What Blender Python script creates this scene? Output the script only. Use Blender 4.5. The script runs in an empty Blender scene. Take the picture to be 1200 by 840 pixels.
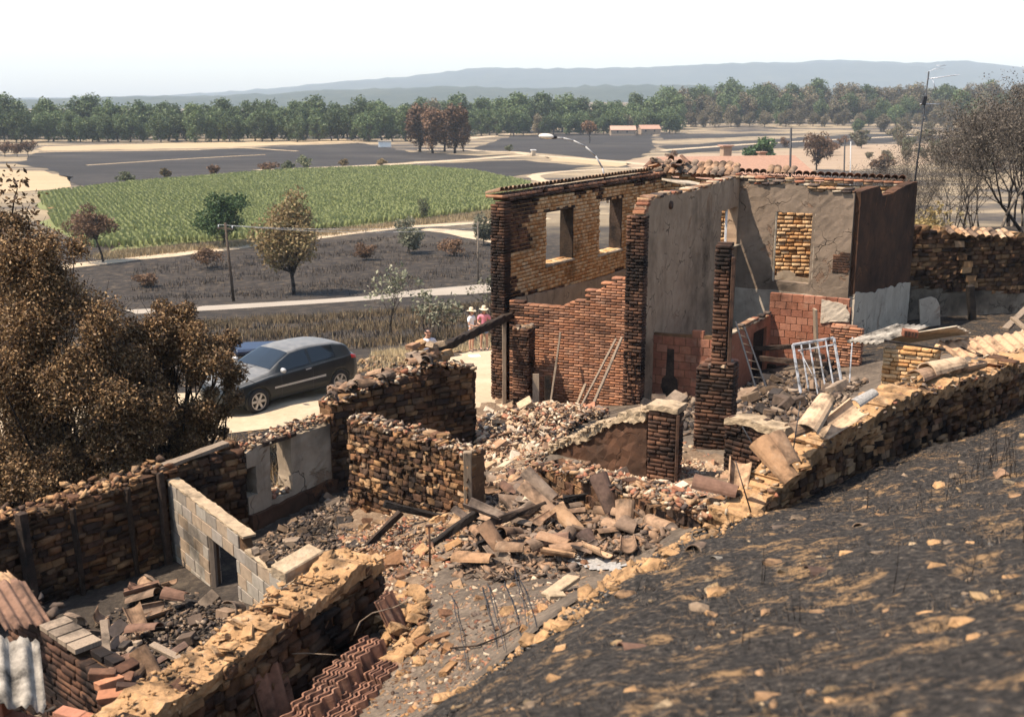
import bpy, bmesh, math, random
import numpy as np
from mathutils import Vector, Matrix, Euler

random.seed(7)
scene = bpy.context.scene
COL = scene.collection
R = math.radians

# ---------------------------------------------------------------- camera
F = 1300.0                        # focal length in pixels of a 1200 px wide picture
HOR = 118.0                       # horizon row
PITCH = math.atan((420 - HOR) / F)
CAMZ = 8.0
cam_d = bpy.data.cameras.new('camera')
cam = bpy.data.objects.new('camera', cam_d)
COL.objects.link(cam)
cam.location = (0, 0, CAMZ)
cam.rotation_euler = (math.pi / 2 - PITCH, 0, 0)
cam_d.sensor_width = 36.0
cam_d.lens = F / 1200 * 36.0
cam_d.clip_start = 0.1
cam_d.clip_end = 20000
cam_d.dof.use_dof = True
cam_d.dof.focus_distance = 23.0
cam_d.dof.aperture_fstop = 1.9
scene.camera = cam

# ---------------------------------------------------------------- sky and sun
SUN_EL = R(60)
SUN_DIR = Vector((-0.96, -0.28, 0)).normalized()          # horizontal direction to the sun
to_sun = Vector((SUN_DIR.x * math.cos(SUN_EL), SUN_DIR.y * math.cos(SUN_EL), math.sin(SUN_EL)))
world = bpy.data.worlds.new('World')
scene.world = world
world.use_nodes = True
wn = world.node_tree
wn.nodes.clear()
sky = wn.nodes.new('ShaderNodeTexSky')
sky.sky_type = 'NISHITA'
sky.sun_disc = False
sky.sun_elevation = SUN_EL
sky.sun_rotation = math.atan2(to_sun.x, to_sun.y)
sky.altitude = 900
sky.air_density = 1.3
sky.dust_density = 2.6
sky.ozone_density = 0.2
bg = wn.nodes.new('ShaderNodeBackground')
bg.inputs['Strength'].default_value = 0.14
wo = wn.nodes.new('ShaderNodeOutputWorld')
wn.links.new(sky.outputs[0], bg.inputs[0])
wn.links.new(bg.outputs[0], wo.inputs[0])
sun_l = bpy.data.lights.new('sun', 'SUN')
sun_l.energy = 5.0
sun_l.angle = R(0.55)
sun_l.color = (1.0, 0.88, 0.75)
sun = bpy.data.objects.new('sun', sun_l)
COL.objects.link(sun)
sun.location = (-30, -15, 60)
sun.rotation_euler = to_sun.to_track_quat('Z', 'Y').to_euler()

scene.view_settings.view_transform = 'Standard'
scene.view_settings.look = 'None'
scene.view_settings.exposure = 0.9
scene.view_settings.gamma = 1.0
scene.view_settings.use_curve_mapping = False
scene.render.engine = 'CYCLES'
cy = scene.cycles
cy.use_denoising = True
cy.max_bounces = 6
cy.diffuse_bounces = 3
cy.glossy_bounces = 3
cy.transmission_bounces = 4
cy.volume_bounces = 0
cy.transparent_max_bounces = 6
cy.sample_clamp_indirect = 8

# ---------------------------------------------------------------- pixel rays
_cp, _sp = math.cos(PITCH), math.sin(PITCH)
def ray(px, py):
    x = (px - 600) / F
    u = (420 - py) / F
    return np.array([x, _cp + u * _sp, -_sp + u * _cp])
def at(px, py, d):
    """point on the line of sight through a photo pixel, d metres ahead of the camera"""
    r = ray(px, py)
    p = r * (d / r[1])
    return Vector((p[0], p[1], CAMZ + p[2]))
def atz(px, py, z):
    r = ray(px, py)
    p = r * ((z - CAMZ) / r[2])
    return Vector((p[0], p[1], z))

# ---------------------------------------------------------------- terrain height
_ctrl = [(-6, 25, .86), (-4.3, 27, .80), (-5, 28, .72), (-8, 25, .85), (-7, 27.5, .75), (-9, 22.5, .8), (-2, 28, .42), (-3.3, 31.5, .05), (-2, 24.5, .85), (0, 29, .15), (0, 25, .5), (-1.3, 42, -1.5), (-8, 42, -1.7), (4, 45, -1.6),
         (-3, 36, -1.0), (-14, 26, .6), (-14, 38, -1.8), (-20, 20, .2), (-25, 32, -1.5), (5, 33, .3), (8.5, 31.5, .9), (13, 37, .9), (14, 31, 1.4), (20, 36, 1.0), (9, 22, 2.6), (11, 23.5, 2.8), (14, 25.5, 2.9), (.5, 24, 1.0), (1.2, 22, 1.45), (2, 25.5, .7),
         (20, 50, 1.8), (28, 45, 2.4), (16, 50, 1.2), (7, 42, -.6), (8, 25, 1.5), (4, 24, 1.1), (0, 22, 1.2), (-3, 20, .9), (-6.5, 18.5, .5), (-9, 16, .4), (-12, 13, .2), (-5, 21.5, .8),
         (-5, 15, .85), (-4.5, 13, .9), (-6, 12, .9), (-2, 17, 1.35), (0, 17, 1.75), (0.5, 14, 2.25), (-1.1, 11.8, 2.0), (-1.7, 11, 1.75), (-2.3, 10, 1.6), (-2.9, 9, 1.5), (-1.5, 9.4, 1.95), (-1.3, 8.2, 2.4), (1.5, 12.5, 2.3), (-3.6, 7.5, 1.6), (-5, 9, 1.3),
         (-.7, 10.2, 2.1), (2, 13.6, 2.5), (5, 18, 1.95), (3, 19, 1.6), (2.4, 16, 2.0), (18, 27, 2.8), (25, 27, 3.6), (-8, 8, .8), (-12, 4, .5), (-20, 5, -.5),
         (0, 0, 6.35), (3, 0, 6.9), (-3, 0, 4.6), (-5, 4, 2.2), (8, 2, 8.0), (16, 8, 8.2), (26, 14, 7.5), (-2, -8, 7.5), (10, -8, 10), (-12, -8, 4), (0, 4.0, 5.3),
         (2.0, 4.0, 5.75), (30, 0, 12), (40, 40, 3), (40, 20, 7), (-40, 30, -2), (-40, 0, -2), (-35, 45, -2.4), (40, 55, 1.5), (30, 60, .5)]
for px, py, d in [(1200, 840, 3.6), (600, 838, 4.9), (520, 838, 6.4), (580, 795, 7.2), (645, 745, 8.2), (710, 690, 9.4), (790, 640, 10.8), (870, 603, 12.6), (1000, 556, 14.6), (1100, 520, 16.2), (1200, 480, 18.0),
                  (900, 700, 8.2), (1000, 640, 10.0), (1100, 590, 11.6), (1200, 560, 11.8), (1000, 760, 5.6), (1200, 690, 6.2), (800, 780, 6.2)]:
    p = at(px, py, d)
    _ctrl.append((p.x, p.y, p.z))
_C = np.array(_ctrl, float)
def _fit():
    d = np.sqrt(((_C[:, None, :2] - _C[None, :, :2]) ** 2).sum(-1))
    n = len(_C)
    A = np.zeros((n + 3, n + 3))
    A[:n, :n] = d + np.eye(n) * 0.0
    A[:n, n] = 1; A[:n, n + 1:] = _C[:, :2]
    A[n, :n] = 1; A[n + 1:, :n] = _C[:, :2].T
    return np.linalg.solve(A, np.concatenate([_C[:, 2], np.zeros(3)]))
_W = _fit()
VALLEY = -10.0
_rs = np.random.RandomState(3)
_nz = [(_rs.uniform(.15, 3.2) ** 1.0, _rs.uniform(0, 6.28), _rs.uniform(0, 6.28)) for _ in range(26)]
def sstep(a, b, x):
    t = np.clip((x - a) / (b - a), 0, 1)
    return t * t * (3 - 2 * t)
def gz_arr(x, y):
    x = np.asarray(x, float); y = np.asarray(y, float)
    sh = x.shape
    xf = np.clip(x.ravel(), -45, 45); yf = np.clip(y.ravel(), -10, 50)
    out = np.empty(len(xf))
    for i in range(0, len(xf), 20000):
        sl = slice(i, i + 20000)
        d = np.sqrt((xf[sl, None] - _C[None, :, 0]) ** 2 + (yf[sl, None] - _C[None, :, 1]) ** 2)
        out[sl] = d @ _W[:len(_C)] + _W[len(_C)] + _W[len(_C) + 1] * xf[sl] + _W[len(_C) + 2] * yf[sl]
    z = out.reshape(sh)
    rough = np.zeros(sh)
    for f, a, b in _nz:
        rough += np.sin(x * f * math.cos(a) + y * f * math.sin(a) + b * 7) / (1 + f * 1.4)
    near = 1 - sstep(25, 60, y)
    z = z + rough * .035 * near
    s0 = 42 + 14 * sstep(4, 14, x)
    t = np.clip((y - s0) / 62.0, 0, 1)
    t = t - .08 * sstep(.6, 1, t) * (1 - t)
    base = z
    zz = base * (1 - t) + VALLEY * t
    far = np.clip((y - 640) / 400, 0, 1) * 14 * sstep(-60, 160, x)
    return zz + far
def gz(x, y):
    return float(gz_arr(np.array([x]), np.array([y]))[0])
def gp(px, py, dmin=3.0):
    """where the line of sight through a photo pixel meets the ground"""
    r = ray(px, py)
    ds = np.concatenate([np.arange(dmin, 60, .1), np.arange(60, 200, .5), np.arange(200, 1500, 2)])
    P = r[None, :] * (ds / r[1])[:, None]
    h = CAMZ + P[:, 2] - gz_arr(P[:, 0], P[:, 1])
    i = int(np.argmax(h < 0))
    if h[i] >= 0:
        i = len(ds) - 1
    a, b = (ds[i - 1], ds[i]) if i else (ds[0], ds[0])
    for _ in range(12):
        m = (a + b) / 2
        p = r * (m / r[1])
        if CAMZ + p[2] - gz(p[0], p[1]) < 0: b = m
        else: a = m
    p = r * (b / r[1])
    return Vector((p[0], p[1], gz(p[0], p[1])))
# ---------------------------------------------------------------- materials
MATS = {}
def _new(name):
    m = bpy.data.materials.new(name)
    m.use_nodes = True
    n = m.node_tree.nodes
    n.clear()
    out = n.new('ShaderNodeOutputMaterial')
    b = n.new('ShaderNodeBsdfPrincipled')
    m.node_tree.links.new(b.outputs[0], out.inputs[0])
    MATS[name] = m
    return m, n, m.node_tree.links, b
def _math(n, l, op, a, b=None, clamp=False):
    x = n.new('ShaderNodeMath'); x.operation = op; x.use_clamp = clamp
    for i, v in enumerate((a, b)):
        if v is None: continue
        if isinstance(v, (int, float)): x.inputs[i].default_value = v
        else: l.new(v, x.inputs[i])
    return x.outputs[0]
def _mix(n, l, fac, a, b, mode='MIX'):
    x = n.new('ShaderNodeMix'); x.data_type = 'RGBA'; x.blend_type = mode
    for sock, v in ((x.inputs[0], fac), (x.inputs[6], a), (x.inputs[7], b)):
        if isinstance(v, (int, float)): sock.default_value = v
        elif isinstance(v, tuple): sock.default_value = (*v[:3], 1)
        else: l.new(v, sock)
    return x.outputs[2]
def _noise(n, l, vec, scale, detail=4, rough=.6, dist=0):
    x = n.new('ShaderNodeTexNoise'); x.inputs['Scale'].default_value = scale
    x.inputs['Detail'].default_value = detail; x.inputs['Roughness'].default_value = rough
    x.inputs['Distortion'].default_value = dist
    l.new(vec, x.inputs['Vector'])
    return x.outputs['Fac']
def _ramp(n, l, fac, stops, interp='LINEAR'):
    r = n.new('ShaderNodeValToRGB'); r.color_ramp.interpolation = interp
    e = r.color_ramp.elements
    while len(e) < len(stops): e.new(.5)
    for el, (p, c) in zip(e, stops):
        el.position = p
        el.color = (c, c, c, 1) if isinstance(c, (int, float)) else (*c[:3], 1)
    l.new(fac, r.inputs[0])
    return r.outputs[0]
def _pos(n, l, stretch=None):
    g = n.new('ShaderNodeNewGeometry')
    v = g.outputs['Position']
    if stretch:
        mp = n.new('ShaderNodeMapping'); mp.inputs['Scale'].default_value = stretch
        l.new(v, mp.inputs[0]); v = mp.outputs[0]
    return v
def _rand(n, l):
    oi = n.new('ShaderNodeObjectInfo'); g = n.new('ShaderNodeNewGeometry')
    return _math(n, l, 'FRACT', _math(n, l, 'ADD', oi.outputs['Random'], g.outputs['Random Per Island']))
def _bump(n, l, b, h, dist, strength=1.0):
    x = n.new('ShaderNodeBump'); x.inputs['Distance'].default_value = dist; x.inputs['Strength'].default_value = strength
    l.new(h, x.inputs['Height']); l.new(x.outputs[0], b.inputs['Normal'])

SOOT = (.011, .0095, .0085)
def mat_var(name, cols, soot=.3, soot_scale=.7, var=.35, scale=9, rough=.92, bump=.012, bscale=26, spec=.15, pale=0, stretch=None):
    """pieces of one kind: each takes its own tone, with grain, scorch marks and pale dust"""
    m, n, l, b = _new(name)
    v = _pos(n, l, stretch)
    k = len(cols)
    c = _ramp(n, l, _rand(n, l), [((i + .0) / k, x) for i, x in enumerate(cols)], 'CONSTANT') if k > 1 else None
    nz = _noise(n, l, v, scale, 5, .65)
    g = _ramp(n, l, nz, [(.25, 1 - var), (.75, 1 + var * .6)])
    c = _mix(n, l, 1.0, c if c else tuple(cols[0]), g, 'MULTIPLY')
    if pale:
        f = _ramp(n, l, _noise(n, l, v, 3.1, 5, .7), [(.55, 0.0), (.72, pale)])
        c = _mix(n, l, f, c, (.46, .37, .26))
    if soot:
        s = _noise(n, l, _pos(n, l), soot_scale, 5, .62)
        f = _ramp(n, l, s, [(max(0, .62 - soot * .55), 0.0), (min(1, .80 - soot * .38), .93)])
        c = _mix(n, l, f, c, SOOT)
    l.new(c, b.inputs['Base Color'])
    b.inputs['Roughness'].default_value = rough
    b.inputs['Specular IOR Level'].default_value = spec
    if bump: _bump(n, l, b, _noise(n, l, v, bscale, 4, .65), bump)
    return m
def mat_plain(name, col, rough=.5, metal=0, spec=.4, var=.15, scale=12, bump=0):
    m, n, l, b = _new(name)
    v = _pos(n, l)
    g = _ramp(n, l, _noise(n, l, v, scale, 4, .6), [(.3, 1 - var), (.7, 1 + var * .5)])
    l.new(_mix(n, l, 1.0, tuple(col), g, 'MULTIPLY'), b.inputs['Base Color'])
    b.inputs['Roughness'].default_value = rough; b.inputs['Metallic'].default_value = metal
    b.inputs['Specular IOR Level'].default_value = spec
    if bump: _bump(n, l, b, _noise(n, l, v, 30, 4), bump)
    return m
def mat_leaf(name, cols, trans=.25, rough=.6, big=.35, bscale=.5):
    """leaves: each its own tone, a little light comes through"""
    m, n, l, b = _new(name)
    k = len(cols)
    c = _ramp(n, l, _rand(n, l), [(i / k, x) for i, x in enumerate(cols)], 'CONSTANT')
    oi = n.new('ShaderNodeObjectInfo')
    t = _ramp(n, l, oi.outputs['Random'], [(0, 1 - big), (1, 1 + big)])
    c = _mix(n, l, 1.0, c, t, 'MULTIPLY')
    l.new(c, b.inputs['Base Color'])
    b.inputs['Roughness'].default_value = rough; b.inputs['Specular IOR Level'].default_value = .2
    if trans:
        tr = n.new('ShaderNodeBsdfTranslucent'); l.new(c, tr.inputs[0])
        mx = n.new('ShaderNodeMixShader'); mx.inputs[0].default_value = trans
        out = [x for x in n if x.type == 'OUTPUT_MATERIAL'][0]
        l.new(b.outputs[0], mx.inputs[1]); l.new(tr.outputs[0], mx.inputs[2]); l.new(mx.outputs[0], out.inputs[0])
    return m

# stone, brick, tile
mat_var('ochre_stone', [(.36, .195, .085), (.28, .145, .065), (.42, .25, .12), (.22, .11, .052), (.32, .20, .11), (.17, .085, .045), (.10, .06, .038)], soot=.3, soot_scale=1.4, pale=.2, bump=.03)
mat_var('dark_stone', [(.19, .092, .043), (.135, .066, .033), (.24, .125, .058), (.10, .05, .028), (.17, .098, .052), (.30, .165, .075), (.07, .042, .028)], soot=.42, soot_scale=.9, bump=.03)
mat_var('slope_stone', [(.32, .21, .105), (.35, .25, .145), (.22, .155, .10), (.28, .165, .085)], soot=.4, soot_scale=6, pale=.15)
mat_var('warm_brick', [(.60, .345, .155), (.54, .29, .12), (.64, .40, .20), (.46, .23, .09), (.62, .42, .23)], soot=.1, soot_scale=.8, var=.4, scale=7, pale=.3, bump=.03)
mat_var('red_brick', [(.37, .165, .085), (.31, .135, .07), (.41, .20, .11), (.34, .17, .10), (.28, .13, .075), (.21, .105, .062)], soot=.2, soot_scale=.5, var=.3, pale=.3)
mat_var('hollow_brick', [(.31, .125, .07), (.27, .105, .06), (.34, .15, .09), (.25, .10, .06)], soot=.2, soot_scale=.6, var=.25, pale=.25)
mat_var('charred_brick', [(.13, .065, .04), (.09, .05, .033), (.17, .08, .045), (.22, .11, .062)], soot=.5, soot_scale=1.2)
mat_var('concrete_block', [(.27, .225, .17), (.31, .265, .205), (.23, .19, .145), (.32, .235, .155), (.28, .235, .185)], soot=.2, soot_scale=.9, var=.28, pale=.2, bump=.01, bscale=60)
mat_var('mortar', [(.155, .085, .042)], soot=.35, soot_scale=.8, var=.4)
mat_var('pale_mortar', [(.36, .265, .165)], soot=.14, soot_scale=1.5, var=.4, pale=.5, bump=.03, bscale=14)
mat_var('clay_mortar', [(.37, .215, .10)], soot=.25, soot_scale=2.5, var=.45, pale=.4, bump=.04, bscale=12)
mat_var('clay_tile', [(.22, .135, .08), (.18, .12, .08), (.28, .165, .095), (.145, .105, .078), (.21, .15, .105), (.32, .20, .12)], soot=.3, soot_scale=3, var=.3, scale=14, pale=.25, bump=.006)
mat_var('stack_tile', [(.21, .105, .065), (.17, .085, .055), (.25, .125, .075)], soot=.22, soot_scale=2.5, var=.35, scale=14, pale=.2, bump=.005)
mat_var('sooty_tile', [(.16, .09, .06), (.12, .075, .055), (.20, .115, .075), (.10, .065, .05)], soot=.25, soot_scale=2.5, var=.35, scale=14, bump=.005)
mat_var('pale_tile', [(.43, .27, .155), (.38, .23, .125), (.46, .32, .20), (.33, .19, .10)], soot=.26, soot_scale=4, var=.25, scale=14, pale=.3, bump=.006)
mat_var('rubble', [(.36, .225, .12), (.27, .15, .085), (.40, .285, .18), (.30, .125, .07), (.22, .165, .12), (.46, .365, .25), (.08, .06, .05), (.33, .20, .11), (.14, .10, .075), (.20, .11, .065)], soot=.2, soot_scale=1.6, pale=.25, bump=.02)
mat_var('pale_rubble', [(.42, .275, .16), (.36, .215, .125), (.50, .375, .25), (.34, .155, .09), (.46, .32, .20), (.54, .44, .32), (.15, .11, .085), (.26, .16, .10)], soot=.12, soot_scale=1.6, pale=.3, bump=.02)
mat_var('charcoal', [(.022, .021, .02), (.04, .037, .034), (.06, .053, .047), (.10, .088, .075), (.03, .027, .024), (.13, .10, .07)], soot=0, var=.4, scale=20)
mat_var('burnt_rubble', [(.10, .07, .05), (.15, .10, .062), (.06, .047, .04), (.21, .14, .09), (.045, .037, .032), (.27, .20, .14)], soot=.3, soot_scale=1.0, pale=.15)
mat_var('grey_plaster', [(.27, .195, .135)], soot=.18, soot_scale=.45, var=.3, scale=2.2, bump=.01, bscale=16)
mat_var('lit_plaster', [(.23, .175, .125)], soot=.18, soot_scale=.5, var=.3, scale=2.0, bump=.01, bscale=18)
mat_var('pale_plaster', [(.36, .29, .21)], soot=.12, soot_scale=.6, var=.22, scale=4, pale=.3)
mat_var('white_plaster', [(.60, .545, .47)], soot=.16, soot_scale=.9, var=.2, scale=3)
mat_var('sooty_plaster', [(.15, .085, .05)], soot=.28, soot_scale=.55, var=.4, scale=2.5, bump=.01)
mat_var('stained_plaster', [(.33, .27, .20)], soot=.34, soot_scale=.5, var=.3, scale=3)
mat_var('lime_floor', [(.44, .36, .26)], soot=.28, soot_scale=1.2, var=.25, pale=.3)
mat_var('charred_wood', [(.028, .022, .018), (.045, .03, .02), (.06, .04, .028)], soot=.3, soot_scale=3, var=.5, scale=20, bump=.02, bscale=22)
mat_var('grey_wood', [(.24, .175, .115), (.20, .15, .105), (.28, .21, .145)], soot=.12, soot_scale=2, var=.4, scale=16, stretch=(3, 3, .4), bump=.004)
mat_var('fibre_cement', [(.40, .35, .28)], soot=.45, soot_scale=2.5, var=.2, pale=.2)
mat_var('pale_metal', [(.42, .42, .42)], soot=.3, soot_scale=6, var=.3, rough=.6, spec=.3)
mat_var('rusty_iron', [(.10, .055, .035)], soot=.3, soot_scale=5, rough=.8)
mat_plain('dark_iron', (.02, .02, .022), .6)
mat_plain('aluminium', (.55, .55, .56), .45, .6)
mat_plain('lamp_cream', (.62, .57, .48), .5)
mat_plain('lamp_grey', (.35, .34, .32), .5)
mat_var('far_roof', [(.36, .215, .15), (.32, .19, .13), (.40, .25, .18)], soot=0, var=.25)
mat_var('far_wall', [(.34, .25, .175)], soot=.1, var=.15)
mat_plain('white_paint', (.75, .74, .7), .5)
mat_plain('blue_paint', (.025, .04, .075), .5)
mat_plain('ash_white', (.27, .25, .22), .9, var=.4, scale=30)
# bark and leaves
mat_var('bark', [(.085, .062, .045)], soot=.2, soot_scale=3, var=.5, stretch=(4, 4, .8))
mat_var('burnt_bark', [(.05, .038, .03)], soot=.4, soot_scale=3, var=.5, stretch=(4, 4, .8))
mat_var('pale_bark', [(.20, .16, .12), (.15, .12, .09)], soot=.2, soot_scale=3, var=.5)
mat_leaf('scorched_leaf', [(.14, .078, .034), (.21, .125, .056), (.095, .053, .025), (.30, .19, .09), (.06, .036, .02), (.17, .098, .044), (.12, .08, .038)], .15, .55)
mat_leaf('brown_leaf', [(.20, .14, .06), (.26, .185, .085), (.15, .10, .05), (.17, .14, .06), (.30, .22, .11)], .25)
mat_leaf('rust_leaf', [(.15, .085, .045), (.20, .115, .06), (.11, .065, .04), (.17, .10, .06)], .2)
mat_leaf('green_leaf', [(.035, .065, .022), (.05, .085, .028), (.028, .05, .02), (.065, .095, .035)], .2)
mat_leaf('poplar_leaf', [(.085, .12, .045), (.11, .145, .055), (.065, .095, .036), (.135, .16, .07)], .2, .6, .3)
mat_leaf('olive_leaf', [(.11, .125, .06), (.14, .15, .075), (.09, .10, .05), (.18, .175, .10)], .2)
mat_leaf('dusty_leaf', [(.15, .15, .095), (.20, .19, .12), (.11, .115, .07), (.24, .22, .15)], .2)
mat_leaf('yellow_leaf', [(.30, .215, .08), (.36, .27, .12), (.24, .165, .065), (.28, .22, .11)], .3)
mat_leaf('wood_brown', [(.15, .115, .068), (.185, .145, .088), (.12, .095, .058), (.12, .12, .06)], .15, .6, .25)
mat_leaf('grey_twig', [(.115, .095, .072), (.085, .07, .054), (.15, .12, .09), (.06, .05, .04)], .1, .7, .2)
mat_leaf('corn_leaf', [(.22, .24, .09), (.235, .25, .10), (.21, .23, .085), (.25, .26, .115)], .3, .6, .1)
mat_leaf('dry_grass', [(.30, .21, .11), (.24, .16, .085), (.36, .27, .15), (.17, .115, .065)], .2)
mat_leaf('burnt_grass', [(.035, .03, .026), (.05, .04, .032), (.10, .07, .045), (.02, .018, .016)], .1)
mat_leaf('straw', [(.46, .34, .18), (.40, .29, .15), (.52, .4, .23)], .2)

def mat_ground():
    m, n, l, b = _new('scorched_earth')
    v = _pos(n, l)
    sep = n.new('ShaderNodeSeparateXYZ'); l.new(v, sep.inputs[0])
    big = _noise(n, l, v, .35, 5, .6)
    mid = _noise(n, l, v, 2.3, 6, .7)
    fine = _noise(n, l, v, 17, 6, .75)
    fleck = _noise(n, l, v, 70, 3, .6)
    ash = _ramp(n, l, fine, [(.3, (.009, .008, .0075)), (.45, (.022, .0195, .017)), (.55, (.044, .037, .031)), (.65, (.095, .078, .061)), (.78, (.19, .155, .118))])
    earth = _ramp(n, l, mid, [(.3, (.11, .066, .033)), (.7, (.29, .175, .082))])
    f = _ramp(n, l, _math(n, l, 'ADD', _math(n, l, 'MULTIPLY', mid, .65), _math(n, l, 'MULTIPLY', fine, .42)), [(.56, 0.0), (.65, .8)])
    near = _mix(n, l, f, ash, earth)
    near = _mix(n, l, _ramp(n, l, fleck, [(.70, 0.0), (.76, .75)]), near, (.40, .38, .34))
    # valley soil: dry tan between the burnt patches
    v2 = _pos(n, l, (.02, .055, .02))
    n2 = _noise(n, l, v2, 1.0, 6, .62)
    n3 = _noise(n, l, v, .22, 6, .7)
    dry = _ramp(n, l, n3, [(.3, (.20, .15, .095)), (.7, (.32, .25, .155))])
    brn = _ramp(n, l, n3, [(.3, (.038, .034, .031)), (.55, (.062, .054, .047)), (.75, (.15, .115, .08))])
    valley = _mix(n, l, _ramp(n, l, n2, [(.42, 0.0), (.56, 1.0)]), brn, dry)
    # between the road and the valley road: mostly burnt with pale dust
    n4 = _noise(n, l, v, .9, 6, .7)
    slope = _ramp(n, l, n4, [(.3, (.02, .017, .0145)), (.52, (.038, .031, .025)), (.66, (.09, .068, .046)), (.8, (.22, .165, .105))])
    y1 = _ramp(n, l, _math(n, l, 'DIVIDE', _math(n, l, 'SUBTRACT', sep.outputs['Y'], 30), 20, True), [(0, 0.0), (1, 1.0)])
    y2 = _ramp(n, l, _math(n, l, 'DIVIDE', _math(n, l, 'SUBTRACT', sep.outputs['Y'], 140), 45, True), [(0, 0.0), (1, 1.0)])
    c = _mix(n, l, y1, near, slope)
    c = _mix(n, l, y2, c, valley)
    l.new(c, b.inputs['Base Color'])
    b.inputs['Roughness'].default_value = .97; b.inputs['Specular IOR Level'].default_value = .1
    h = _math(n, l, 'ADD', mid, _math(n, l, 'MULTIPLY', fine, .5))
    _bump(n, l, b, h, .05)
mat_ground()
def mat_soil(name, stops, scale=.3, fine=6, bump=.05, stretch=None, mixfine=.45):
    m, n, l, b = _new(name)
    v = _pos(n, l, stretch)
    a = _noise(n, l, v, scale, 6, .65); f = _noise(n, l, _pos(n, l), fine, 5, .7)
    k = _math(n, l, 'ADD', _math(n, l, 'MULTIPLY', a, 1 - mixfine), _math(n, l, 'MULTIPLY', f, mixfine))
    l.new(_ramp(n, l, k, stops), b.inputs['Base Color'])
    b.inputs['Roughness'].default_value = .97; b.inputs['Specular IOR Level'].default_value = .1
    _bump(n, l, b, f, bump)
    return m
mat_soil('sandy_road', [(.3, (.31, .235, .15)), (.5, (.40, .31, .205)), (.7, (.48, .385, .265))], .5, 5, .03)
mat_soil('asphalt_pale', [(.3, (.25, .21, .165)), (.7, (.34, .29, .23))], .4, 8, .01)
mat_soil('burnt_soil', [(.3, (.024, .022, .020)), (.5, (.036, .032, .029)), (.62, (.06, .052, .044)), (.75, (.17, .135, .10))], .02, .6, .05, (1, 2.2, 1), .3)
mat_soil('stubble', [(.3, (.29, .21, .12)), (.7, (.41, .31, .19))], .05, 1.5, .05, (1, 2.5, 1))
mat_soil('brown_soil', [(.3, (.22, .155, .10)), (.7, (.33, .245, .165))], .03, 1.0, .05, (1, 2.5, 1))
mat_soil('corn_soil', [(.3, (.13, .14, .055)), (.7, (.19, .195, .085))], .04, 2.0, .05)
mat_soil('yard_ash', [(.3, (.04, .032, .025)), (.45, (.085, .066, .049)), (.57, (.15, .115, .083)), (.72, (.25, .19, .135))], 1.2, 14, .03)
mat_soil('burnt_floor', [(.3, (.022, .018, .015)), (.5, (.05, .04, .031)), (.68, (.11, .085, .06))], 1.5, 12, .04)
mat_soil('rubble_bed', [(.3, (.09, .06, .04)), (.5, (.20, .135, .085)), (.7, (.34, .25, .165))], 2.0, 12, .08)
mat_soil('hill_wood', [(.35, (.022, .032, .022)), (.5, (.038, .048, .032)), (.62, (.06, .066, .042)), (.72, (.12, .11, .075))], .006, .05, 2, (1, 1, 3))
def mat_burnt_plaster(name, col, dark, patch_, soot=.5, streak=.5):
    """old plaster: mottled, streaked by water, cracked, with lost patches showing what lies under it"""
    m, n, l, b = _new(name)
    v = _pos(n, l)
    mot = _noise(n, l, v, 1.6, 6, .68)
    c = _mix(n, l, _ramp(n, l, mot, [(.3, 0.0), (.7, 1.0)]), tuple(dark), tuple(col))
    st = _noise(n, l, _pos(n, l, (1.5, 1.5, .35)), 1.0, 6, .7, .8)
    c = _mix(n, l, _ramp(n, l, st, [(.48, 0.0), (.72, streak)]), c, tuple(x * .35 for x in dark))
    lost = _noise(n, l, v, .9, 6, .72, .6)
    lf = _ramp(n, l, lost, [(.60, 0.0), (.625, 1.0)])
    c = _mix(n, l, _math(n, l, 'MULTIPLY', lf, .75), c, tuple(patch_))
    so = _noise(n, l, v, .42, 5, .6)
    c = _mix(n, l, _ramp(n, l, so, [(.62 - soot * .25, 0.0), (.82 - soot * .2, .85)]), c, SOOT)
    vo = n.new('ShaderNodeTexVoronoi'); vo.feature = 'DISTANCE_TO_EDGE'; vo.inputs['Scale'].default_value = .9
    wob = n.new('ShaderNodeTexNoise'); wob.inputs['Scale'].default_value = 2.5; l.new(v, wob.inputs['Vector'])
    ad = n.new('ShaderNodeVectorMath'); ad.operation = 'ADD'; l.new(v, ad.inputs[0])
    sc = n.new('ShaderNodeVectorMath'); sc.operation = 'SCALE'; sc.inputs['Scale'].default_value = .7; l.new(wob.outputs['Color'], sc.inputs[0]); l.new(sc.outputs[0], ad.inputs[1])
    l.new(ad.outputs[0], vo.inputs['Vector'])
    ck = _math(n, l, 'MULTIPLY', _ramp(n, l, vo.outputs['Distance'], [(.004, 1.0), (.016, 0.0)]), _ramp(n, l, mot, [(.45, 0.0), (.6, .8)]))
    c = _mix(n, l, ck, c, (.02, .016, .012))
    l.new(c, b.inputs['Base Color'])
    b.inputs['Roughness'].default_value = .95; b.inputs['Specular IOR Level'].default_value = .1
    h = _math(n, l, 'SUBTRACT', _math(n, l, 'MULTIPLY', _noise(n, l, v, 14, 5, .7), .5), _math(n, l, 'ADD', _math(n, l, 'MULTIPLY', lf, .8), ck))
    _bump(n, l, b, h, .02)
for nm in ('grey_plaster', 'lit_plaster', 'pale_plaster', 'white_plaster', 'sooty_plaster', 'stained_plaster'):
    bpy.data.materials.remove(MATS.pop(nm))
mat_burnt_plaster('grey_plaster', (.40, .28, .18), (.26, .175, .11), (.28, .165, .095), .35, .4)
mat_burnt_plaster('lit_plaster', (.25, .185, .13), (.16, .12, .085), (.20, .12, .075), .3, .55)
mat_burnt_plaster('pale_plaster', (.38, .30, .21), (.27, .205, .14), (.22, .14, .085), .3, .5)
mat_burnt_plaster('white_plaster', (.52, .43, .32), (.40, .325, .24), (.30, .20, .13), .3, .4)
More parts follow.
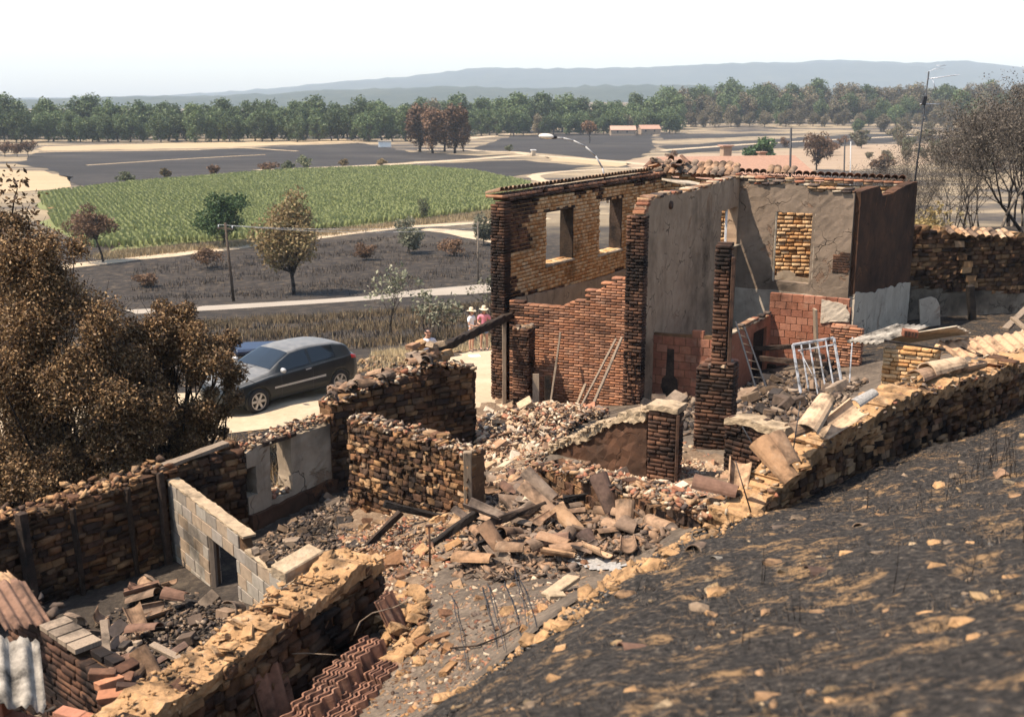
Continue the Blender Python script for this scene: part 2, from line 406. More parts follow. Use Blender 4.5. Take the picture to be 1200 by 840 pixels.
mat_burnt_plaster('sooty_plaster', (.12, .058, .032), (.05, .03, .02), (.19, .085, .04), .6, .5)
mat_burnt_plaster('stained_plaster', (.34, .27, .19), (.19, .145, .10), (.12, .08, .055), .6, .6)
MAT = MATS

# ---------------------------------------------------------------- objects
def link(o, parent=None, ploc=None):
    COL.objects.link(o)
    if parent is not None:
        o.parent = parent
        if parent.type == 'EMPTY':
            o.matrix_parent_inverse = Matrix.Translation(-Vector(parent.location))
    return o
def tag(o, label, cat, group=None):
    o['label'] = label; o['category'] = cat
    if group: o['group'] = group
    return o
def thing(name, label, cat, loc=(0, 0, 0), group=None):
    o = bpy.data.objects.new(name, None)
    o.empty_display_size = .3
    COL.objects.link(o)
    o.location = Vector(loc)
    return tag(o, label, cat, group)
def mesh_of(name, V, faces, mat=None, smooth=False):
    me = bpy.data.meshes.new(name)
    me.from_pydata([tuple(v) for v in V], [], faces)
    if mat: me.materials.append(MAT[mat])
    if smooth: me.polygons.foreach_set('use_smooth', [True] * len(me.polygons))
    me.update()
    return me
def part(name, me, parent=None, loc=None, kind=None, label=None):
    o = bpy.data.objects.new(name, me)
    link(o, parent)
    if loc is not None: o.location = loc
    if kind: o['kind'] = kind
    if label: o['label'] = label
    return o
def sub(name, me, parent, label=None, kind=None):
    """a part of a part: both are built in world coordinates"""
    o = bpy.data.objects.new(name, me)
    COL.objects.link(o); o.parent = parent
    if label: o['label'] = label
    if kind: o['kind'] = kind
    return o
def structure(name, me):
    o = bpy.data.objects.new(name, me); COL.objects.link(o); o['kind'] = 'structure'
    return o

# unit pieces: chamfered, knocked-about blocks
def _proto(seed, cham, jit, kind='block'):
    rs = random.Random(seed)
    bm = bmesh.new()
    bmesh.ops.create_cube(bm, size=1.0)
    if cham > 0:
        bmesh.ops.bevel(bm, geom=bm.edges[:], offset=cham, segments=1, affect='EDGES')
    for v in bm.verts:
        v.co += Vector((rs.uniform(-jit, jit), rs.uniform(-jit, jit), rs.uniform(-jit, jit)))
    V = np.array([v.co[:] for v in bm.verts]); bm.verts.index_update()
    Fc = [[v.index for v in f.verts] for f in bm.faces]
    bm.free()
    return V, Fc
def _rock(seed):
    rs = random.Random(seed)
    bm = bmesh.new()
    bmesh.ops.create_icosphere(bm, subdivisions=1, radius=.55)
    ph = [rs.uniform(0, 6.28) for _ in range(6)]
    for v in bm.verts:
        c = v.co
        k = 1 + .22 * math.sin(3 * c.x * 2 + ph[0]) * math.cos(4 * c.y + ph[1]) + rs.uniform(-.2, .2)
        m = max(abs(c.x), abs(c.y), abs(c.z))
        v.co = c * (k * (.62 + .38 * .5 / max(m, .28) * .9))
    V = np.array([v.co[:] for v in bm.verts]); bm.verts.index_update()
    Fc = [[v.index for v in f.verts] for f in bm.faces]
    bm.free()
    return V, Fc
STONES = [_proto(i, .05, .085) for i in range(10)]
BRICKS = [_proto(20 + i, .05, .015) for i in range(4)]
BLOCKS = [_proto(40 + i, .03, .006) for i in range(5)]
def _shard(seed):
    """an angular broken piece"""
    rs = random.Random(seed)
    bm = bmesh.new()
    for _ in range(10):
        p = Vector((rs.uniform(-.5, .5), rs.uniform(-.5, .5), rs.uniform(-.5, .5)))
        m = max(abs(p.x), abs(p.y), abs(p.z))
        bm.verts.new(p * (.5 / m) * rs.uniform(.75, 1.1))
    r = bmesh.ops.convex_hull(bm, input=bm.verts[:])
    dead = [v for v in bm.verts if not v.link_faces]
    bmesh.ops.delete(bm, geom=dead, context='VERTS')
    bm.verts.index_update()
    V = np.array([v.co[:] for v in bm.verts])
    Fc = [[v.index for v in f.verts] for f in bm.faces]
    bm.free()
    return V, Fc
CHIPS = [_shard(60 + i) for i in range(12)]
ROCKS = [_rock(80 + i) for i in range(8)]
SETS = {'stone': STONES, 'brick': BRICKS, 'block': BLOCKS, 'chip': CHIPS, 'rock': ROCKS}
_pm = {}
def piece_mesh(kind, i, mat):
    k = (kind, i, mat)
    if k not in _pm:
        V, Fc = SETS[kind][i]
        _pm[k] = mesh_of(kind, V, Fc, mat)
    return _pm[k]
def mesh_np(name, V, FV, FN, mat, smooth=False):
    """mesh from a flat vertex index list and face sizes"""
    me = bpy.data.meshes.new(name)
    me.vertices.add(len(V)); me.vertices.foreach_set('co', np.ascontiguousarray(V, dtype=np.float32).ravel())
    me.loops.add(len(FV)); me.loops.foreach_set('vertex_index', np.ascontiguousarray(FV, dtype=np.int32))
    me.polygons.add(len(FN))
    st = np.zeros(len(FN), np.int32); st[1:] = np.cumsum(FN)[:-1]
    me.polygons.foreach_set('loop_start', st)
    me.polygons.foreach_set('loop_total', np.ascontiguousarray(FN, dtype=np.int32))
    if smooth: me.polygons.foreach_set('use_smooth', np.ones(len(FN), bool))
    me.update(calc_edges=True)
    me.validate()
    if mat: me.materials.append(MAT[mat])
    return me
def joined_mesh(name, kind, items, mat):
    """items: (prototype number, 4x4) -> one mesh"""
    byp = {}
    for i, Mx in items: byp.setdefault(i, []).append(np.array(Mx))
    Vs, FVs, FNs, off = [], [], [], 0
    for i, L in byp.items():
        V, Fc = SETS[kind][i]
        A = np.stack(L)
        P = np.einsum('nij,vj->nvi', A[:, :3, :3], V) + A[:, None, :3, 3]
        nv = len(V)
        fv = np.array([q for f in Fc for q in f]); fn = np.array([len(f) for f in Fc])
        n = len(L)
        Vs.append(P.reshape(-1, 3))
        FVs.append((fv[None, :] + (np.arange(n) * nv)[:, None] + off).ravel()); FNs.append(np.tile(fn, n))
        off += n * nv
    return mesh_np(name, np.concatenate(Vs), np.concatenate(FVs), np.concatenate(FNs), mat)
def frame(u, nrm, up, sx, sy, sz, c):
    return np.array([[u[0] * sx, nrm[0] * sy, up[0] * sz, c[0]], [u[1] * sx, nrm[1] * sy, up[1] * sz, c[1]], [u[2] * sx, nrm[2] * sy, up[2] * sz, c[2]], [0, 0, 0, 1]])
def trs(c, rot, s):
    return np.array(Matrix.LocRotScale(Vector(c), Euler(rot), Vector(s)))
def place(name, kind, i, mat, Mx, parent=None):
    o = bpy.data.objects.new(name, piece_mesh(kind, i, mat))
    link(o, parent)
    o.matrix_basis = Matrix(Mx.tolist() if hasattr(Mx, 'tolist') else Mx)
    return o

# ---------------------------------------------------------------- walls
def prof(p):
    """profile along a wall: number or [(s, z), ...]"""
    if callable(p): return p
    if isinstance(p, (int, float)): return lambda s: p
    xs = [a for a, _ in p]; ys = [b for _, b in p]
    return lambda s: float(np.interp(s, xs, ys))
def wall_axes(A, B):
    A = Vector((A[0], A[1], 0)); B = Vector((B[0], B[1], 0))
    L = (B - A).length
    u = (B - A) / L
    return A, u, Vector((u.y, -u.x, 0)), L          # nrm is to the right of the direction A -> B
def inhole(s, z, holes, m=0):
    for h in holes:
        if h[0] + m < s < h[1] - m and h[2] + m < z < h[3] - m: return True
    return False
def cell_mesh(name, A, B, t, top, base, mat, holes=(), cell=.14, jit=.012, seed=1, off=0.0):
    """solid wall slab of small cells: follows a ragged top line, leaves openings; off shifts it along the normal"""
    A, u, nr, L = wall_axes(A, B)
    top, base = prof(top), prof(base)
    rs = np.random.RandomState(seed)
    ns = max(2, int(round(L / cell)))
    S = np.linspace(0, L, ns + 1)
    for h in holes:
        for e in (h[0], h[1]):
            i = int(np.argmin(abs(S - e)))
            if 0 < i < ns: S[i] = e
    zt = np.array([top(s) for s in S]); zb = np.array([base(s) for s in S])
    z0, z1 = zb.min(), zt.max()
    nzc = max(2, int(math.ceil((z1 - z0) / cell)))
    Z = np.linspace(z0, z1, nzc + 1)
    for h in holes:
        for e in (h[2], h[3]):
            i = int(np.argmin(abs(Z - e)))
            if 0 < i < nzc: Z[i] = e
    keep = np.zeros((ns, nzc), bool)
    for i in range(ns):
        tt = (zt[i] + zt[i + 1]) / 2; bb = (zb[i] + zb[i + 1]) / 2; sc = (S[i] + S[i + 1]) / 2
        for j in range(nzc):
            zc = (Z[j] + Z[j + 1]) / 2
            keep[i, j] = zc > bb - cell and Z[j] < tt - .2 * (Z[j + 1] - Z[j]) and not inhole(sc, zc, holes)
    idx = {}; V = []; Fc = []
    jt = rs.uniform(-jit, jit, (ns + 1, nzc + 1, 4))
    def vid(i, j, side):
        k = (i, j, side)
        if k not in idx:
            idx[k] = len(V)
            zz = max(min(Z[j], zt[i]), zb[i] - cell * .6)
            s = S[i] + (jt[i, j, 0] if 0 < i < ns else 0)
            y = (t / 2 if side else -t / 2) + off + jt[i, j, 2 + side] * .6
            p = A + u * s + nr * y
            V.append((p.x, p.y, zz + jt[i, j, 1]))
        return idx[k]
    for i in range(ns):
        for j in range(nzc):
            if not keep[i, j]: continue
            for side in (0, 1):
                q = [vid(i, j, side), vid(i + 1, j, side), vid(i + 1, j + 1, side), vid(i, j + 1, side)]
                Fc.append(q[::-1] if side == 0 else q)
            for di, dj, e in ((-1, 0, ((i, j), (i, j + 1))), (1, 0, ((i + 1, j + 1), (i + 1, j))), (0, -1, ((i + 1, j), (i, j))), (0, 1, ((i, j + 1), (i + 1, j + 1)))):
                a, c = i + di, j + dj
                if 0 <= a < ns and 0 <= c < nzc and keep[a, c]: continue
                (p, q) = e
                Fc.append([vid(*p, 0), vid(*q, 0), vid(*q, 1), vid(*p, 1)])
    me = mesh_of(name, V, Fc, mat)
    bm = bmesh.new(); bm.from_mesh(me); bmesh.ops.recalc_face_normals(bm, faces=bm.faces[:]); bm.to_mesh(me); bm.free()
    return me
def courses(A, B, t, top, base, h, l, holes=(), wythes=1, gap=.014, jit=.02, seed=1, kind='brick', ragged=.5, lv=.3, hv=.1, off=0.0, drop=0.0, tilt=.02):
    """laid pieces of a wall: list of (prototype, matrix)"""
    A, u, nr, L = wall_axes(A, B)
    top, base = prof(top), prof(base)
    rs = random.Random(seed)
    SS = np.linspace(0, L, 60)
    z1 = max(top(s) for s in SS); z0 = min(base(s) for s in SS)
    out = []
    n = len(SETS[kind])
    for w in range(wythes):
        tw = t / wythes
        y = -t / 2 + tw * (w + .5) + off
        z = z0; k = 0
        while z < z1:
            hh = h * rs.uniform(1 - hv, 1 + hv)
            s = -rs.uniform(.1, .9) * l if kind != 'brick' and kind != 'block' else (-l / 2 if k % 2 else 0)
            while s < L:
                ll = l * rs.uniform(1 - lv, 1 + lv) if lv else l
                a, b = max(s, 0), min(s + ll, L)
                for ho in holes:
                    if ho[2] < z + hh / 2 < ho[3]:
                        if a < ho[0] < b: b = ho[0] if (ho[0] - a) > .03 else a
                        elif ho[0] <= a < ho[1]: a = min(ho[1], b)
                c = (a + b) / 2
                if b - a > .04 and z + hh / 2 < top(c) + rs.uniform(-ragged, ragged) * h and z + hh > base(c) and rs.random() >= drop:
                    p = A + u * c + nr * (y + rs.uniform(-jit, jit))
                    ax = Vector((u.x, u.y, rs.uniform(-tilt, tilt))); up = Vector((-u.x * ax.z, -u.y * ax.z, 1))
                    out.append((rs.randrange(n), frame(ax, nr, up, b - a - gap, tw - (gap if wythes > 1 else 0), hh - gap, (p.x, p.y, z + hh / 2))))
                s += ll
            z += hh; k += 1
    return out
def gbase(A, B, dip=.15):
    A2, u, nr, L = wall_axes(A, B)
    ss = np.linspace(0, L, 24)
    zs = gz_arr(A2.x + u.x * ss, A2.y + u.y * ss) - dip
    return lambda s: float(np.interp(s, ss, zs))
def wall_thing(name, label, cat, A, B, group=None):
    m = (Vector((A[0], A[1], 0)) + Vector((B[0], B[1], 0))) / 2
    return thing(name, label, cat, (m.x, m.y, gz(m.x, m.y)), group)
def put(items, kind, mat, parent, name, single=False, limit=300):
    """pieces as parts: each its own object, or one joined part"""
    if single:
        for i, Mx in items[:limit]:
            place(name, kind, i, mat, Mx, parent)
        items = items[limit:]
        if not items: return
    if items:
        o = part(name + 's', joined_mesh(name + 's', kind, items, mat), parent)
        o['kind'] = 'stuff'
def tubes(segs, sides=6):
    """(p, q, r0, r1) tapered tubes -> V, FV, FN"""
    P = np.array([[*s[0]] for s in segs], float); Q = np.array([[*s[1]] for s in segs], float)
    r0 = np.array([s[2] for s in segs], float); r1 = np.array([s[3] for s in segs], float)
    D = Q - P; L = np.linalg.norm(D, axis=1)
    k = L > 1e-6
    P, Q, r0, r1, D = P[k], Q[k], r0[k], r1[k], D[k] / L[k][:, None]
    ref = np.where((abs(D[:, 2]) < .9)[:, None], [[0, 0, 1.]], [[1., 0, 0]])
    A = np.cross(D, ref); A /= np.linalg.norm(A, axis=1)[:, None]
    B = np.cross(D, A)
    ang = np.linspace(0, 2 * math.pi, sides, endpoint=False)
    ring = np.cos(ang)[None, :, None] * A[:, None] + np.sin(ang)[None, :, None] * B[:, None]
    n = len(P)
    V = np.concatenate([P[:, None] + ring * r0[:, None, None], Q[:, None] + ring * r1[:, None, None]], 1)
    i = np.arange(sides); j = (i + 1) % sides
    one = np.concatenate([np.stack([i, j, j + sides, i + sides], 1).ravel(), i[::-1], i + sides])
    FV = (one[None, :] + (np.arange(n) * 2 * sides)[:, None]).ravel()
    FN = np.tile(np.array([4] * sides + [sides, sides]), n)
    return V.reshape(-1, 3), FV, FN
def tube_mesh(name, segs, mat, sides=6, smooth=True):
    V, FV, FN = tubes(segs, sides)
    return mesh_np(name, V, FV, FN, mat, smooth)
def poly_tube(pts, r0, r1=None):
    r1 = r0 if r1 is None else r1
    n = len(pts) - 1
    return [(pts[i], pts[i + 1], r0 + (r1 - r0) * i / n, r0 + (r1 - r0) * (i + 1) / n) for i in range(n)]
def box_mesh(name, c, size, mat, rot=(0, 0, 0), bev=.01):
    bm = bmesh.new()
    bmesh.ops.create_cube(bm, size=1.0)
    bmesh.ops.scale(bm, vec=size, verts=bm.verts)
    if bev: bmesh.ops.bevel(bm, geom=bm.edges[:], offset=bev, segments=1, affect='EDGES')
    bmesh.ops.transform(bm, matrix=Matrix.LocRotScale(Vector(c), Euler(rot), None), verts=bm.verts)
    me = bpy.data.meshes.new(name); bm.to_mesh(me); bm.free()
    me.materials.append(MAT[mat])
    return me
def beam_mesh(name, p, q, w, h, mat, bev=.008, rough=0.0, seed=1, roll=0.0):
    """timber from p to q"""
    p = Vector(p); q = Vector(q); d = (q - p); L = d.length
    rs = random.Random(seed)
    bm = bmesh.new()
    bmesh.ops.create_cube(bm, size=1.0)
    bmesh.ops.scale(bm, vec=(w, h, L), verts=bm.verts)
    if bev: bmesh.ops.bevel(bm, geom=bm.edges[:], offset=bev, segments=1, affect='EDGES')
    if rough:
        n = max(2, int(L / .25))
        long_e = [e for e in bm.edges if abs(e.verts[0].co.z - e.verts[1].co.z) > L * .5]
        bmesh.ops.subdivide_edges(bm, edges=long_e, cuts=n, use_grid_fill=False)
        for v in bm.verts: v.co += Vector((rs.uniform(-rough, rough), rs.uniform(-rough, rough), rs.uniform(-rough, rough)))
    q4 = d.to_track_quat('Z', 'Y')
    bmesh.ops.transform(bm, matrix=Matrix.LocRotScale((p + q) / 2, q4 @ Euler((0, 0, roll)).to_quaternion(), None), verts=bm.verts)
    me = bpy.data.meshes.new(name); bm.to_mesh(me); bm.free()
    me.materials.append(MAT[mat])
    return me

# leaf clouds
def leaf_cloud(P, N, size, rs, sv=.4, aspect=.55, fold=True):
    """one small folded leaf per point: P centres, N outward directions"""
    n = len(P)
    s = size * rs.uniform(1 - sv, 1 + sv, n)
    d = rs.normal(size=(n, 3)) + N * .6
    d /= np.linalg.norm(d, axis=1)[:, None]
    a = np.cross(d, rs.normal(size=(n, 3))); a /= np.linalg.norm(a, axis=1)[:, None]
    b = np.cross(d, a)
    V = np.empty((n, 4, 3))
    V[:, 0] = P - a * s[:, None]
    V[:, 1] = P + b * (s * aspect)[:, None] + d * (s * .18)[:, None]
    V[:, 2] = P + a * s[:, None]
    V[:, 3] = P - b * (s * aspect)[:, None] + d * (s * .18)[:, None]
    FV = (np.array([0, 1, 2, 3])[None, :] + (np.arange(n) * 4)[:, None]).ravel()
    return V.reshape(-1, 3), FV, np.full(n, 4)
def crown_points(rs, blobs, n, shell=.55):
    """points in clumps: blobs are (centre, radii)"""
    vol = np.array([r[0] * r[1] * r[2] for _, r in blobs]) ** .67
    pick = rs.choice(len(blobs), n, p=vol / vol.sum())
    d = rs.normal(size=(n, 3)); d /= np.linalg.norm(d, axis=1)[:, None]
    rad = (shell + (1 - shell) * rs.uniform(0, 1, n)) * rs.uniform(.82, 1.12, n)
    C = np.array([c for c, _ in blobs])[pick]; Rr = np.array([r for _, r in blobs])[pick]
    return C + d * rad[:, None] * Rr, d
def grow(rs, p, d, L, r, depth, spread=.55, segs=None, tips=None, kids=(2, 4), up=.15, ratio=.68, curl=.12):
    """recursive limbs"""
    if segs is None: segs, tips = [], []
    n = 3 if depth > 1 else 2
    cur = np.array(p, float); d = np.array(d, float)
    r1 = r * (.62 if depth else .25)
    for i in range(n):
        d = d + rs.normal(size=3) * curl + np.array([0, 0, up * .3]); d /= np.linalg.norm(d)
        nx = cur + d * L / n
        segs.append((cur.copy(), nx.copy(), r + (r1 - r) * i / n, r + (r1 - r) * (i + 1) / n))
        if depth and i >= 1 and rs.uniform() < .6:
            e = d + rs.normal(size=3) * spread; e[2] += up; e /= np.linalg.norm(e)
            grow(rs, nx, e, L * ratio * .85, r1 * .6, depth - 1, spread, segs, tips, kids, up, ratio, curl)
        cur = nx
    if depth:
        for _ in range(rs.randint(kids[0], kids[1])):
            e = d + rs.normal(size=3) * spread; e[2] += up; e /= np.linalg.norm(e)
            grow(rs, cur, e, L * ratio * rs.uniform(.8, 1.15), r1 * .8, depth - 1, spread, segs, tips, kids, up, ratio, curl)
    else:
        tips.append(cur)
    return segs, tips
def copy_tree(o, loc, rz=0, sc=(1, 1, 1), label=None):
    c = o.copy(); COL.objects.link(c)
    c.location = loc; c.rotation_euler = (0, 0, rz); c.scale = sc
    if label: c['label'] = label
    for ch in o.children:
        k = ch.copy(); COL.objects.link(k); k.parent = c; k.matrix_parent_inverse = Matrix.Identity(4)
    return c
# ================================================================ the setting
def axis(a, b, fine, out, k=1.09):
    v = list(np.arange(a, b + 1e-6, fine)); s = fine
    lo, hi = [], []
    x = a
    while x > -out:
        s *= k; x -= s; lo.append(x)
    s = fine; x = b
    while x < out:
        s *= k; x += s; hi.append(x)
    return np.array(lo[::-1] + v + hi)
def build_ground():
    X = axis(-16, 20, .22, 9000, 1.085)
    Y = axis(1.0, 44, .22, 9000, 1.055)
    Y = Y[Y > -40]
    gx, gy = np.meshgrid(X, Y)
    z = gz_arr(gx, gy)
    ny, nx = gx.shape
    V = np.stack([gx.ravel(), gy.ravel(), z.ravel()], 1)
    i = np.arange(ny * nx).reshape(ny, nx)
    FV = np.stack([i[:-1, :-1], i[:-1, 1:], i[1:, 1:], i[1:, :-1]], -1).reshape(-1)
    me = mesh_np('ground', V, FV, np.full((ny - 1) * (nx - 1), 4), 'scorched_earth', True)
    structure('ground', me)
build_ground()

def ribbon(name, pts, width, mat, dz=.04, step=.6, cross=4, ragged=.15, seed=1, flat=None):
    """strip of road along a centre line, draped on the ground"""
    rs = np.random.RandomState(seed)
    P = np.array([(p[0], p[1]) for p in pts], float)
    seg = np.sqrt((np.diff(P, axis=0) ** 2).sum(1)); t = np.concatenate([[0], np.cumsum(seg)])
    n = max(4, int(t[-1] / step))
    tt = np.linspace(0, t[-1], n)
    cx = np.interp(tt, t, P[:, 0]); cy = np.interp(tt, t, P[:, 1])
    for _ in range(3):
        cx[1:-1] = (cx[:-2] + 2 * cx[1:-1] + cx[2:]) / 4; cy[1:-1] = (cy[:-2] + 2 * cy[1:-1] + cy[2:]) / 4
    w = np.interp(np.linspace(0, 1, n), np.linspace(0, 1, len(width)), width) if isinstance(width, (list, tuple)) else np.full(n, width)
    dx = np.gradient(cx); dy = np.gradient(cy); L = np.hypot(dx, dy); nx_, ny_ = dy / L, -dx / L
    V = []
    for j in range(cross + 1):
        f = j / cross * 2 - 1
        o = f * w / 2
        if j in (0, cross): o = o + rs.uniform(-ragged, ragged, n)
        x = cx + nx_ * o; y = cy + ny_ * o
        z = (gz_arr(x, y) if flat is None else np.full(n, flat)) + dz * (1 if 0 < j < cross else .3)
        V.append(np.stack([x, y, z], 1))
    V = np.concatenate(V)
    i = np.arange((cross + 1) * n).reshape(cross + 1, n)
    FV = np.stack([i[:-1, :-1], i[1:, :-1], i[1:, 1:], i[:-1, 1:]], -1).reshape(-1)
    me = mesh_np(name, V, FV, np.full(cross * (n - 1), 4), mat, True)
    return structure(name, me)
def patch(name, px, mat, z=VALLEY + .06, kind='structure', ragged=2.2, seed=1):
    """a field: outline read off the photograph, laid on the valley floor"""
    rs = np.random.RandomState(seed)
    P = [atz(x, y, VALLEY) for x, y in px]
    V = []
    for a, b in zip(P, P[1:] + P[:1]):
        k = max(2, int((b - a).length / 8))
        for i in range(k):
            q = a + (b - a) * (i / k)
            V.append((q.x + rs.normal() * ragged * .4, q.y + rs.normal() * ragged, z))
    me = mesh_of(name, V, [list(range(len(V)))], mat)
    bm = bmesh.new(); bm.from_mesh(me); bmesh.ops.triangulate(bm, faces=bm.faces[:]); bmesh.ops.recalc_face_normals(bm, faces=bm.faces[:])
    for f in bm.faces:
        if f.normal.z < 0: f.normal_flip()
    bm.to_mesh(me); bm.free()
    return structure(name, me)
def near_pts(px): return [tuple(gp(x, y))[:2] for x, y in px]

# roads
ribbon('dirt_road', [(-26, 20), (-16, 22.6), (-10, 24.4), (-5.9, 26.6), (-3.0, 31.5), (-1.0, 37.5), (1.6, 42), (6.5, 47.5), (12, 52)], [5, 5.2, 5.0, 5.2, 5.2, 5.2, 5, 4, 4], 'sandy_road', .05, .4, 8, .25, 2)
ribbon('dirt_path', [(-1.0, 36), (-.75, 30), (-.7, 25), (-.9, 22.6)], [2.4, 1.8, 1.7, 1.4], 'sandy_road', .06, .3, 4, .15, 3)
ribbon('paved_road', near_pts([(150, 366), (235, 362), (300, 358), (400, 352), (480, 346), (560, 339), (640, 331)]), 4.6, 'asphalt_pale', .10, 1.0, 4, .05, 4)
ribbon('field_track', near_pts([(60, 315), (130, 306), (200, 299), (260, 292), (330, 284), (400, 274), (470, 266), (540, 263), (640, 256)]), 3.0, 'sandy_road', .10, 2, 3, .3, 5)
ribbon('field_track', near_pts([(500, 269), (540, 272), (575, 280), (600, 286)]), [3, 5, 3], 'sandy_road', .12, 2, 3, .3, 6)
def far_track(px, w, mat='sandy_road', seed=1, dz=.16):
    ribbon('field_track', [tuple(atz(x, y, VALLEY))[:2] for x, y in px], w, mat, dz, 4, 2, .4, seed, VALLEY)
# fields of the valley
patch('burnt_field', [(20, 193), (45, 178), (240, 176), (420, 168), (480, 178), (560, 183), (605, 181), (470, 191), (395, 195.5), (330, 200), (230, 208), (95, 220), (78, 208), (60, 200)], 'burnt_soil', seed=1)
patch('burnt_field', [(545, 177), (600, 160), (690, 154), (765, 157), (765, 178), (735, 188), (690, 186), (640, 180)], 'burnt_soil', seed=2)
patch('burnt_field', [(420, 196), (470, 194), (615, 188), (690, 195), (640, 203), (600, 206), (560, 201), (480, 194.6)], 'burnt_soil', seed=3)
patch('burnt_field', [(772, 172), (890, 164), (1020, 157), (1260, 150), (1260, 160), (1020, 168), (860, 177), (790, 181)], 'burnt_soil', seed=4)
patch('burnt_field', [(775, 155), (860, 150), (1230, 143), (1230, 148), (1020, 154), (890, 160), (775, 164)], 'burnt_soil', seed=5)
patch('stubble_field', [(0, 199), (58, 201), (78, 211), (84, 219), (55, 224), (0, 226), (-60, 226), (-60, 200)], 'stubble', seed=6)
patch('stubble_field', [(47, 177), (47, 172), (240, 167), (405, 163), (430, 166), (240, 174)], 'stubble', seed=7)
patch('stubble_field', [(636, 183), (680, 188), (745, 192), (720, 196), (650, 189)], 'stubble', seed=8)
patch('bare_field', [(730, 190), (770, 183), (880, 179), (1020, 170), (1100, 168), (1150, 185), (1000, 200), (760, 206)], 'brown_soil', seed=9)
patch('bare_field', [(610, 158), (700, 150), (775, 148), (775, 154), (690, 153)], 'brown_soil', seed=10)
far_track([(300, 200), (395, 196), (470, 192.4), (560, 186.5), (620, 182), (680, 186), (747, 192), (800, 198)], 5, seed=11)
far_track([(660, 217), (630, 211), (622, 206), (645, 202), (700, 199), (773, 196), (820, 196)], 3.2, seed=12)
far_track([(488, 176), (543, 175), (570, 178), (606, 178), (622, 182)], 5, seed=13)
far_track([(100, 194), (150, 191), (200, 187.5), (262, 184), (310, 181.5)], 2.5, 'stubble', 14, .12)
far_track([(257, 172.5), (300, 174.5), (350, 177.5)], 3.5, 'stubble', 15, .12)
far_track([(770, 177), (881, 169), (1017, 162), (1150, 155.5), (1260, 151)], 6, seed=16)
far_track([(775, 151), (830, 150.5), (893, 149)], 8, 'stubble', 17)
far_track([(480, 163), (543, 163.5), (575, 160), (600, 157)], 7, seed=18)
far_track([(0, 181.5), (60, 178), (150, 177), (235, 176)], 4, 'stubble', 19)

# maize
CORN = [(45, 230), (150, 217), (330, 202), (480, 197), (555, 203), (622, 217), (612, 240), (560, 249), (470, 260), (380, 269), (290, 281), (150, 291), (100, 290), (60, 262)]
patch('maize_soil', CORN, 'corn_soil', VALLEY + .05, seed=21)
def corn():
    rs = np.random.RandomState(5)
    P = np.array([tuple(atz(x, y, VALLEY))[:2] for x, y in CORN])
    lo, hi = P.min(0), P.max(0)
    c, s = math.cos(.42), math.sin(.42)
    n = int((hi - lo).max() * 1.5)
    a = np.arange(-n, n, .85); b = np.arange(-n, n, .45)
    A, B = np.meshgrid(a, b)
    A = A.ravel() + rs.normal(size=A.size) * .09; B = B.ravel() + rs.uniform(-.35, .35, B.size)
    ctr = (lo + hi) / 2
    x = ctr[0] + A * c - B * s; y = ctr[1] + A * s + B * c
    ins = np.zeros(len(x), bool); j = len(P) - 1
    for i in range(len(P)):
        xi, yi = P[i]; xj, yj = P[j]
        ins ^= ((yi > y) != (yj > y)) & (x < (xj - xi) * (y - yi) / (yj - yi + 1e-9) + xi)
        j = i
    x, y = x[ins], y[ins]
    n = len(x)
    h = rs.uniform(.9, 1.2, n)
    V = np.empty((n, 3, 4, 3))
    for k in range(3):
        an = rs.uniform(0, 6.28, n); w = rs.uniform(.06, .11, n); bend = rs.uniform(.25, .6, n)
        dx, dy = np.cos(an), np.sin(an)
        z0 = VALLEY
        V[:, k, 0] = np.stack([x - dy * w, y + dx * w, np.full(n, z0)], 1)
        V[:, k, 1] = np.stack([x + dy * w, y - dx * w, np.full(n, z0)], 1)
        V[:, k, 2] = np.stack([x + dx * bend + dy * w, y + dy * bend - dx * w, z0 + h * .8], 1)
        V[:, k, 3] = np.stack([x + dx * bend * .4 - dy * w, y + dy * bend * .4 + dx * w, z0 + h], 1)
    me = mesh_np('maize', V.reshape(-1, 3), np.arange(n * 12), np.full(n * 3, 4), 'corn_leaf')
    o = bpy.data.objects.new('maize_crop', me); COL.objects.link(o); o['kind'] = 'stuff'
    tag(o, 'green maize crop growing in rows on the valley floor', 'maize')
corn()

# hills
def hill(name, ridge, D, depth, seed, rough):
    rs = np.random.RandomState(seed)
    cols = np.linspace(-900, 2100, 260)
    rx = [a for a, _ in ridge]; ry = [b for _, b in ridge]
    ph = rs.uniform(0, 6.28, 12); fq = rs.uniform(.004, .05, 12)
    V = []; nr = 22
    for j in range(nr):
        f = j / (nr - 1)
        prf = math.sin(min(f / .62, 1) * math.pi / 2) ** 1.3 if f < .62 else math.cos((f - .62) / .38 * math.pi / 2)
        y = D - depth * .62 + depth * f
        for c in cols:
            py = np.interp(c, rx, ry)
            p = at(c, py, D)
            nz = sum(math.sin(c * fq[k] + j * .35 * (k % 4) + ph[k]) for k in range(12)) / 12
            z = VALLEY - 6 + (p.z - VALLEY + 6) * prf * (1 + .18 * nz * (1 if j != int(nr * .62) else .3)) + rs.normal() * rough
            V.append((p.x / D * y * .4 + p.x * .6, y, z))
    n = len(cols)
    i = np.arange(nr * n).reshape(nr, n)
    FV = np.stack([i[:-1, :-1], i[:-1, 1:], i[1:, 1:], i[1:, :-1]], -1).reshape(-1)
    structure(name, mesh_np(name, np.array(V), FV, np.full((nr - 1) * (n - 1), 4), 'hill_wood', True))
hill('hills', [(-900, 118), (-200, 116), (100, 115), (270, 109), (400, 97), (480, 90), (560, 83), (620, 81.5), (700, 81), (740, 79), (800, 76), (900, 73), (960, 72), (1050, 73.5), (1120, 75), (1180, 80), (1300, 92), (1700, 108), (2100, 114)], 6500, 2600, 2, 3)
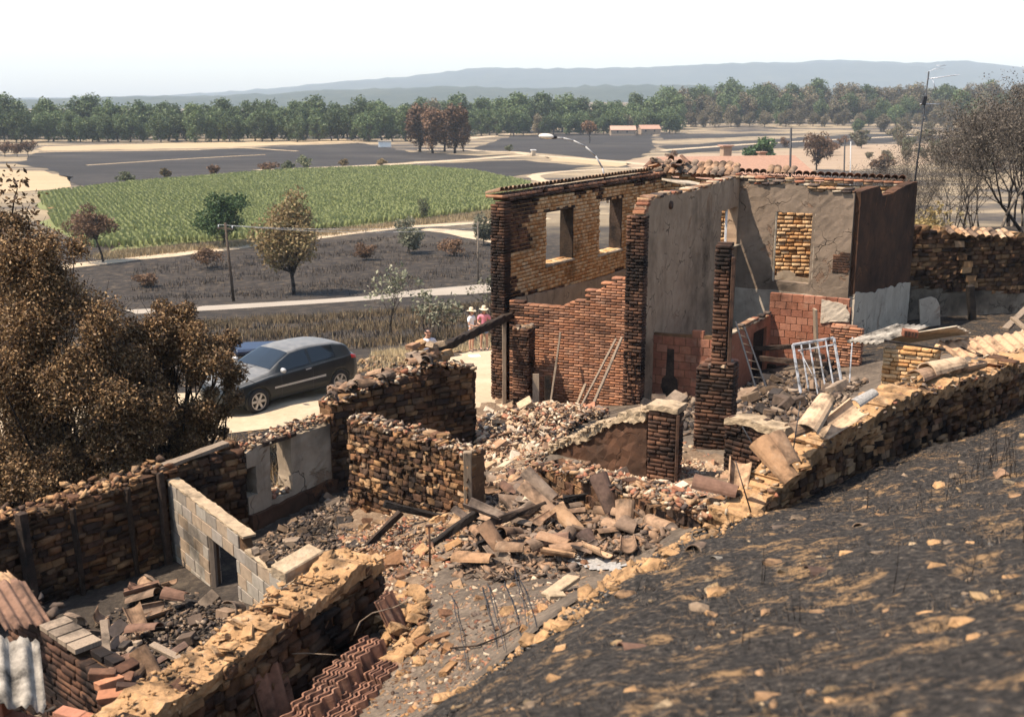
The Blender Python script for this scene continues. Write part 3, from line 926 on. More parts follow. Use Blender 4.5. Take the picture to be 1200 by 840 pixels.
hill('hills', [(-900, 117), (-200, 119), (0, 119), (130, 114), (250, 113), (330, 111), (400, 106), (520, 102.5), (640, 104), (760, 101), (900, 102), (1100, 105), (1300, 107), (2100, 110)], 3300, 1500, 3, 2)

# ---------------------------------------------------------------- trees of the valley
def tree_proto(name, label, cat, h, w, leafmat, bark, n, leaf, seed, trunk=.3, blobs=16, group=None, squash=1.0, top=0, lean=(0, 0), depth=3, shell=.5, r0=None, low=.1):
    rs = np.random.RandomState(seed)
    root = thing(name, label, cat, (0, 0, 0), group)
    zc = h * (trunk + (1 - trunk) * .5); rz = h * (1 - trunk) * .5
    B = []
    for i in range(blobs):
        d = rs.normal(size=3); d /= np.linalg.norm(d)
        k = rs.uniform(.25, .78)
        hz = d[2] * k * rz
        wk = 1 - top * max(0, hz / rz)
        c = np.array([d[0] * k * w / 2 * wk + lean[0], d[1] * k * w / 2 * wk + lean[1], zc + hz])
        s = rs.uniform(.24, .42)
        B.append((c, np.array([w / 2 * s * 1.1, w / 2 * s * 1.1, rz * s * squash])))
    segs, tips = grow(rs, (0, 0, 0), np.array([lean[0] / h * 1.5, lean[1] / h * 1.5, 1.]), h * max(trunk, .22) * 1.1, r0 or h * .022, depth, .55, kids=(2, 4), up=.2, ratio=.72)
    for c, r in B:
        p0 = np.array([lean[0] * .5, lean[1] * .5, h * max(trunk, .15) * 1.05])
        mid = p0 * .5 + c * .5 + rs.normal(size=3) * w * .04
        segs.append((p0, mid, h * .008, h * .005)); segs.append((mid, c, h * .005, h * .002))
    part('trunk', tube_mesh('trunk', segs, bark, 5), root)
    P, N = crown_points(rs, B, n, shell)
    V, FV, FN = leaf_cloud(P, N, leaf, rs)
    part('crown', mesh_np('crown', V, FV, FN, leafmat), root)
    return root
def put_tree(root, loc, rz=0, sc=(1, 1, 1)):
    root.location = loc; root.rotation_euler = (0, 0, rz); root.scale = sc
    return root
# belt of poplars along the river
belt = [tree_proto('poplar_tree', 'tall green poplar in the long tree belt behind the burnt fields', 'tree', 19, 12, 'poplar_leaf', 'pale_bark', 4200, .42, 100 + i, .0, 26, 'green trees of the river belt', 1.0, .45) for i in range(4)]
brownb = [tree_proto('scorched_poplar', 'brown scorched tree in the wood behind the burnt fields', 'tree', 17, 12, 'wood_brown', 'pale_bark', 3600, .4, 120 + i, .0, 24, 'brown trees of the river wood', 1.0, .35) for i in range(3)]
rb = random.Random(11)
first = set()
def belt_tree(px, d, h, brown):
    src = (brownb if brown else belt)
    i = rb.randrange(len(src))
    o = src[i]
    x = (px - 600) / F * d
    sc = h / 18
    loc = (x, d, gz(x, d) - .3)
    rz = rb.uniform(0, 6.28); s = (sc * rb.uniform(1.0, 1.5), sc * rb.uniform(1.0, 1.5), sc)
    k = (brown, i)
    if k not in first:
        first.add(k); put_tree(o, loc, rz, s)
    else: copy_tree(o, loc, rz, s)
def belt_row(x0, x1, n, d0, d1, h0, h1, pb):
    for i in range(n):
        f = (i + rb.uniform(-.45, .45)) / n
        px = x0 + (x1 - x0) * f
        p = pb(px) if callable(pb) else pb
        belt_tree(px, d0 + (d1 - d0) * f + rb.uniform(-9, 9), rb.uniform(h0, h1), rb.random() < p)
belt_row(-60, 490, 44, 500, 515, 10, 18, .02)
belt_row(-60, 490, 46, 540, 560, 15, 23.5, .0)
belt_row(480, 800, 28, 575, 640, 10, 17, .05)
belt_row(500, 800, 28, 625, 690, 19, 24, .03)
rbn = lambda px: .28 if px < 930 else .72
belt_row(780, 1270, 36, 700, 720, 9, 16, .85)
belt_row(780, 1270, 40, 740, 760, 17, 24, rbn)
belt_row(780, 1270, 38, 830, 860, 23, 29, rbn)
belt_row(1000, 1270, 14, 640, 660, 8, 15, .95)
# scorched clump in mid valley
dk = tree_proto('scorched_poplar', 'first from the white hut among the scorched poplars clumped in the burnt fields', 'tree', 19, 9, 'rust_leaf', 'burnt_bark', 3600, .45, 140, .06, 26, 'scorched poplars of the clump in the burnt fields', 1.0, .2)
ORD = ['first', 'second', 'third', 'fourth', 'fifth', 'sixth', 'seventh', 'eighth']
for i, (px, h, w) in enumerate([(492, 19, 1.0), (507, 17.5, .85), (521, 17, .8), (533, 19, .9), (543, 14, .5)]):
    p = atz(px, 178 + (i % 2) * 2, VALLEY)
    w *= 1.4; (put_tree(dk, p, i, (w, w, h / 19)) if i == 0 else copy_tree(dk, p, i * 2.1, (w, w, h / 19), ORD[i] + ' from the white hut among the scorched poplars clumped in the burnt fields'))
# single trees and shrubs: (name, label, px, base row, height px, width px, leaf, bark, n, trunk)
def single(name, label, px, py, hp, wp, leaf, bark, n, seed, trunk=.2, cat='tree', ls=.13, z=None, **kw):
    p = gp(px, py) if z is None else atz(px, py, z)
    k = p.y / F
    h, w = hp * k, wp * k
    t = tree_proto(name, label, cat, h, w, leaf, bark, n, ls, seed, trunk, **kw)
    return put_tree(t, (p.x, p.y, p.z - .05))
single('walnut_tree', 'round dark green tree at the edge of the maize field', 263, 289, 68, 76, 'green_leaf', 'bark', 5200, 201, .12, ls=.19, blobs=22)
single('ash_tree', 'large tan scorched tree beside the valley road', 344, 346, 131, 92, 'brown_leaf', 'burnt_bark', 8200, 202, .2, ls=.16, blobs=30, top=.55)
single('oak_tree', 'small brown scorched tree with a leaning trunk beside the field track', 121, 308, 70, 66, 'rust_leaf', 'burnt_bark', 3800, 203, .38, ls=.15, blobs=18, lean=(-1.0, 0))
single('bush', 'round dusty green bush by the bend of the field track', 480, 297, 44, 44, 'dusty_leaf', 'bark', 2600, 204, .03, 'bush', ls=.16)
single('bush', 'dusty olive bush close to the gable corner of the ruined house', 567, 287, 38, 40, 'dusty_leaf', 'bark', 2200, 205, .03, 'bush', ls=.16)
single('sapling', 'thin dark sapling behind the dusty green bush', 497, 258, 30, 22, 'olive_leaf', 'burnt_bark', 700, 206, .1, ls=.14)
single('bush', 'low brown burnt bush between the track and the valley road', 430, 305, 24, 34, 'rust_leaf', 'burnt_bark', 1300, 207, .02, 'bush', ls=.12)
single('bush', 'low brown burnt bush right of the dusty green bush', 532, 300, 24, 36, 'rust_leaf', 'burnt_bark', 1300, 208, .02, 'bush', ls=.12)
single('bush', 'scorched brown bush at the foot of the walnut tree', 243, 315, 30, 46, 'rust_leaf', 'burnt_bark', 1500, 209, .02, 'bush', ls=.12)
single('bush', 'low scorched bush between the utility pole and the leaning tree', 172, 336, 20, 36, 'rust_leaf', 'burnt_bark', 1100, 210, .02, 'bush', ls=.12)
for i, (px, py, hp, wp, c) in enumerate([(149, 214, 14, 24, 'olive_leaf'), (194, 210, 14, 14, 'brown_leaf'), (252, 206, 14, 16, 'rust_leaf'), (315, 203, 15, 26, 'rust_leaf'), (338, 201, 14, 18, 'olive_leaf'), (357, 199, 18, 22, 'olive_leaf'), (402, 195, 9, 14, 'brown_leaf'), (447, 194, 8, 14, 'brown_leaf')]):
    single('field_bush', ORD[i] + ' small scorched bush from the stubble corner along the far margin of the maize', px, py, hp, wp, c, 'burnt_bark', 500, 220 + i, .03, 'bush', .3, VALLEY, group='bushes on the far margin of the maize')
for i, (px, hp) in enumerate([(6, 19), (20, 17), (33, 22)]):
    single('scorched_tree', 'small scorched tree at the end of the pale stubble strip', px, 184, hp, 24, 'rust_leaf', 'burnt_bark', 600, 240 + i, .2, 'tree', .35, VALLEY, group='scorched trees by the stubble strip')
single('round_tree', 'round brown tree alone in the burnt field behind the street lamp', 691, 168, 28, 20, 'rust_leaf', 'burnt_bark', 900, 250, .35, z=VALLEY, ls=.4)
single('bush', 'dark bush in the burnt field near the scorched clump', 596, 178, 9, 12, 'olive_leaf', 'bark', 300, 251, .03, 'bush', .3, VALLEY)
single('bush', 'dark green bush behind the chimney of the pink roofed house', 893, 197, 38, 44, 'green_leaf', 'bark', 2400, 252, .03, 'bush', ls=.5, z=VALLEY)
single('round_tree', 'bare brown round tree right of the black post', 957, 200, 50, 40, 'rust_leaf', 'burnt_bark', 1600, 253, .1, ls=.3, z=VALLEY)
for i, (px, py, hp, wp) in enumerate([(1008, 167, 16, 26), (1048, 165, 20, 26), (1085, 166, 16, 24), (1150, 158, 22, 34)]):
    single('scorched_tree', 'brown scorched tree along the far track below the hill', px, py, hp, wp, 'wood_brown', 'pale_bark', 700, 260 + i, .05, 'tree', .6, VALLEY, group='scorched trees along the far track')

# bare burnt trees and shrubs on the right behind the house
def bare_tree(name, label, loc, h, seed, depth=5, r=None, bark='burnt_bark', spread=.5, L=.26, cat='tree', leaf=None, nleaf=0, ls=.06, stems=1, ratio=.74, group=None, up=.22):
    rs = np.random.RandomState(seed)
    root = thing(name, label, cat, loc, group)
    segs, tips = [], []
    for k in range(stems):
        a = rs.uniform(0, 6.28)
        d = np.array([math.cos(a) * .35, math.sin(a) * .35, 1.]) if stems > 1 else np.array([rs.normal() * .08, rs.normal() * .08, 1.])
        s, t = grow(rs, (loc[0] + math.cos(a) * .08 * (stems > 1), loc[1] + math.sin(a) * .08 * (stems > 1), loc[2] - .1), d / np.linalg.norm(d), h * L, (r or h * .018), depth, spread, kids=(2, 4), up=up, ratio=ratio)
        segs += s; tips += t
    zmax = max(s[1][2] for s in segs) - loc[2]
    k = h / zmax
    base = np.array(loc)
    segs = [(base + (p - base) * k, base + (q - base) * k, a, b) for p, q, a, b in segs]
    part('trunk', tube_mesh('trunk', segs, bark, 4), root)
    if leaf:
        T = np.array([base + (t - base) * k for t in tips])
        P = T[rs.randint(0, len(T), nleaf)] + rs.normal(size=(nleaf, 3)) * h * .016
        V, FV, FN = leaf_cloud(P, rs.normal(size=(nleaf, 3)), ls, rs)
        part('crown', mesh_np('crown', V, FV, FN, leaf), root)
    return root
def on(px, d): 
    x = (px - 600) / F * d
    return (x, d, gz(x, d))
bare_tree('bare_tree', 'tall bare burnt tree with forked grey trunk behind the tile-capped wall', on(1166, 47), 7.2, 301, 5, .085, 'pale_bark', .42, .24, leaf='grey_twig', nleaf=6000, ls=.035)
bare_tree('bare_tree', 'bushy grey burnt tree at the far right behind the tile-capped wall', on(1208, 50), 7.8, 302, 6, .1, 'burnt_bark', .55, .22, leaf='grey_twig', nleaf=9000, ls=.04, stems=2)
bare_tree('bare_tree', 'thin burnt tree leaning behind the forked grey tree', on(1128, 54), 6.0, 303, 6, .06, 'burnt_bark', .5, .24, leaf='grey_twig', nleaf=2500, ls=.04)
bare_tree('bare_tree', 'many-stemmed burnt tree beyond the forked grey tree', on(1185, 62), 9.8, 308, 6, .08, 'burnt_bark', .5, .22, stems=3, leaf='grey_twig', nleaf=9000, ls=.05)
bare_tree('yellowed_bush', 'yellowed leafy bush beside the antenna mast behind the wall', on(1099, 42), 3.2, 304, 4, .04, 'pale_bark', .6, .25, 'bush', 'yellow_leaf', 2600, .075, 3)
bare_tree('burnt_shrub', 'dark burnt leafless shrub behind the roof edge by the antenna', on(1040, 50), 4.2, 305, 6, .03, 'burnt_bark', .55, .25, 'bush', None, 0, .06, 4)
bare_tree('burnt_shrub', 'small dark burnt shrub behind the ridge tiles', on(985, 55), 2.9, 306, 4, .03, 'burnt_bark', .6, .25, 'bush', 'olive_leaf', 500, .07, 4)
for i, (px, d, h) in enumerate([(1012, 47, 3.6), (1026, 52, 4.2), (1060, 46, 3.6), (1075, 55, 4.6), (1110, 50, 4.6), (1060, 60, 4.8), (1142, 49, 4.6), (1000, 58, 4.0)]):
    bare_tree('burnt_shrub', 'tangled grey-brown burnt shrub between the antenna mast and the bare trees', on(px, d), h, 330 + i, 5, .03, 'burnt_bark', .55, .25, 'bush', 'grey_twig', 1800, .03, 4, group='tangled burnt shrubs behind the house')
for i, (px, d, h) in enumerate([(1150, 66, 9.0), (1200, 56, 8.0), (1225, 60, 9.0), (1118, 70, 7.6), (1190, 74, 10.5)]):
    bare_tree('bare_tree', 'dense grey burnt tree with fine twigs in the grove behind the tile-capped wall', on(px, d), h, 345 + i, 6, .07, 'pale_bark', .5, .2, 'tree', 'grey_twig', 8000, .045, 2, group='burnt trees of the grove on the right')
for i, (px, d) in enumerate([(1120, 44), (1145, 41), (1180, 42), (1196, 45), (1078, 40)]):
    bare_tree('dead_bush', 'low pale leafless bush along the back of the tile-capped wall', on(px, d), 1.5, 310 + i, 4, .014, 'pale_bark', .6, .25, 'bush', None, 0, .06, 4, group='pale leafless bushes behind the tile-capped wall')
bushes = [tree_proto('burnt_bush', 'scorched bush dotted over the burnt fields beyond the house', 'bush', 4, 5, lf, 'burnt_bark', 700, .28, 270 + k, .03, 14, 'scorched bushes dotted over the fields beyond the house') for k, lf in enumerate(('rust_leaf', 'olive_leaf', 'wood_brown'))]
rq = random.Random(17)
for i in range(46):
    px, py = rq.uniform(985, 1205), rq.uniform(166, 204)
    if i % 6 == 0: px, py = rq.uniform(780, 980), rq.uniform(172, 195)
    p = atz(px, py, VALLEY); s = rq.uniform(.6, 1.5)
    (put_tree(bushes[i], p, rq.uniform(0, 6), (s, s, s)) if i < 3 else copy_tree(bushes[i % 3], p, rq.uniform(0, 6), (s * rq.uniform(.8, 1.3), s, s)))
# sparse young trees by the valley road
for i, (px, py, hp, n, lab) in enumerate([(457, 396, 92, 420, 'sparse young tree with pale dry leaves in front of the valley road'), (497, 398, 62, 260, 'thin scorched sapling right of the pale young tree'), (585, 392, 78, 420, 'sparse pale-leaved sapling against the corner of the house'), (527, 388, 44, 320, 'low scorched shrub behind the people on the road')]):
    p = gp(px, py)
    bare_tree('sapling', lab, (p.x, p.y, p.z), hp * p.y / F, 320 + i, 4, .035, 'burnt_bark', .55, .26, 'tree', 'dusty_leaf', n, .10, 2)

# ---------------------------------------------------------------- grass
def tufts(name, label, cat, pts, h, mat, seed, blades=5, w=.012, spread=.12, lean=.35):
    rs = np.random.RandomState(seed)
    P = np.repeat(np.array(pts), blades, 0); n = len(P)
    o2 = rs.normal(size=(n, 2)) * spread
    x, y = P[:, 0] + o2[:, 0], P[:, 1] + o2[:, 1]
    z = gz_arr(x, y) - .02
    hh = h * rs.uniform(.4, 1.25, n); an = rs.uniform(0, 6.28, n); b = hh * lean * rs.uniform(.2, 1.4, n)
    dx, dy = np.cos(an), np.sin(an)
    V = np.empty((n, 4, 3)); ww = w * rs.uniform(.6, 1.5, n)
    V[:, 0] = np.stack([x - dy * ww, y + dx * ww, z], 1); V[:, 1] = np.stack([x + dy * ww, y - dx * ww, z], 1)
    V[:, 2] = np.stack([x + dx * b * .5 + dy * ww * .7, y + dy * b * .5 - dx * ww * .7, z + hh * .6], 1)
    V[:, 3] = np.stack([x + dx * b, y + dy * b, z + hh], 1)
    me = mesh_np(name, V.reshape(-1, 3), np.arange(n * 4), np.full(n, 4), mat)
    o = bpy.data.objects.new(name, me); COL.objects.link(o); o['kind'] = 'stuff'
    tag(o, label, cat)
def zone(px, n, seed, clump=.6):
    """random ground points inside an outline read off the photograph"""
    rs = np.random.RandomState(seed)
    P = np.array([tuple(gp(a, b))[:2] for a, b in px])
    lo, hi = P.min(0), P.max(0); out = []
    tot = 0
    while tot < n:
        q = lo + rs.uniform(0, 1, (n * 2, 2)) * (hi - lo)
        nz = np.sin(q[:, 0] * .9 + 1.3) * np.cos(q[:, 1] * .7) + np.sin(q[:, 0] * .37 - q[:, 1] * .5)
        q = q[rs.uniform(0, 1, len(q)) < 1 - clump + clump * (nz > 0.1)]
        ins = np.zeros(len(q), bool); j = len(P) - 1
        for i in range(len(P)):
            xi, yi = P[i]; xj, yj = P[j]
            ins ^= ((yi > q[:, 1]) != (yj > q[:, 1])) & (q[:, 0] < (xj - xi) * (q[:, 1] - yi) / (yj - yi + 1e-9) + xi); j = i
        out.append(q[ins]); tot += ins.sum()
    return np.concatenate(out)[:n]
G1 = [(190, 408), (230, 378), (400, 368), (560, 356), (600, 352), (600, 392), (560, 398), (430, 408), (300, 415)]
tufts('dry_grass', 'dry brown grass standing on the slope below the valley road', 'grass', zone(G1, 2600, 1, .9), .42, 'dry_grass', 1, 5, .014, .2)
tufts('burnt_grass', 'blackened grass stubs on the slope below the valley road', 'grass', zone(G1, 1800, 2), .32, 'burnt_grass', 2, 5, .025, .2)
tufts('burnt_scrub', 'blackened scrub between the valley road and the field track', 'scrub', zone([(150, 355), (160, 312), (290, 297), (400, 284), (480, 275), (590, 290), (600, 326), (480, 340), (300, 351)], 1300, 3, .9), .4, 'burnt_grass', 3, 6, .03, .4)
tufts('track_grass', 'straw-coloured grass along the edge of the maize and the field track', 'grass', zone([(100, 303), (130, 296), (290, 284), (400, 270), (470, 262), (600, 246), (600, 254), (470, 266), (400, 275), (290, 289), (140, 304)], 2200, 4, .2), .6, 'straw', 4, 5, .05, .5)
tufts('verge_grass', 'straw-coloured grass on the verge of the dirt road', 'grass', zone([(420, 430), (470, 408), (540, 400), (600, 392), (600, 400), (545, 412), (480, 428), (440, 440)], 700, 6), .3, 'straw', 6, 5, .012, .12)
# ================================================================ the burnt house
def on_wall(px, py, A, B):
    """photo pixel -> (distance along the wall, height) on the wall's plane"""
    A2, u, nr, L = wall_axes(A, B)
    r = ray(px, py)
    # A2 + u s = r k  (plan)
    M = np.array([[r[0], -u.x], [r[1], -u.y]])
    k, s = np.linalg.solve(M, np.array([A2.x, A2.y]))
    return s, CAMZ + r[2] * k
def hole_px(x0, y0, x1, y1, A, B):
    s0, za = on_wall(x0, y0, A, B); s1, zb = on_wall(x1, y1, A, B)
    return (min(s0, s1), max(s0, s1), min(za, zb), max(za, zb))
def prof_px(pts, A, B):
    q = sorted(on_wall(x, y, A, B) for x, y in pts)
    return q
def wp(A, B, s, y=0, z=0):
    A2, u, nr, L = wall_axes(A, B)
    p = A2 + u * s + nr * y
    return Vector((p.x, p.y, z))

# roof tiles ------------------------------------------------------
def tile_shape(L=.46, w0=.115, w1=.09, th=.014, seg=8, arc=math.pi * .92):
    V, Fc = [], []
    for (x, w) in ((-L / 2, w0), (L / 2, w1)):
        for rr in (w, w - th):
            for i in range(seg + 1):
                a = (math.pi - arc) / 2 + arc * i / seg
                V.append((x, math.cos(a) * rr, math.sin(a) * rr * .85))
    n = seg + 1
    o0, i0, o1, i1 = 0, n, 2 * n, 3 * n
    for i in range(seg):
        Fc.append([o0 + i, o1 + i, o1 + i + 1, o0 + i + 1])
        Fc.append([i0 + i, i0 + i + 1, i1 + i + 1, i1 + i])
        Fc.append([o0 + i, o0 + i + 1, i0 + i + 1, i0 + i]); Fc.append([o1 + i, i1 + i, i1 + i + 1, o1 + i + 1])
    Fc.append([o0, i0, i1, o1]); Fc.append([o0 + seg, o1 + seg, i1 + seg, i0 + seg])
    return V, Fc
def half_tile(seed):
    """a broken barrel tile"""
    V, Fc = tile_shape(L=.30)
    rs = random.Random(seed)
    V = [(x + (rs.uniform(-.05, .05) if x > 0 else 0), y, z) for x, y, z in V]
    return V, Fc
_tm = {}
def tile_mesh(mat, kind=0):
    if (mat, kind) not in _tm:
        V, Fc = tile_shape() if kind == 0 else half_tile(kind)
        _tm[(mat, kind)] = mesh_of('roof_tile', V, Fc, mat)
    return _tm[(mat, kind)]
def tile_obj(mat, loc, rot, sc=1.0, parent=None, kind=0, name='roof_tile'):
    o = bpy.data.objects.new(name, tile_mesh(mat, kind))
    link(o, parent)
    o.location = loc; o.rotation_euler = rot; o.scale = (sc, sc, sc)
    return o
def dir_rot(d, roll=0):
    d = Vector(d).normalized()
    return (roll, -math.asin(d.z), math.atan2(d.y, d.x))

LA, LB = (-.2, 28.0), (5.0, 37.0)
PA, PB = (3.05, 26.5), (6.65, 33.2)
KB = (9.69, 31.5)
RB_ = (12.56, 35.1)
rr = random.Random(21)

# ---- gable wall with two windows
def window_wall():
    A, B = LA, LB
    W = wall_thing('house_wall', 'tall orange brick wall with two empty windows and a row of eave tiles', 'wall', A, B)
    L = wall_axes(A, B)[3]
    zt0, zt1 = on_wall(590, 236, A, B)[1], on_wall(772, 208, A, B)[1]
    top = [(0, zt0), (L, zt1)]
    zl = prof_px([(602, 346), (640, 338), (690, 326), (742, 309), (775, 300)], A, B)
    holes = [hole_px(634, 249, 664, 302, A, B), hole_px(697, 236, 721, 291, A, B)]
    lowf = prof(zl)
    # lower storey, plastered pale inside
    part('lower_wall', cell_mesh('lower_wall', A, B, .42, lambda s: lowf(s) - .02, gbase(A, B), 'pale_plaster', cell=.2, seed=3), W)
    part('wall_core', cell_mesh('wall_core', A, B, .30, lambda s: prof(top)(s) - .05, lambda s: lowf(s) - .05, 'clay_mortar', holes, .16, .01, 4), W)
    pcs = courses(A, B, .38, top, lowf, .10, .175, holes, 2, .024, .02, 5, 'brick', .3, .06, .04)
    soot, clean = [], []
    for i, M in pcs:
        s, z = (Vector((M[0, 3] - A[0], M[1, 3] - A[1], 0))).length, M[2, 3]
        a = max(0, 1.5 - s) * (.9 if z > zt0 - 1.3 else .25) + max(0, z - zt0 + .45) * 1.3 + max(0, .16 - (z - lowf(s))) * 3
        (soot if a + .3 * math.sin(3.1 * s + 2 * z) * math.sin(4.3 * z - 1.7 * s) + rr.uniform(-.13, .13) > .55 else clean).append((i, M))
    part('bricks', joined_mesh('bricks', 'brick', clean, 'warm_brick'), W, kind='stuff')
    part('sooty_bricks', joined_mesh('bricks', 'brick', soot, 'charred_brick'), W, kind='stuff')
    for h in holes:
        p0, p1 = wp(A, B, h[0] - .08, 0, h[2] - .035), wp(A, B, h[1] + .08, 0, h[2] - .035)
        part('window_sill', beam_mesh('window_sill', p0, p1, .44, .07, 'lime_floor', .01, .008), W)
        part('window_jamb', beam_mesh('window_jamb', wp(A, B, h[1] - .02, 0, h[2]), wp(A, B, h[1] - .02, 0, h[3]), .05, .40, 'charred_wood', .006, .006, 5, math.atan2(wall_axes(A, B)[1].y, wall_axes(A, B)[1].x)), W)
        q0, q1 = wp(A, B, h[0] - .15, 0, h[3] + .04), wp(A, B, h[1] + .15, 0, h[3] + .04)
        part('lintel', beam_mesh('lintel', q0, q1, .36, .09, 'charred_wood', .01, .008, 3), W)
    # end pier
    pr = [courses(wp(A, B, -.17, .21)[:2], wp(A, B, -.17, -.21)[:2], .34, zt0, gz(*A) - .2, .075, .24, (), 1, .012, .01, 8, 'brick')]
    part('end_pier', joined_mesh('end_pier', 'brick', pr[0], 'charred_brick'), W, kind='stuff')
    # cornice: two projecting brick courses, then eave tiles
    for k, (o, z) in enumerate(((.0, .0), (-.05, .085))):
        it = courses(wp(A, B, -.35, o)[:2], wp(A, B, L, o)[:2], .50, zt1 + 9, 0, .075, .30, (), 1, .015, .01, 60 + k, 'brick')
        it = []
        n = int((L + .35) / .3)
        A2, u, nr, _ = wall_axes(A, B)
        for j in range(n):
            if rr.random() < .06: continue
            s = -.35 + (j + .5) * .3
            p = wp(A, B, s, o - .04, np.interp(s, [0, L], [zt0, zt1]) + .05 + z)
            it.append((rr.randrange(4), frame(u, nr, (0, 0, 1), .285, .5 + rr.uniform(-.03, .03), .075, p)))
        part('cornice_course', joined_mesh('cornice', 'brick', it, 'charred_brick' if k == 0 else 'red_brick'), W, kind='stuff')
    A2, u, nr, _ = wall_axes(A, B)
    d = Vector((-nr.x, -nr.y, -.22))
    n = int((L + .3) / .215)
    for j in range(n):
        s = -.25 + j * .215
        if s > 9.0 and rr.random() < .5: continue
        z = np.interp(s, [0, L], [zt0, zt1]) + .20
        p = wp(A, B, s, -.12, z)
        tile_obj('clay_tile', p + Vector((0, 0, .03)), dir_rot(d, rr.uniform(-.05, .05)), 1.0, W)
        q = wp(A, B, s + .107, -.12, z)
        tile_obj('sooty_tile', q, dir_rot(d, math.pi), 1.0, W)
    return W
window_wall()

# ---- front cross wall of red brick with stepped top
def front_wall():
    A, B = (-.02, 27.75), (2.95, 26.45)
    W = wall_thing('house_wall', 'red brick wall with stepped broken top below the windows', 'wall', A, B)
    L = wall_axes(A, B)[3]
    z = lambda x, y: on_wall(x, y, A, B)
    top = [z(600, 350), z(617, 353), z(640, 357), z(668, 361), z(670, 352), z(690, 350), z(691, 339), z(706, 340), z(708, 332), z(722, 330), z(724, 324), z(748, 322)]
    part('wall_core', cell_mesh('wall_core', A, B, .20, lambda s: prof(top)(s) - .06, gbase(A, B), 'mortar', (), .18, .008, 5), W)
    pcs = courses(A, B, .25, top, gbase(A, B), .068, .27, (), 1, .007, .004, 9, 'brick', .3, 0)
    soot = [q for q in pcs if rr.random() < max(0, .8 - math.hypot(q[1][0, 3] - A[0], 0) * 1.1)]
    ids = set(map(id, soot))
    part('bricks', joined_mesh('bricks', 'brick', [q for q in pcs if id(q) not in ids], 'red_brick'), W, kind='stuff')
    if soot: part('sooty_bricks', joined_mesh('bricks', 'brick', soot, 'charred_brick'), W, kind='stuff')
    # broken pier at the gable corner
    P = [(at(604, 380, 27.0).x, 27.0), (at(624, 380, 26.8).x, 26.8)]
    V = wall_thing('brick_pier', 'short broken red and black brick pier at the corner of the house', 'pier', *P)
    put(courses(P[0], P[1], .40, lambda s: on_wall(612, 384, *P)[1], gz(*P[0]) - .2, .07, .24, (), 2, .012, .015, 31, 'brick', .8), 'brick', 'charred_brick', V, 'brick')
    for k in range(9):
        c = wp(*P, rr.uniform(.05, .4), rr.uniform(-.15, .15), on_wall(612, 384, *P)[1] + rr.uniform(-.02, .05))
        place('brick', 'brick', k % 4, 'rubble', trs(c, (rr.uniform(-.3, .3), rr.uniform(-.3, .3), rr.uniform(0, 3)), (.22, .11, .06)), V)
    p = at(591, 376, 27.2); q = Vector((p.x, p.y, gz(p.x, p.y) - .1))
    tag(part('timber_post', beam_mesh('timber_post', q, p, .10, .12, 'grey_wood', .01, .006)), 'grey timber post standing at the corner of the house', 'post')
front_wall()

# ---- plastered cross wall (in shade) with its brick end pier
def plaster_wall():
    A, B = PA, PB
    W = wall_thing('house_wall', 'tall smooth brown plastered wall with broken top between two rooms', 'wall', A, B)
    L = wall_axes(A, B)[3]
    z = lambda x, y: on_wall(x, y, A, B)
    top = prof_px([(753, 240), (758, 233), (765, 231), (775, 228), (790, 226), (812, 222), (830, 216), (850, 210), (862, 208)], A, B)
    hole = hole_px(840, 247, 857, 286, A, B)
    part('plaster', cell_mesh('plaster', A, B, .30, top, gbase(A, B), 'grey_plaster', [hole], .13, .012, 6), W)
    part('cap_bricks', joined_mesh('cap', 'brick', [(rr.randrange(4), trs(wp(A, B, s, rr.uniform(-.05, .05), prof(top)(s) + .02), (rr.uniform(-.1, .1), rr.uniform(-.1, .1), 1.08 + rr.uniform(-.2, .2)), (.22, .30, .07))) for s in np.arange(.1, L, .23) if rr.random() < .8], 'rubble'), W, kind='stuff')
    # brick end pier
    pz = z(748, 252)[1]
    P = (wp(A, B, -.14, .24)[:2], wp(A, B, -.14, -.24)[:2])
    put(courses(P[0], P[1], .30, pz, gz(*A) - .2, .078, .24, (), 1, .014, .02, 12, 'brick', .5, 0), 'brick', 'charred_brick', W, 'end_brick')
    st = [(rr.randrange(4), trs(wp(A, B, s, 0, zz), (0, 0, 1.08 + rr.uniform(-.1, .1)), (.26, .30, .07))) for s, zz in [(0.02, pz + .06), (.12, pz + .14), (.2, pz + .22), (.08, pz + .1), (.28, pz + .3), (.2, pz + .15)]]
    put(st, 'brick', 'red_brick', W, 'step_brick', True)
    # window frame leaning in the opening
    for s in (hole[0] + .05, (hole[0] + hole[1]) / 2):
        part('window_frame', beam_mesh('window_frame', wp(A, B, s, .05, hole[2]), wp(A, B, s, .05, hole[3]), .06, .05, 'white_paint', .005), W)
    part('window_sill', beam_mesh('window_sill', wp(A, B, hole[0] - .1, .05, hole[2] - .03), wp(A, B, hole[1] + .1, .05, hole[2] - .03), .4, .06, 'lime_floor', .01), W)
    # round flue hole with its soot ring
    c = wp(A, B, z(779, 240)[0], .155, z(779, 240)[1])
    nr = wall_axes(A, B)[2]
    part('flue_collar', tube_mesh('flue_collar', [(c - nr * .02, c + nr * .04, .11, .10)], 'rusty_iron', 12), W)
plaster_wall()

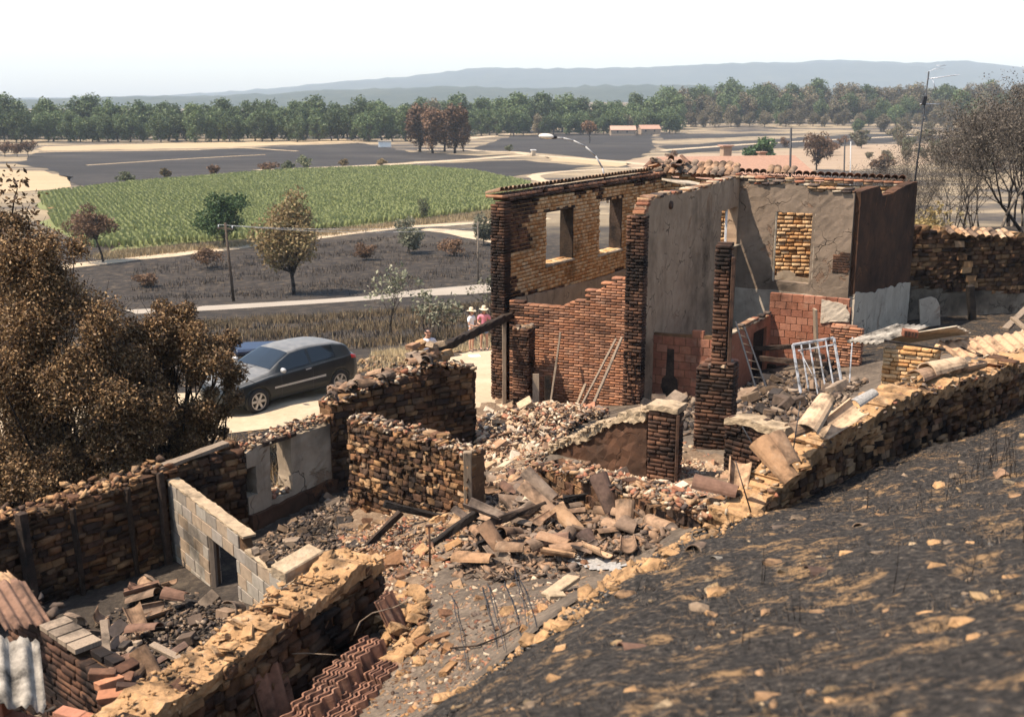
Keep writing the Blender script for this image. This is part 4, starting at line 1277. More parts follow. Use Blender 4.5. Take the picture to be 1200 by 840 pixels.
# ---- back room wall with the doorway
def door_wall():
    A, B = PB, KB
    W = wall_thing('house_wall', 'sunlit brown plastered wall with a doorway showing orange brick behind', 'wall', A, B)
    top = prof_px([(862, 209), (880, 212), (910, 216), (930, 214), (950, 220), (975, 224), (998, 226)], A, B)
    door = hole_px(910, 248, 949, 332, A, B)
    low = prof_px([(860, 335), (905, 338), (1000, 350)], A, B)
    part('plaster', cell_mesh('plaster', A, B, .28, top, lambda s: prof(low)(s), 'lit_plaster', [door], .13, .012, 7), W)
    part('lower_wall', cell_mesh('lower_wall', A, B, .34, lambda s: prof(low)(s) - .02, gbase(A, B), 'white_plaster', (), .2, .01, 8), W)
    for s in (door[0] - .03, door[1] + .03):
        part('door_jamb', beam_mesh('door_jamb', wp(A, B, s, 0, door[2]), wp(A, B, s, 0, door[3]), .06, .30, 'lime_floor', .008), W)
    pcs = courses(A, B, .34, lambda s: prof(top)(s) + .12, lambda s: prof(top)(s) + .0, .075, .28, (), 1, .02, .05, 14, 'brick', .6, .2, drop=.12, tilt=.08)
    put(pcs, 'brick', 'rubble', W, 'cap_brick')
    # exposed red brick where plaster fell
    bh = hole_px(978, 293, 997, 320, A, B)
    put(courses(wp(A, B, bh[0], .148)[:2], wp(A, B, bh[1], .148)[:2], .02, lambda s: bh[3] - abs(s - .3) * .3, bh[2], .075, .24, (), 1, .012, .004, 15, 'brick', .5), 'brick', 'charred_brick', W, 'exposed_brick')
door_wall()

def return_wall():
    A, B = KB, RB_
    W = wall_thing('house_wall', 'dark soot-stained side wall with white plaster on its lower half', 'wall', A, B)
    top = prof_px([(1000, 226), (1010, 222), (1026, 218), (1028, 228), (1040, 226), (1050, 220), (1064, 214)], A, B)
    low = prof_px([(1000, 342), (1012, 340), (1030, 337), (1050, 330), (1066, 330)], A, B)
    part('plaster', cell_mesh('plaster', A, B, .30, top, lambda s: prof(low)(s), 'sooty_plaster', (), .14, .012, 9), W)
    part('lower_wall', cell_mesh('lower_wall', A, B, .36, lambda s: prof(low)(s) - .03 + .06 * math.sin(s * 5.3) * math.sin(s * 2.1 + 1) + .03 * math.sin(s * 11), gbase(A, B, .3), 'white_plaster', (), .14, .01, 10), W)
return_wall()

def outer_back():
    A, B = LB, RB_
    W = wall_thing('house_wall', 'outer orange brick back wall carrying the remaining ridge of roof tiles', 'wall', A, B)
    A2, u, nr, L = wall_axes(A, B)
    zt0, zt1 = on_wall(776, 206, A, B)[1], on_wall(1062, 219, A, B)[1]
    top = [(0, zt0), (L, zt1)]
    part('wall_core', cell_mesh('wall_core', A, B, .26, lambda s: prof(top)(s) - .05, gbase(A, B), 'mortar', (), .22, .01, 11), W)
    up = courses(A, B, .34, top, lambda s: 2.5, .125, .27, (), 1, .02, .02, 16, 'brick', .3, .1)
    part('bricks', joined_mesh('bricks', 'brick', up, 'warm_brick'), W, kind='stuff')
    part('plaster', cell_mesh('plaster', A, B, .40, lambda s: 2.5 + .12 * math.sin(s * 5), gbase(A, B), 'pale_plaster', (), .2, .012, 12), W)
    n = int(L / .30)
    for k, z in enumerate((.04, .115)):
        it = [(rr.randrange(4), frame(u, nr, (0, 0, 1), .285, .42 + .08 * k, .07, wp(A, B, (j + .5) * .3, -.03 * k, np.interp(j * .3, [0, L], [zt0, zt1]) + z))) for j in range(n) if rr.random() > .1]
        part('cornice_course', joined_mesh('cornice', 'brick', it, 'red_brick' if k else 'rubble'), W, kind='stuff')
    d = Vector((-nr.x, -nr.y, -.25))
    for j in range(int(L / .225)):
        s = .05 + j * .225
        z = np.interp(s, [0, L], [zt0, zt1]) + .21
        if s < 2.4:
            tile_obj('clay_tile', wp(A, B, s, -.15, z + .10 + .06 * rr.random()), dir_rot(Vector((nr.x - .25, nr.y, -.5 + rr.uniform(-.1, .1))), rr.uniform(-.15, .15)), 1.1, W)
            tile_obj('clay_tile', wp(A, B, s + .03, .2, z - .04 + .05 * rr.random()), dir_rot(Vector((nr.x - .25 + rr.uniform(-.1, .1), nr.y, -.5)), rr.uniform(-.15, .15)), 1.05, W)
        elif 3.2 < s < 4.2:
            tile_obj('clay_tile', wp(A, B, s, .0, z + .1), dir_rot(Vector((nr.x - .2 + rr.uniform(-.2, .2), nr.y, -.4)), rr.uniform(-.2, .2)), 1.1, W)
        if rr.random() < .93:
            tile_obj('sooty_tile', wp(A, B, s, -.22, z), dir_rot(d, rr.uniform(-.06, .06)), 1.0, W)
            tile_obj('sooty_tile', wp(A, B, s + .11, -.22, z - .03), dir_rot(d, math.pi), 1.0, W)
outer_back()

# loose pieces on top of the walls
def loose_on_top():
    z0 = on_wall(780, 206, LB, RB_)[1]
    P = at(778, 196, 36.6)
    for k in range(9):
        t = tile_obj('sooty_tile' if k % 3 else 'clay_tile', (P.x + rr.uniform(-.5, .8), P.y + rr.uniform(-.3, .3), z0 + .32 + .05 * k * rr.random()), (rr.uniform(-.4, .4), rr.uniform(-.5, .3), rr.uniform(0, 6)))
        tag(t, 'loose roof tile heaped on the corner between gable wall and ridge', 'roof tile', 'loose tiles on the house corner')
    # pale floor slab seen over the cross wall
    c = at(806, 213, 34.0)
    tag(part('roof_slab', box_mesh('roof_slab', (c.x, c.y, c.z - .04), (1.1, 1.2, .06), 'lime_floor', (.06, .1, .5), .01)), 'pale broken ceiling slab lodged between the upper walls', 'slab')
loose_on_top()

# ---- lower storey partitions
def lower_partitions():
    A, B = (3.22, 27.3), (4.95, 26.5)
    W = wall_thing('partition_wall', 'red hollow brick wall with a black soot streak beside the end pier', 'wall', A, B)
    top = prof_px([(756, 387), (780, 389), (835, 392)], A, B)
    part('wall_core', cell_mesh('wall_core', A, B, .10, lambda s: prof(top)(s) - .03, gbase(A, B), 'mortar', (), .2, .004, 14), W)
    put(courses(A, B, .135, top, gbase(A, B), .205, .30, (), 1, .014, .004, 17, 'block', .25, 0), 'block', 'hollow_brick', W, 'hollow_brick', True)
    nr = wall_axes(A, B)[2]
    s0, zt = on_wall(787, 408, A, B); zb = on_wall(787, 465, A, B)[1]
    V = []
    for f, w in ((0, .09), (.3, .10), (.55, .11), (.62, .20), (.8, .22), (1, .12)):
        zz = zt + (zb - zt) * f
        V += [wp(A, B, s0 - w, .072, zz), wp(A, B, s0 + w, .072, zz)]
    part('soot_flue', mesh_of('soot_flue', V + [v - nr * .006 for v in V], [[2 * i, 2 * i + 1, 2 * i + 3, 2 * i + 2] for i in range(5)], 'charred_wood'), W, label='black soot streak of a former stove flue')
    A, B = (5.2, 26.6), (6.97, 29.5)
    W = wall_thing('partition_wall', 'orange rendered partition with a dark narrow door behind the ladder', 'wall', A, B)
    top = prof_px([(852, 394), (880, 378), (908, 364)], A, B)
    dr = hole_px(880, 390, 893, 436, A, B)
    part('render', cell_mesh('render', A, B, .14, top, gbase(A, B), 'hollow_brick', [dr], .13, .008, 18), W)
    part('door_board', box_mesh('door_board', wp(A, B, (dr[0] + dr[1]) / 2, -.03, (dr[2] + dr[3]) / 2), (dr[1] - dr[0], .04, dr[3] - dr[2]), 'charred_wood', (0, 0, math.atan2(wall_axes(A, B)[1].y, wall_axes(A, B)[1].x)), .005), W)
    put(courses(A, B, .16, lambda s: prof(top)(s) + .07, lambda s: prof(top)(s), .07, .24, (), 1, .02, .02, 19, 'brick', .4, .2), 'brick', 'rubble', W, 'cap_brick')
    A, B = (6.97, 29.5), (8.85, 28.45)
    W = wall_thing('partition_wall', 'red hollow brick wall with white plaster at its right end', 'wall', A, B)
    top = prof_px([(908, 343), (940, 346), (966, 350), (967, 350), (995, 356), (998, 372)], A, B)
    part('wall_core', cell_mesh('wall_core', A, B, .10, lambda s: prof(top)(s) - .03, gbase(A, B), 'mortar', (), .2, .004, 20), W)
    ws = on_wall(964, 350, A, B)[0]
    pcs = courses(A, B, .135, top, gbase(A, B), .205, .30, (), 1, .014, .004, 21, 'block', .25, 0)
    put(pcs, 'block', 'hollow_brick', W, 'hollow_brick', True)
    wl = prof_px([(960, 378), (975, 374), (998, 374)], A, B)
    L = wall_axes(A, B)[3]
    part('plaster_patch', cell_mesh('plaster_patch', wp(A, B, ws)[:2], wp(A, B, L - .02)[:2], .03, lambda s: prof(top)(s + ws) - .02, lambda s: prof(wl)(s + ws), 'white_plaster', (), .09, .012, 22, .085), W)
    # broken brick leaf in front, right
    A, B = (8.2, 27.9), (8.9, 27.5)
    W = wall_thing('brick_pier', 'ragged red brick pier beside the white side wall', 'pier', A, B)
    put(courses(A, B, .26, prof_px([(972, 378), (985, 381), (1000, 384)], A, B), gbase(A, B), .068, .24, (), 2, .012, .015, 23, 'brick', .6), 'brick', 'red_brick', W, 'brick')
    p = at(955, 362, 28.4); q = at(955, 470, 28.4)
    tag(part('timber_board', beam_mesh('timber_board', (q.x, q.y, gz(q.x, q.y) - .05), p, .26, .06, 'grey_wood', .006, .004)), 'weathered grey board standing upright against the red hollow brick wall', 'board')
    # white wall band behind the tall pillar
lower_partitions()

# ---- tall broken pillar
def pillar():
    d = 20.2
    A, B = (at(820, 420, d).x, d + .05), (at(864, 420, d - .25).x, d - .25)
    W = wall_thing('brick_pillar', 'tall thin charred brick pillar rising from a wider broken base', 'pillar', A, B)
    base = gbase(A, B, .2)
    zb = on_wall(830, 424, A, B)[1]
    lowtop = prof_px([(820, 428), (830, 420), (836, 424), (864, 424)], A, B)
    put(courses(A, B, .46, lowtop, base, .072, .25, (), 2, .014, .015, 24, 'brick', .6), 'brick', 'charred_brick', W, 'base_brick')
    part('base_core', cell_mesh('base_core', wp(A, B, .04)[:2], wp(A, B, wall_axes(A, B)[3] - .04)[:2], .38, lambda s: zb - .06, base, 'mortar', (), .2, .01, 25), W)
    s0, s1 = on_wall(838, 350, A, B)[0], on_wall(856, 350, A, B)[0]
    P = wp(A, B, s0)[:2], wp(A, B, s1)[:2]
    zt = on_wall(846, 290, A, B)[1]
    put(courses(P[0], P[1], .34, lambda s: zt + (.06 if s > .12 else 0), zb - .1, .075, .25, (), 2, .014, .018, 26, 'brick', .6), 'brick', 'charred_brick', W, 'brick')
    e = wp(A, B, s1 + .045, .1)
    part('steel_post', beam_mesh('steel_post', (e.x, e.y, zb - 1.4), (e.x, e.y, zt - .15), .07, .09, 'rusty_iron', .006), W)
    for k in range(8):
        place('brick', 'brick', k % 4, 'rubble', trs(wp(A, B, rr.uniform(.05, .62), rr.uniform(-.15, .15), zb + rr.uniform(-.03, .06)), (rr.uniform(-.2, .2), rr.uniform(-.2, .2), rr.uniform(0, 3)), (.22, .11, .06)), W)
pillar()

# ---- ladder, poles, window grille
def ladder():
    W = thing('ladder', 'thin dark ladder leaning against the orange partition', 'ladder', tuple(gp(903, 488)))
    a0, a1 = at(862, 377, 26.9), at(897, 492, 24.6)
    b0, b1 = at(872, 383, 27.1), at(911, 490, 24.8)
    for p, q in ((a0, a1), (b0, b1)): part('rail', beam_mesh('rail', p, q, .035, .05, 'dark_iron', .004), W)
    for k in range(11):
        f = (k + .6) / 11.4
        part('rung', tube_mesh('rung', [(a0.lerp(a1, f), b0.lerp(b1, f), .014, .014)], 'grey_wood', 6), W)
ladder()
def grille():
    c = gp(955, 470)
    W = thing('window_grille', 'pale metal window frame with vertical bars standing loose in the rubble', 'window frame', (c.x, 24.0, c.z))
    tl, tr, bl, br = at(929, 404, 24.2), at(977, 396, 24.2), at(941, 478, 23.6), at(990, 470, 23.6)
    for n, p, q in (('frame_bar', tl, tr), ('frame_bar', tl, bl), ('frame_bar', tr, br), ('frame_bar', bl, br)):
        part(n, beam_mesh(n, p, q, .05, .05, 'pale_metal', .005), W)
    p, q = at(935, 411, 24.15), at(977, 404, 24.15)
    part('cross_bar', beam_mesh('cross_bar', p, q, .035, .03, 'pale_metal', .004), W)
    for k in range(1, 5):
        f = k / 5
        part('bar', beam_mesh('bar', tl.lerp(tr, f), bl.lerp(br, f), .03, .03, 'pale_metal', .004), W)
    part('loose_bar', tube_mesh('loose_bar', [(at(938, 412, 24.1), at(968, 470, 23.6), .008, .008)], 'pale_metal', 5), W)
    part('outer_bar', beam_mesh('outer_bar', at(999, 395, 24.0), at(994, 470, 23.6), .03, .03, 'pale_metal', .004), W)
grille()
def poles():
    for i, (x0, y0, x1, y1, d0, d1, w, lab) in enumerate([
            (657, 389, 645, 474, 26.7, 26.2, .05, 'thin wooden pole leaning against the left of the stepped brick wall'),
            (722, 397, 675, 488, 26.3, 24.8, .05, 'long wooden pole leaning against the stepped brick wall, left one of a pair'),
            (729, 395, 689, 488, 26.2, 24.7, .06, 'long wooden pole leaning against the stepped brick wall, right one of a pair'),
            (686, 450, 671, 486, 25.6, 24.7, .06, 'short pale wooden stick leaning below the pair of poles')]):
        tag(part('wooden_pole', beam_mesh('wooden_pole', at(x1, y1, d1), at(x0, y0, d0), w, w * .8, 'grey_wood', .006, .004, i)), lab, 'pole')
    for i, (px, y0, y1, lab, m) in enumerate([(628, 438, 474, 'short grey plank standing at the foot of the stepped brick wall', 'grey_wood'), (642, 440, 474, 'short charred plank standing at the foot of the stepped brick wall', 'charred_wood')]):
        p = at(px, y0, 26.6); q = at(px, y1, 26.5)
        tag(part('plank', beam_mesh('plank', q, p, .16, .04, m, .006, .004, i + 7)), lab, 'plank')
    p, q = at(503, 415, 21.9), at(597, 370, 27.6)
    tag(part('charred_beam', beam_mesh('charred_beam', p, q, .17, .18, 'charred_wood', .025, .02, 5)), 'thick charred beam fallen from the house corner onto the stone wall', 'beam')
poles()

# ---- floor and fallen things inside the house
def inside():
    for i in range(14):
        x0 = rr.uniform(5.2, 8.2); y0 = rr.uniform(27.5, 31); z0 = gz(x0, y0) + rr.uniform(.1, .7)
        a = rr.uniform(0, 6.28); L = rr.uniform(.8, 2.2)
        tag(part('charred_beam', beam_mesh('charred_beam', (x0, y0, z0), (x0 + math.cos(a) * L, y0 + math.sin(a) * L, z0 + rr.uniform(-.2, .6)), .10, .12, 'charred_wood', .015, .015, i)), 'charred roof timber fallen among the debris inside the house', 'beam', 'charred timbers inside the house')
inside()

# ---- walls right of the house
def right_walls():
    A, B = (12.75, 36.3), (22.0, 38.2)
    W = wall_thing('boundary_wall', 'dark scorched stone wall with a coping of roof tiles, plastered below', 'wall', A, B)
    L = wall_axes(A, B)[3]
    top = prof_px([(1060, 266), (1085, 266), (1100, 272), (1130, 276), (1180, 277), (1215, 280)], A, B)
    mid = prof_px([(1060, 333), (1100, 336), (1140, 338), (1200, 342)], A, B)
    part('wall_core', cell_mesh('wall_core', A, B, .36, lambda s: prof(top)(s) - .06, lambda s: prof(mid)(s), 'mortar', (), .2, .01, 27), W)
    up = courses(A, B, .44, top, mid, .15, .28, (), 1, .02, .03, 28, 'stone', .4, .35, .2)
    put(up, 'stone', 'dark_stone', W, 'stone')
    part('plaster', cell_mesh('plaster', A, B, .38, lambda s: prof(mid)(s) - .01, gbase(A, B, .3), 'stained_plaster', (), .2, .012, 29), W)
    A2, u, nr, _ = wall_axes(A, B)
    d = Vector((nr.x, nr.y, -.35))
    s1 = on_wall(1108, 275, A, B)[0]; s2 = on_wall(1182, 278, A, B)[0]
    k = 0
    s = s1
    while s < s2:
        tile_obj('pale_tile' if k % 3 else 'clay_tile', wp(A, B, s, .22 + rr.uniform(-.08, .06), prof(top)(s) + .08 + rr.uniform(-.04, .04)), dir_rot(Vector((d.x + rr.uniform(-.25, .25), d.y, d.z)), rr.uniform(-.2, .2)), 1.15, W)
        s += .27; k += 1
    part('coping', cell_mesh('coping', wp(A, B, s1 - .3, -.08)[:2], wp(A, B, s2 + .5, -.08)[:2], .42, lambda s: prof(top)(s + s1 - .3) + .16 + .03 * math.sin(s * 7), lambda s: prof(top)(s + s1 - .3) - .02, 'clay_mortar', (), .12, .02, 30), W)
    # column of pale stones between the two halves
    px = [(1118, 285), (1122, 300), (1126, 315), (1132, 325), (1128, 308), (1134, 332)]
    for i, (x, y) in enumerate(px):
        s, z = on_wall(x, y, A, B)
        place('stone', 'stone', i % 8, 'ochre_stone', trs(wp(A, B, s, .24, z), (0, 0, .2), (.34, .16, .2)), W)
    p = at(1137, 334, 35.8); q = at(1138, 396, 35.8)
    tag(part('charred_post', beam_mesh('charred_post', (q.x, q.y, gz(q.x, q.y) - .1), (p.x, p.y, p.z), .24, .22, 'charred_wood', .03, .015, 9)), 'thick charred post in front of the plastered boundary wall', 'post')
    # white panel leaning in the dark corner
    a = at(1090, 382, 34.5)
    bm = mesh_of('panel', [(-.32, 0, 0), (.34, 0, 0), (.36, .03, .62), (.26, .04, .86), (.1, .05, .95), (-.3, .04, .9), (-.32, .05, 0), (.34, .05, 0), (.36, .08, .62), (.26, .09, .86), (.1, .1, .95), (-.3, .09, .9)],
                 [[0, 1, 2, 3, 4, 5], [11, 10, 9, 8, 7, 6]] + [[i, (i + 1) % 6, (i + 1) % 6 + 6, i + 6] for i in range(6)], 'white_plaster')
    o = part('plaster_panel', bm); o.location = (a.x, a.y, gz(a.x, a.y) - .02 + max(0, a.z - gz(a.x, a.y))); o.rotation_euler = (0, -.12, .1)
    tag(o, 'rounded white plaster panel leaning in the sooty corner by the boundary wall', 'panel')
right_walls()
# ================================================================ the ruined rooms in front
def rubble_top(parent, A, B, t, top, n, size, mat, seed, kind='stone', over=0.05, name='cap_stone', single=False, flat=.6):
    """loose stones lying along the top of a wall"""
    rs = random.Random(seed)
    L = wall_axes(A, B)[3]; tf = prof(top); out = []
    for i in range(n):
        s = rs.uniform(0, L); sz = size * rs.uniform(.5, 1.5)
        c = wp(A, B, s, rs.uniform(-t / 2 - over, t / 2 + over) * .9, tf(s) + sz * .18 + rs.uniform(-.03, .05))
        out.append((rs.randrange(len(SETS[kind])), trs(c, (rs.uniform(-.5, .5), rs.uniform(-.5, .5), rs.uniform(0, 6.3)), (sz * 1.2, sz * rs.uniform(.7, 1.1), sz * flat * rs.uniform(.6, 1.2)))))
    out.sort(key=lambda q: -np.linalg.det(q[1][:3, :3]))
    put(out, kind, mat, parent, name, single)
Q0, Q1, Q2, Q3 = (-9.6, 12.3), (-7.06, 15.3), (-5.6, 17.2), (-4.66, 18.07)
Q4, Q5 = (-3.47, 19.8), (-.87, 21.8)

def stone_wall(name, label, A, B, t, top, base, mat, h, l, seed, single=False, wythes=2, core='mortar', limit=300, holes=(), ragged=.8, mix=None):
    W = wall_thing(name, label, 'wall', A, B)
    tf = prof(top)
    part('wall_core', cell_mesh('wall_core', A, B, t - .09, lambda s: tf(s) - .07, base, core, holes, .18, .015, seed), W)
    pcs = courses(A, B, t, top, base, h, l, holes, wythes, .012, .028, seed + 1, 'stone', ragged, .6, .4, tilt=.12)
    if single: pcs.sort(key=lambda q: (q[1][0, 3] ** 2 + q[1][1, 3] ** 2 + 3 * (q[1][2, 3] < gz(q[1][0, 3], q[1][1, 3]) - .05)))
    if mix:
        rs = random.Random(seed)
        a = [q for q in pcs if rs.random() < mix[1]]; ids = set(map(id, a))
        put(a, 'stone', mix[0], W, 'dark_stone'); pcs = [q for q in pcs if id(q) not in ids]
    put(pcs, 'stone', mat, W, 'stone', single, limit)
    return W

# ---- long front wall, near part with charred posts
def front_left():
    A, B = Q0, Q2
    top = prof_px([(-140, 640), (0, 606), (15, 603), (40, 598), (55, 590), (75, 588), (90, 575), (110, 574), (125, 566), (150, 562), (176, 550)], A, B)
    W = stone_wall('rubble_wall', 'dark rubble stone wall with ochre stones along its top and charred posts', A, B, .50, top, gbase(A, B, .3), 'dark_stone', .085, .20, 41)
    rubble_top(W, A, B, .5, top, 330, .11, 'ochre_stone', 43, 'chip')
    for i, (x0, y0, x1, y1, w, m, lab) in enumerate([(11, 597, 26, 704, .13, 'charred_wood', 'charred post standing against the rubble wall, with a pale split edge'), (71, 592, 84, 745, .07, 'charred_wood', 'thin charred post against the rubble wall beside the split post'),
                                                      (135, 568, 133, 742, .07, 'charred_wood', 'thin bent charred post against the rubble wall under the cap stones'), (173, 551, 175, 706, .10, 'charred_wood', 'charred post in the corner of rubble wall and concrete block wall')]):
        s0, z0 = on_wall(x0, y0, A, B)
        p = wp(A, B, min(s0, wall_axes(A, B)[3] - .1), .33, z0 + .03)
        q = wp(A, B, min(s0, wall_axes(A, B)[3] - .1) + (.02 if i < 3 else 0), .40, gz(p.x, p.y) - .1)
        tag(part('charred_post', beam_mesh('charred_post', q, p, w, w, m, .012, .012, i)), lab, 'post')
    # low stretch with a plank on top
    A, B = Q2, Q3
    top = prof_px([(176, 553), (262, 524)], A, B)
    W = stone_wall('rubble_wall', 'short dark stone wall with a long sunlit plank along its top', A, B, .45, top, gbase(A, B, .3), 'dark_stone', .10, .19, 45)
    p, q = on_wall(178, 548, A, B), on_wall(262, 518, A, B)
    tag(part('plank', beam_mesh('plank', wp(A, B, p[0], .1, p[1]), wp(A, B, q[0], .1, q[1]), .20, .07, 'grey_wood', .008, .008, 2)), 'long sunlit plank lying on the short dark stone wall', 'plank')
front_left()

# ---- plastered stretch with the small window
def window_stretch():
    A, B = Q3, Q4
    W = wall_thing('plaster_wall', 'pale plastered garden wall with a small square window opening and a dark niche', 'wall', A, B)
    top = prof_px([(258, 545), (266, 541), (282, 527), (297, 519), (330, 511), (372, 497)], A, B)
    hole = hole_px(307, 520, 335, 574, A, B); hole = (hole[0], hole[1], hole[2], hole[3] + .02)
    niche = hole_px(283, 546, 293, 576, A, B)
    low = prof_px([(262, 606), (296, 597), (377, 560)], A, B)
    part('plaster', cell_mesh('plaster', A, B, .36, top, lambda s: prof(low)(s), 'pale_plaster', [hole, niche], .10, .012, 47), W)
    part('plinth', cell_mesh('plinth', A, B, .52, lambda s: prof(low)(s) + .01, gbase(A, B, .3), 'sooty_plaster', (), .18, .02, 48), W)
    part('niche_back', box_mesh('niche_back', wp(A, B, (niche[0] + niche[1]) / 2, -.10, (niche[2] + niche[3]) / 2), (niche[1] - niche[0] + .02, .05, niche[3] - niche[2] + .02), 'charred_wood', (0, 0, math.atan2(wall_axes(A, B)[1].y, wall_axes(A, B)[1].x)), .004), W)
    part('lintel', beam_mesh('lintel', wp(A, B, hole[0] - .15, .05, hole[3] + .04), wp(A, B, hole[1] + .12, .05, hole[3] + .04), .34, .08, 'charred_wood', .01, .01, 4), W)
    # rubble lying on the sill
    put([(rr.randrange(8), trs(wp(A, B, rr.uniform(hole[0] + .05, hole[1] - .05), rr.uniform(-.15, .17), hole[2] + .03 + .04 * rr.random()), (rr.uniform(-.5, .5), rr.uniform(-.5, .5), rr.uniform(0, 6)), (.11, .08, .06))) for _ in range(30)], 'rock', 'rubble', W, 'sill_stone')
    rubble_top(W, A, B, .36, lambda s: prof(top)(s) + (.08 if s > .9 else 0.02), 220, .08, 'rubble', 49, 'chip')
    # stone stretch up to the road opening
    A, B = Q4, Q5
    top = prof_px([(372, 478), (388, 470), (420, 456), (440, 446), (456, 446), (480, 434), (500, 426), (520, 428), (545, 430)], A, B)
    W = stone_wall('rubble_wall', 'high dark rubble wall whose tile-strewn top rises towards the road opening', A, B, .50, top, gbase(A, B, .3), 'dark_stone', .11, .20, 51)
    rubble_top(W, A, B, .5, top, 420, .10, 'rubble', 53, 'chip', .08)
    for i in range(26):
        s = rr.uniform(0, 2.6)
        t = tile_obj('clay_tile', wp(A, B, s, rr.uniform(-.2, .2), prof(top)(s) + .09 + rr.uniform(0, .05)), (rr.uniform(-.5, .5), rr.uniform(-.35, .35), rr.uniform(0, 6.3)), 1, None, 1 + i % 3)
        tag(t, 'broken roof tile lying on the rising top of the high rubble wall', 'roof tile', 'tile shards on the high rubble wall')
    # heap of stones where the beam rests
    for i in range(16):
        c = at(rr.uniform(482, 528), rr.uniform(402, 424), 21.6 + rr.uniform(-.3, .3))
        place_stone(c, .20, 'clay_mortar' if i % 3 == 0 else 'rubble', 'stone heaped on the high rubble wall under the charred beam', 'stones under the charred beam', i)
def place_stone(c, sz, mat, label, group, i, kind='stone', flat=.6):
    o = place('stone', kind, i % 8, mat, trs(c, (rr.uniform(-.5, .5), rr.uniform(-.5, .5), rr.uniform(0, 6.3)), (sz * rr.uniform(.8, 1.4), sz * rr.uniform(.7, 1.1), sz * flat * rr.uniform(.7, 1.2))))
    return tag(o, label, 'stone', group)
window_stretch()

# ---- sunlit rubble wall across the yard
def yard_wall():
    A, B = (-2.7, 18.35), (-.55, 16.6)
    top = prof_px([(408, 494), (420, 490), (445, 497), (470, 503), (500, 512), (530, 521), (556, 529)], A, B)
    W = stone_wall('rubble_wall', 'low sunlit wall of many small rounded stones with a timber end post', A, B, .42, top, gbase(A, B, .25), 'ochre_stone', .085, .13, 55, core='mortar', mix=('dark_stone', .6))
    rubble_top(W, A, B, .42, top, 260, .075, 'rubble', 57, 'chip')
    s, z = on_wall(553, 528, A, B)
    p = wp(A, B, s + .05, .16, z + .04)
    part('end_post', beam_mesh('end_post', (p.x, p.y, gz(p.x, p.y) - .2), p, .13, .13, 'grey_wood', .01, .006), W)
yard_wall()

# ---- concrete block wall with doorway
def block_wall():
    A, B = (-5.46, 16.95), (-2.21, 12.6)
    W = wall_thing('block_wall', 'grey concrete block wall with a doorway and stepped top', 'wall', A, B)
    L = wall_axes(A, B)[3]
    door = hole_px(250, 624, 288, 722, A, B); door = (door[0], door[1], 0, door[3])
    s1 = on_wall(291, 603, A, B)[0]
    z0 = on_wall(182, 568, A, B)[1]; z1 = on_wall(290, 604, A, B)[1]; z2 = on_wall(296, 617, A, B)[1]; z3 = on_wall(366, 650, A, B)[1]
    bh = .20
    zt = (z0 + z1) / 2
    top = lambda s: zt + (z1 - z0) * .5 * (s / s1 * 2 - 1) * .3 if s < s1 else zt - bh * 1.05
    base = gbase(A, B, .3)
    part('wall_core', cell_mesh('wall_core', A, B, .14, lambda s: top(s) - .05, base, 'mortar', [door], .2, .002, 59), W)
    nb = int((zt + .0) / bh)
    pcs = courses(A, B, .19, lambda s: (zt if s < s1 else zt - bh) + .01, lambda s: zt - bh * 11, bh, .40, [door], 1, .012, .004, 60, 'block', .05, 0, 0, tilt=0)
    pcs = [q for q in pcs if q[1][2, 3] > gz(q[1][0, 3], q[1][1, 3]) - .1]
    put(pcs, 'block', 'concrete_block', W, 'block', True)
    # coping strips of mortar
    part('coping', cell_mesh('coping', A, wp(A, B, s1)[:2], .20, zt + .045, zt + .012, 'pale_mortar', (), .1, .012, 61), W)
    part('coping', cell_mesh('coping', wp(A, B, s1 + .02)[:2], wp(A, B, L - .3)[:2], .20, zt - bh + .045, zt - bh + .012, 'pale_mortar', (), .1, .012, 62), W)
    part('door_jamb', beam_mesh('door_jamb', wp(A, B, door[0] - .03, .0, gz(-4, 14.5) - .2), wp(A, B, door[0] - .03, 0, door[3]), .08, .22, 'grey_wood', .008), W)
    p = at(305, 617, 14.0)
    for i in range(7):
        place_stone(wp(A, B, s1 + .15 + .1 * i, rr.uniform(-.05, .05), zt - bh + .07), .10, 'burnt_rubble', 'small burnt stone lying on the stepped top of the block wall', 'burnt stones on the block wall', i)
block_wall()

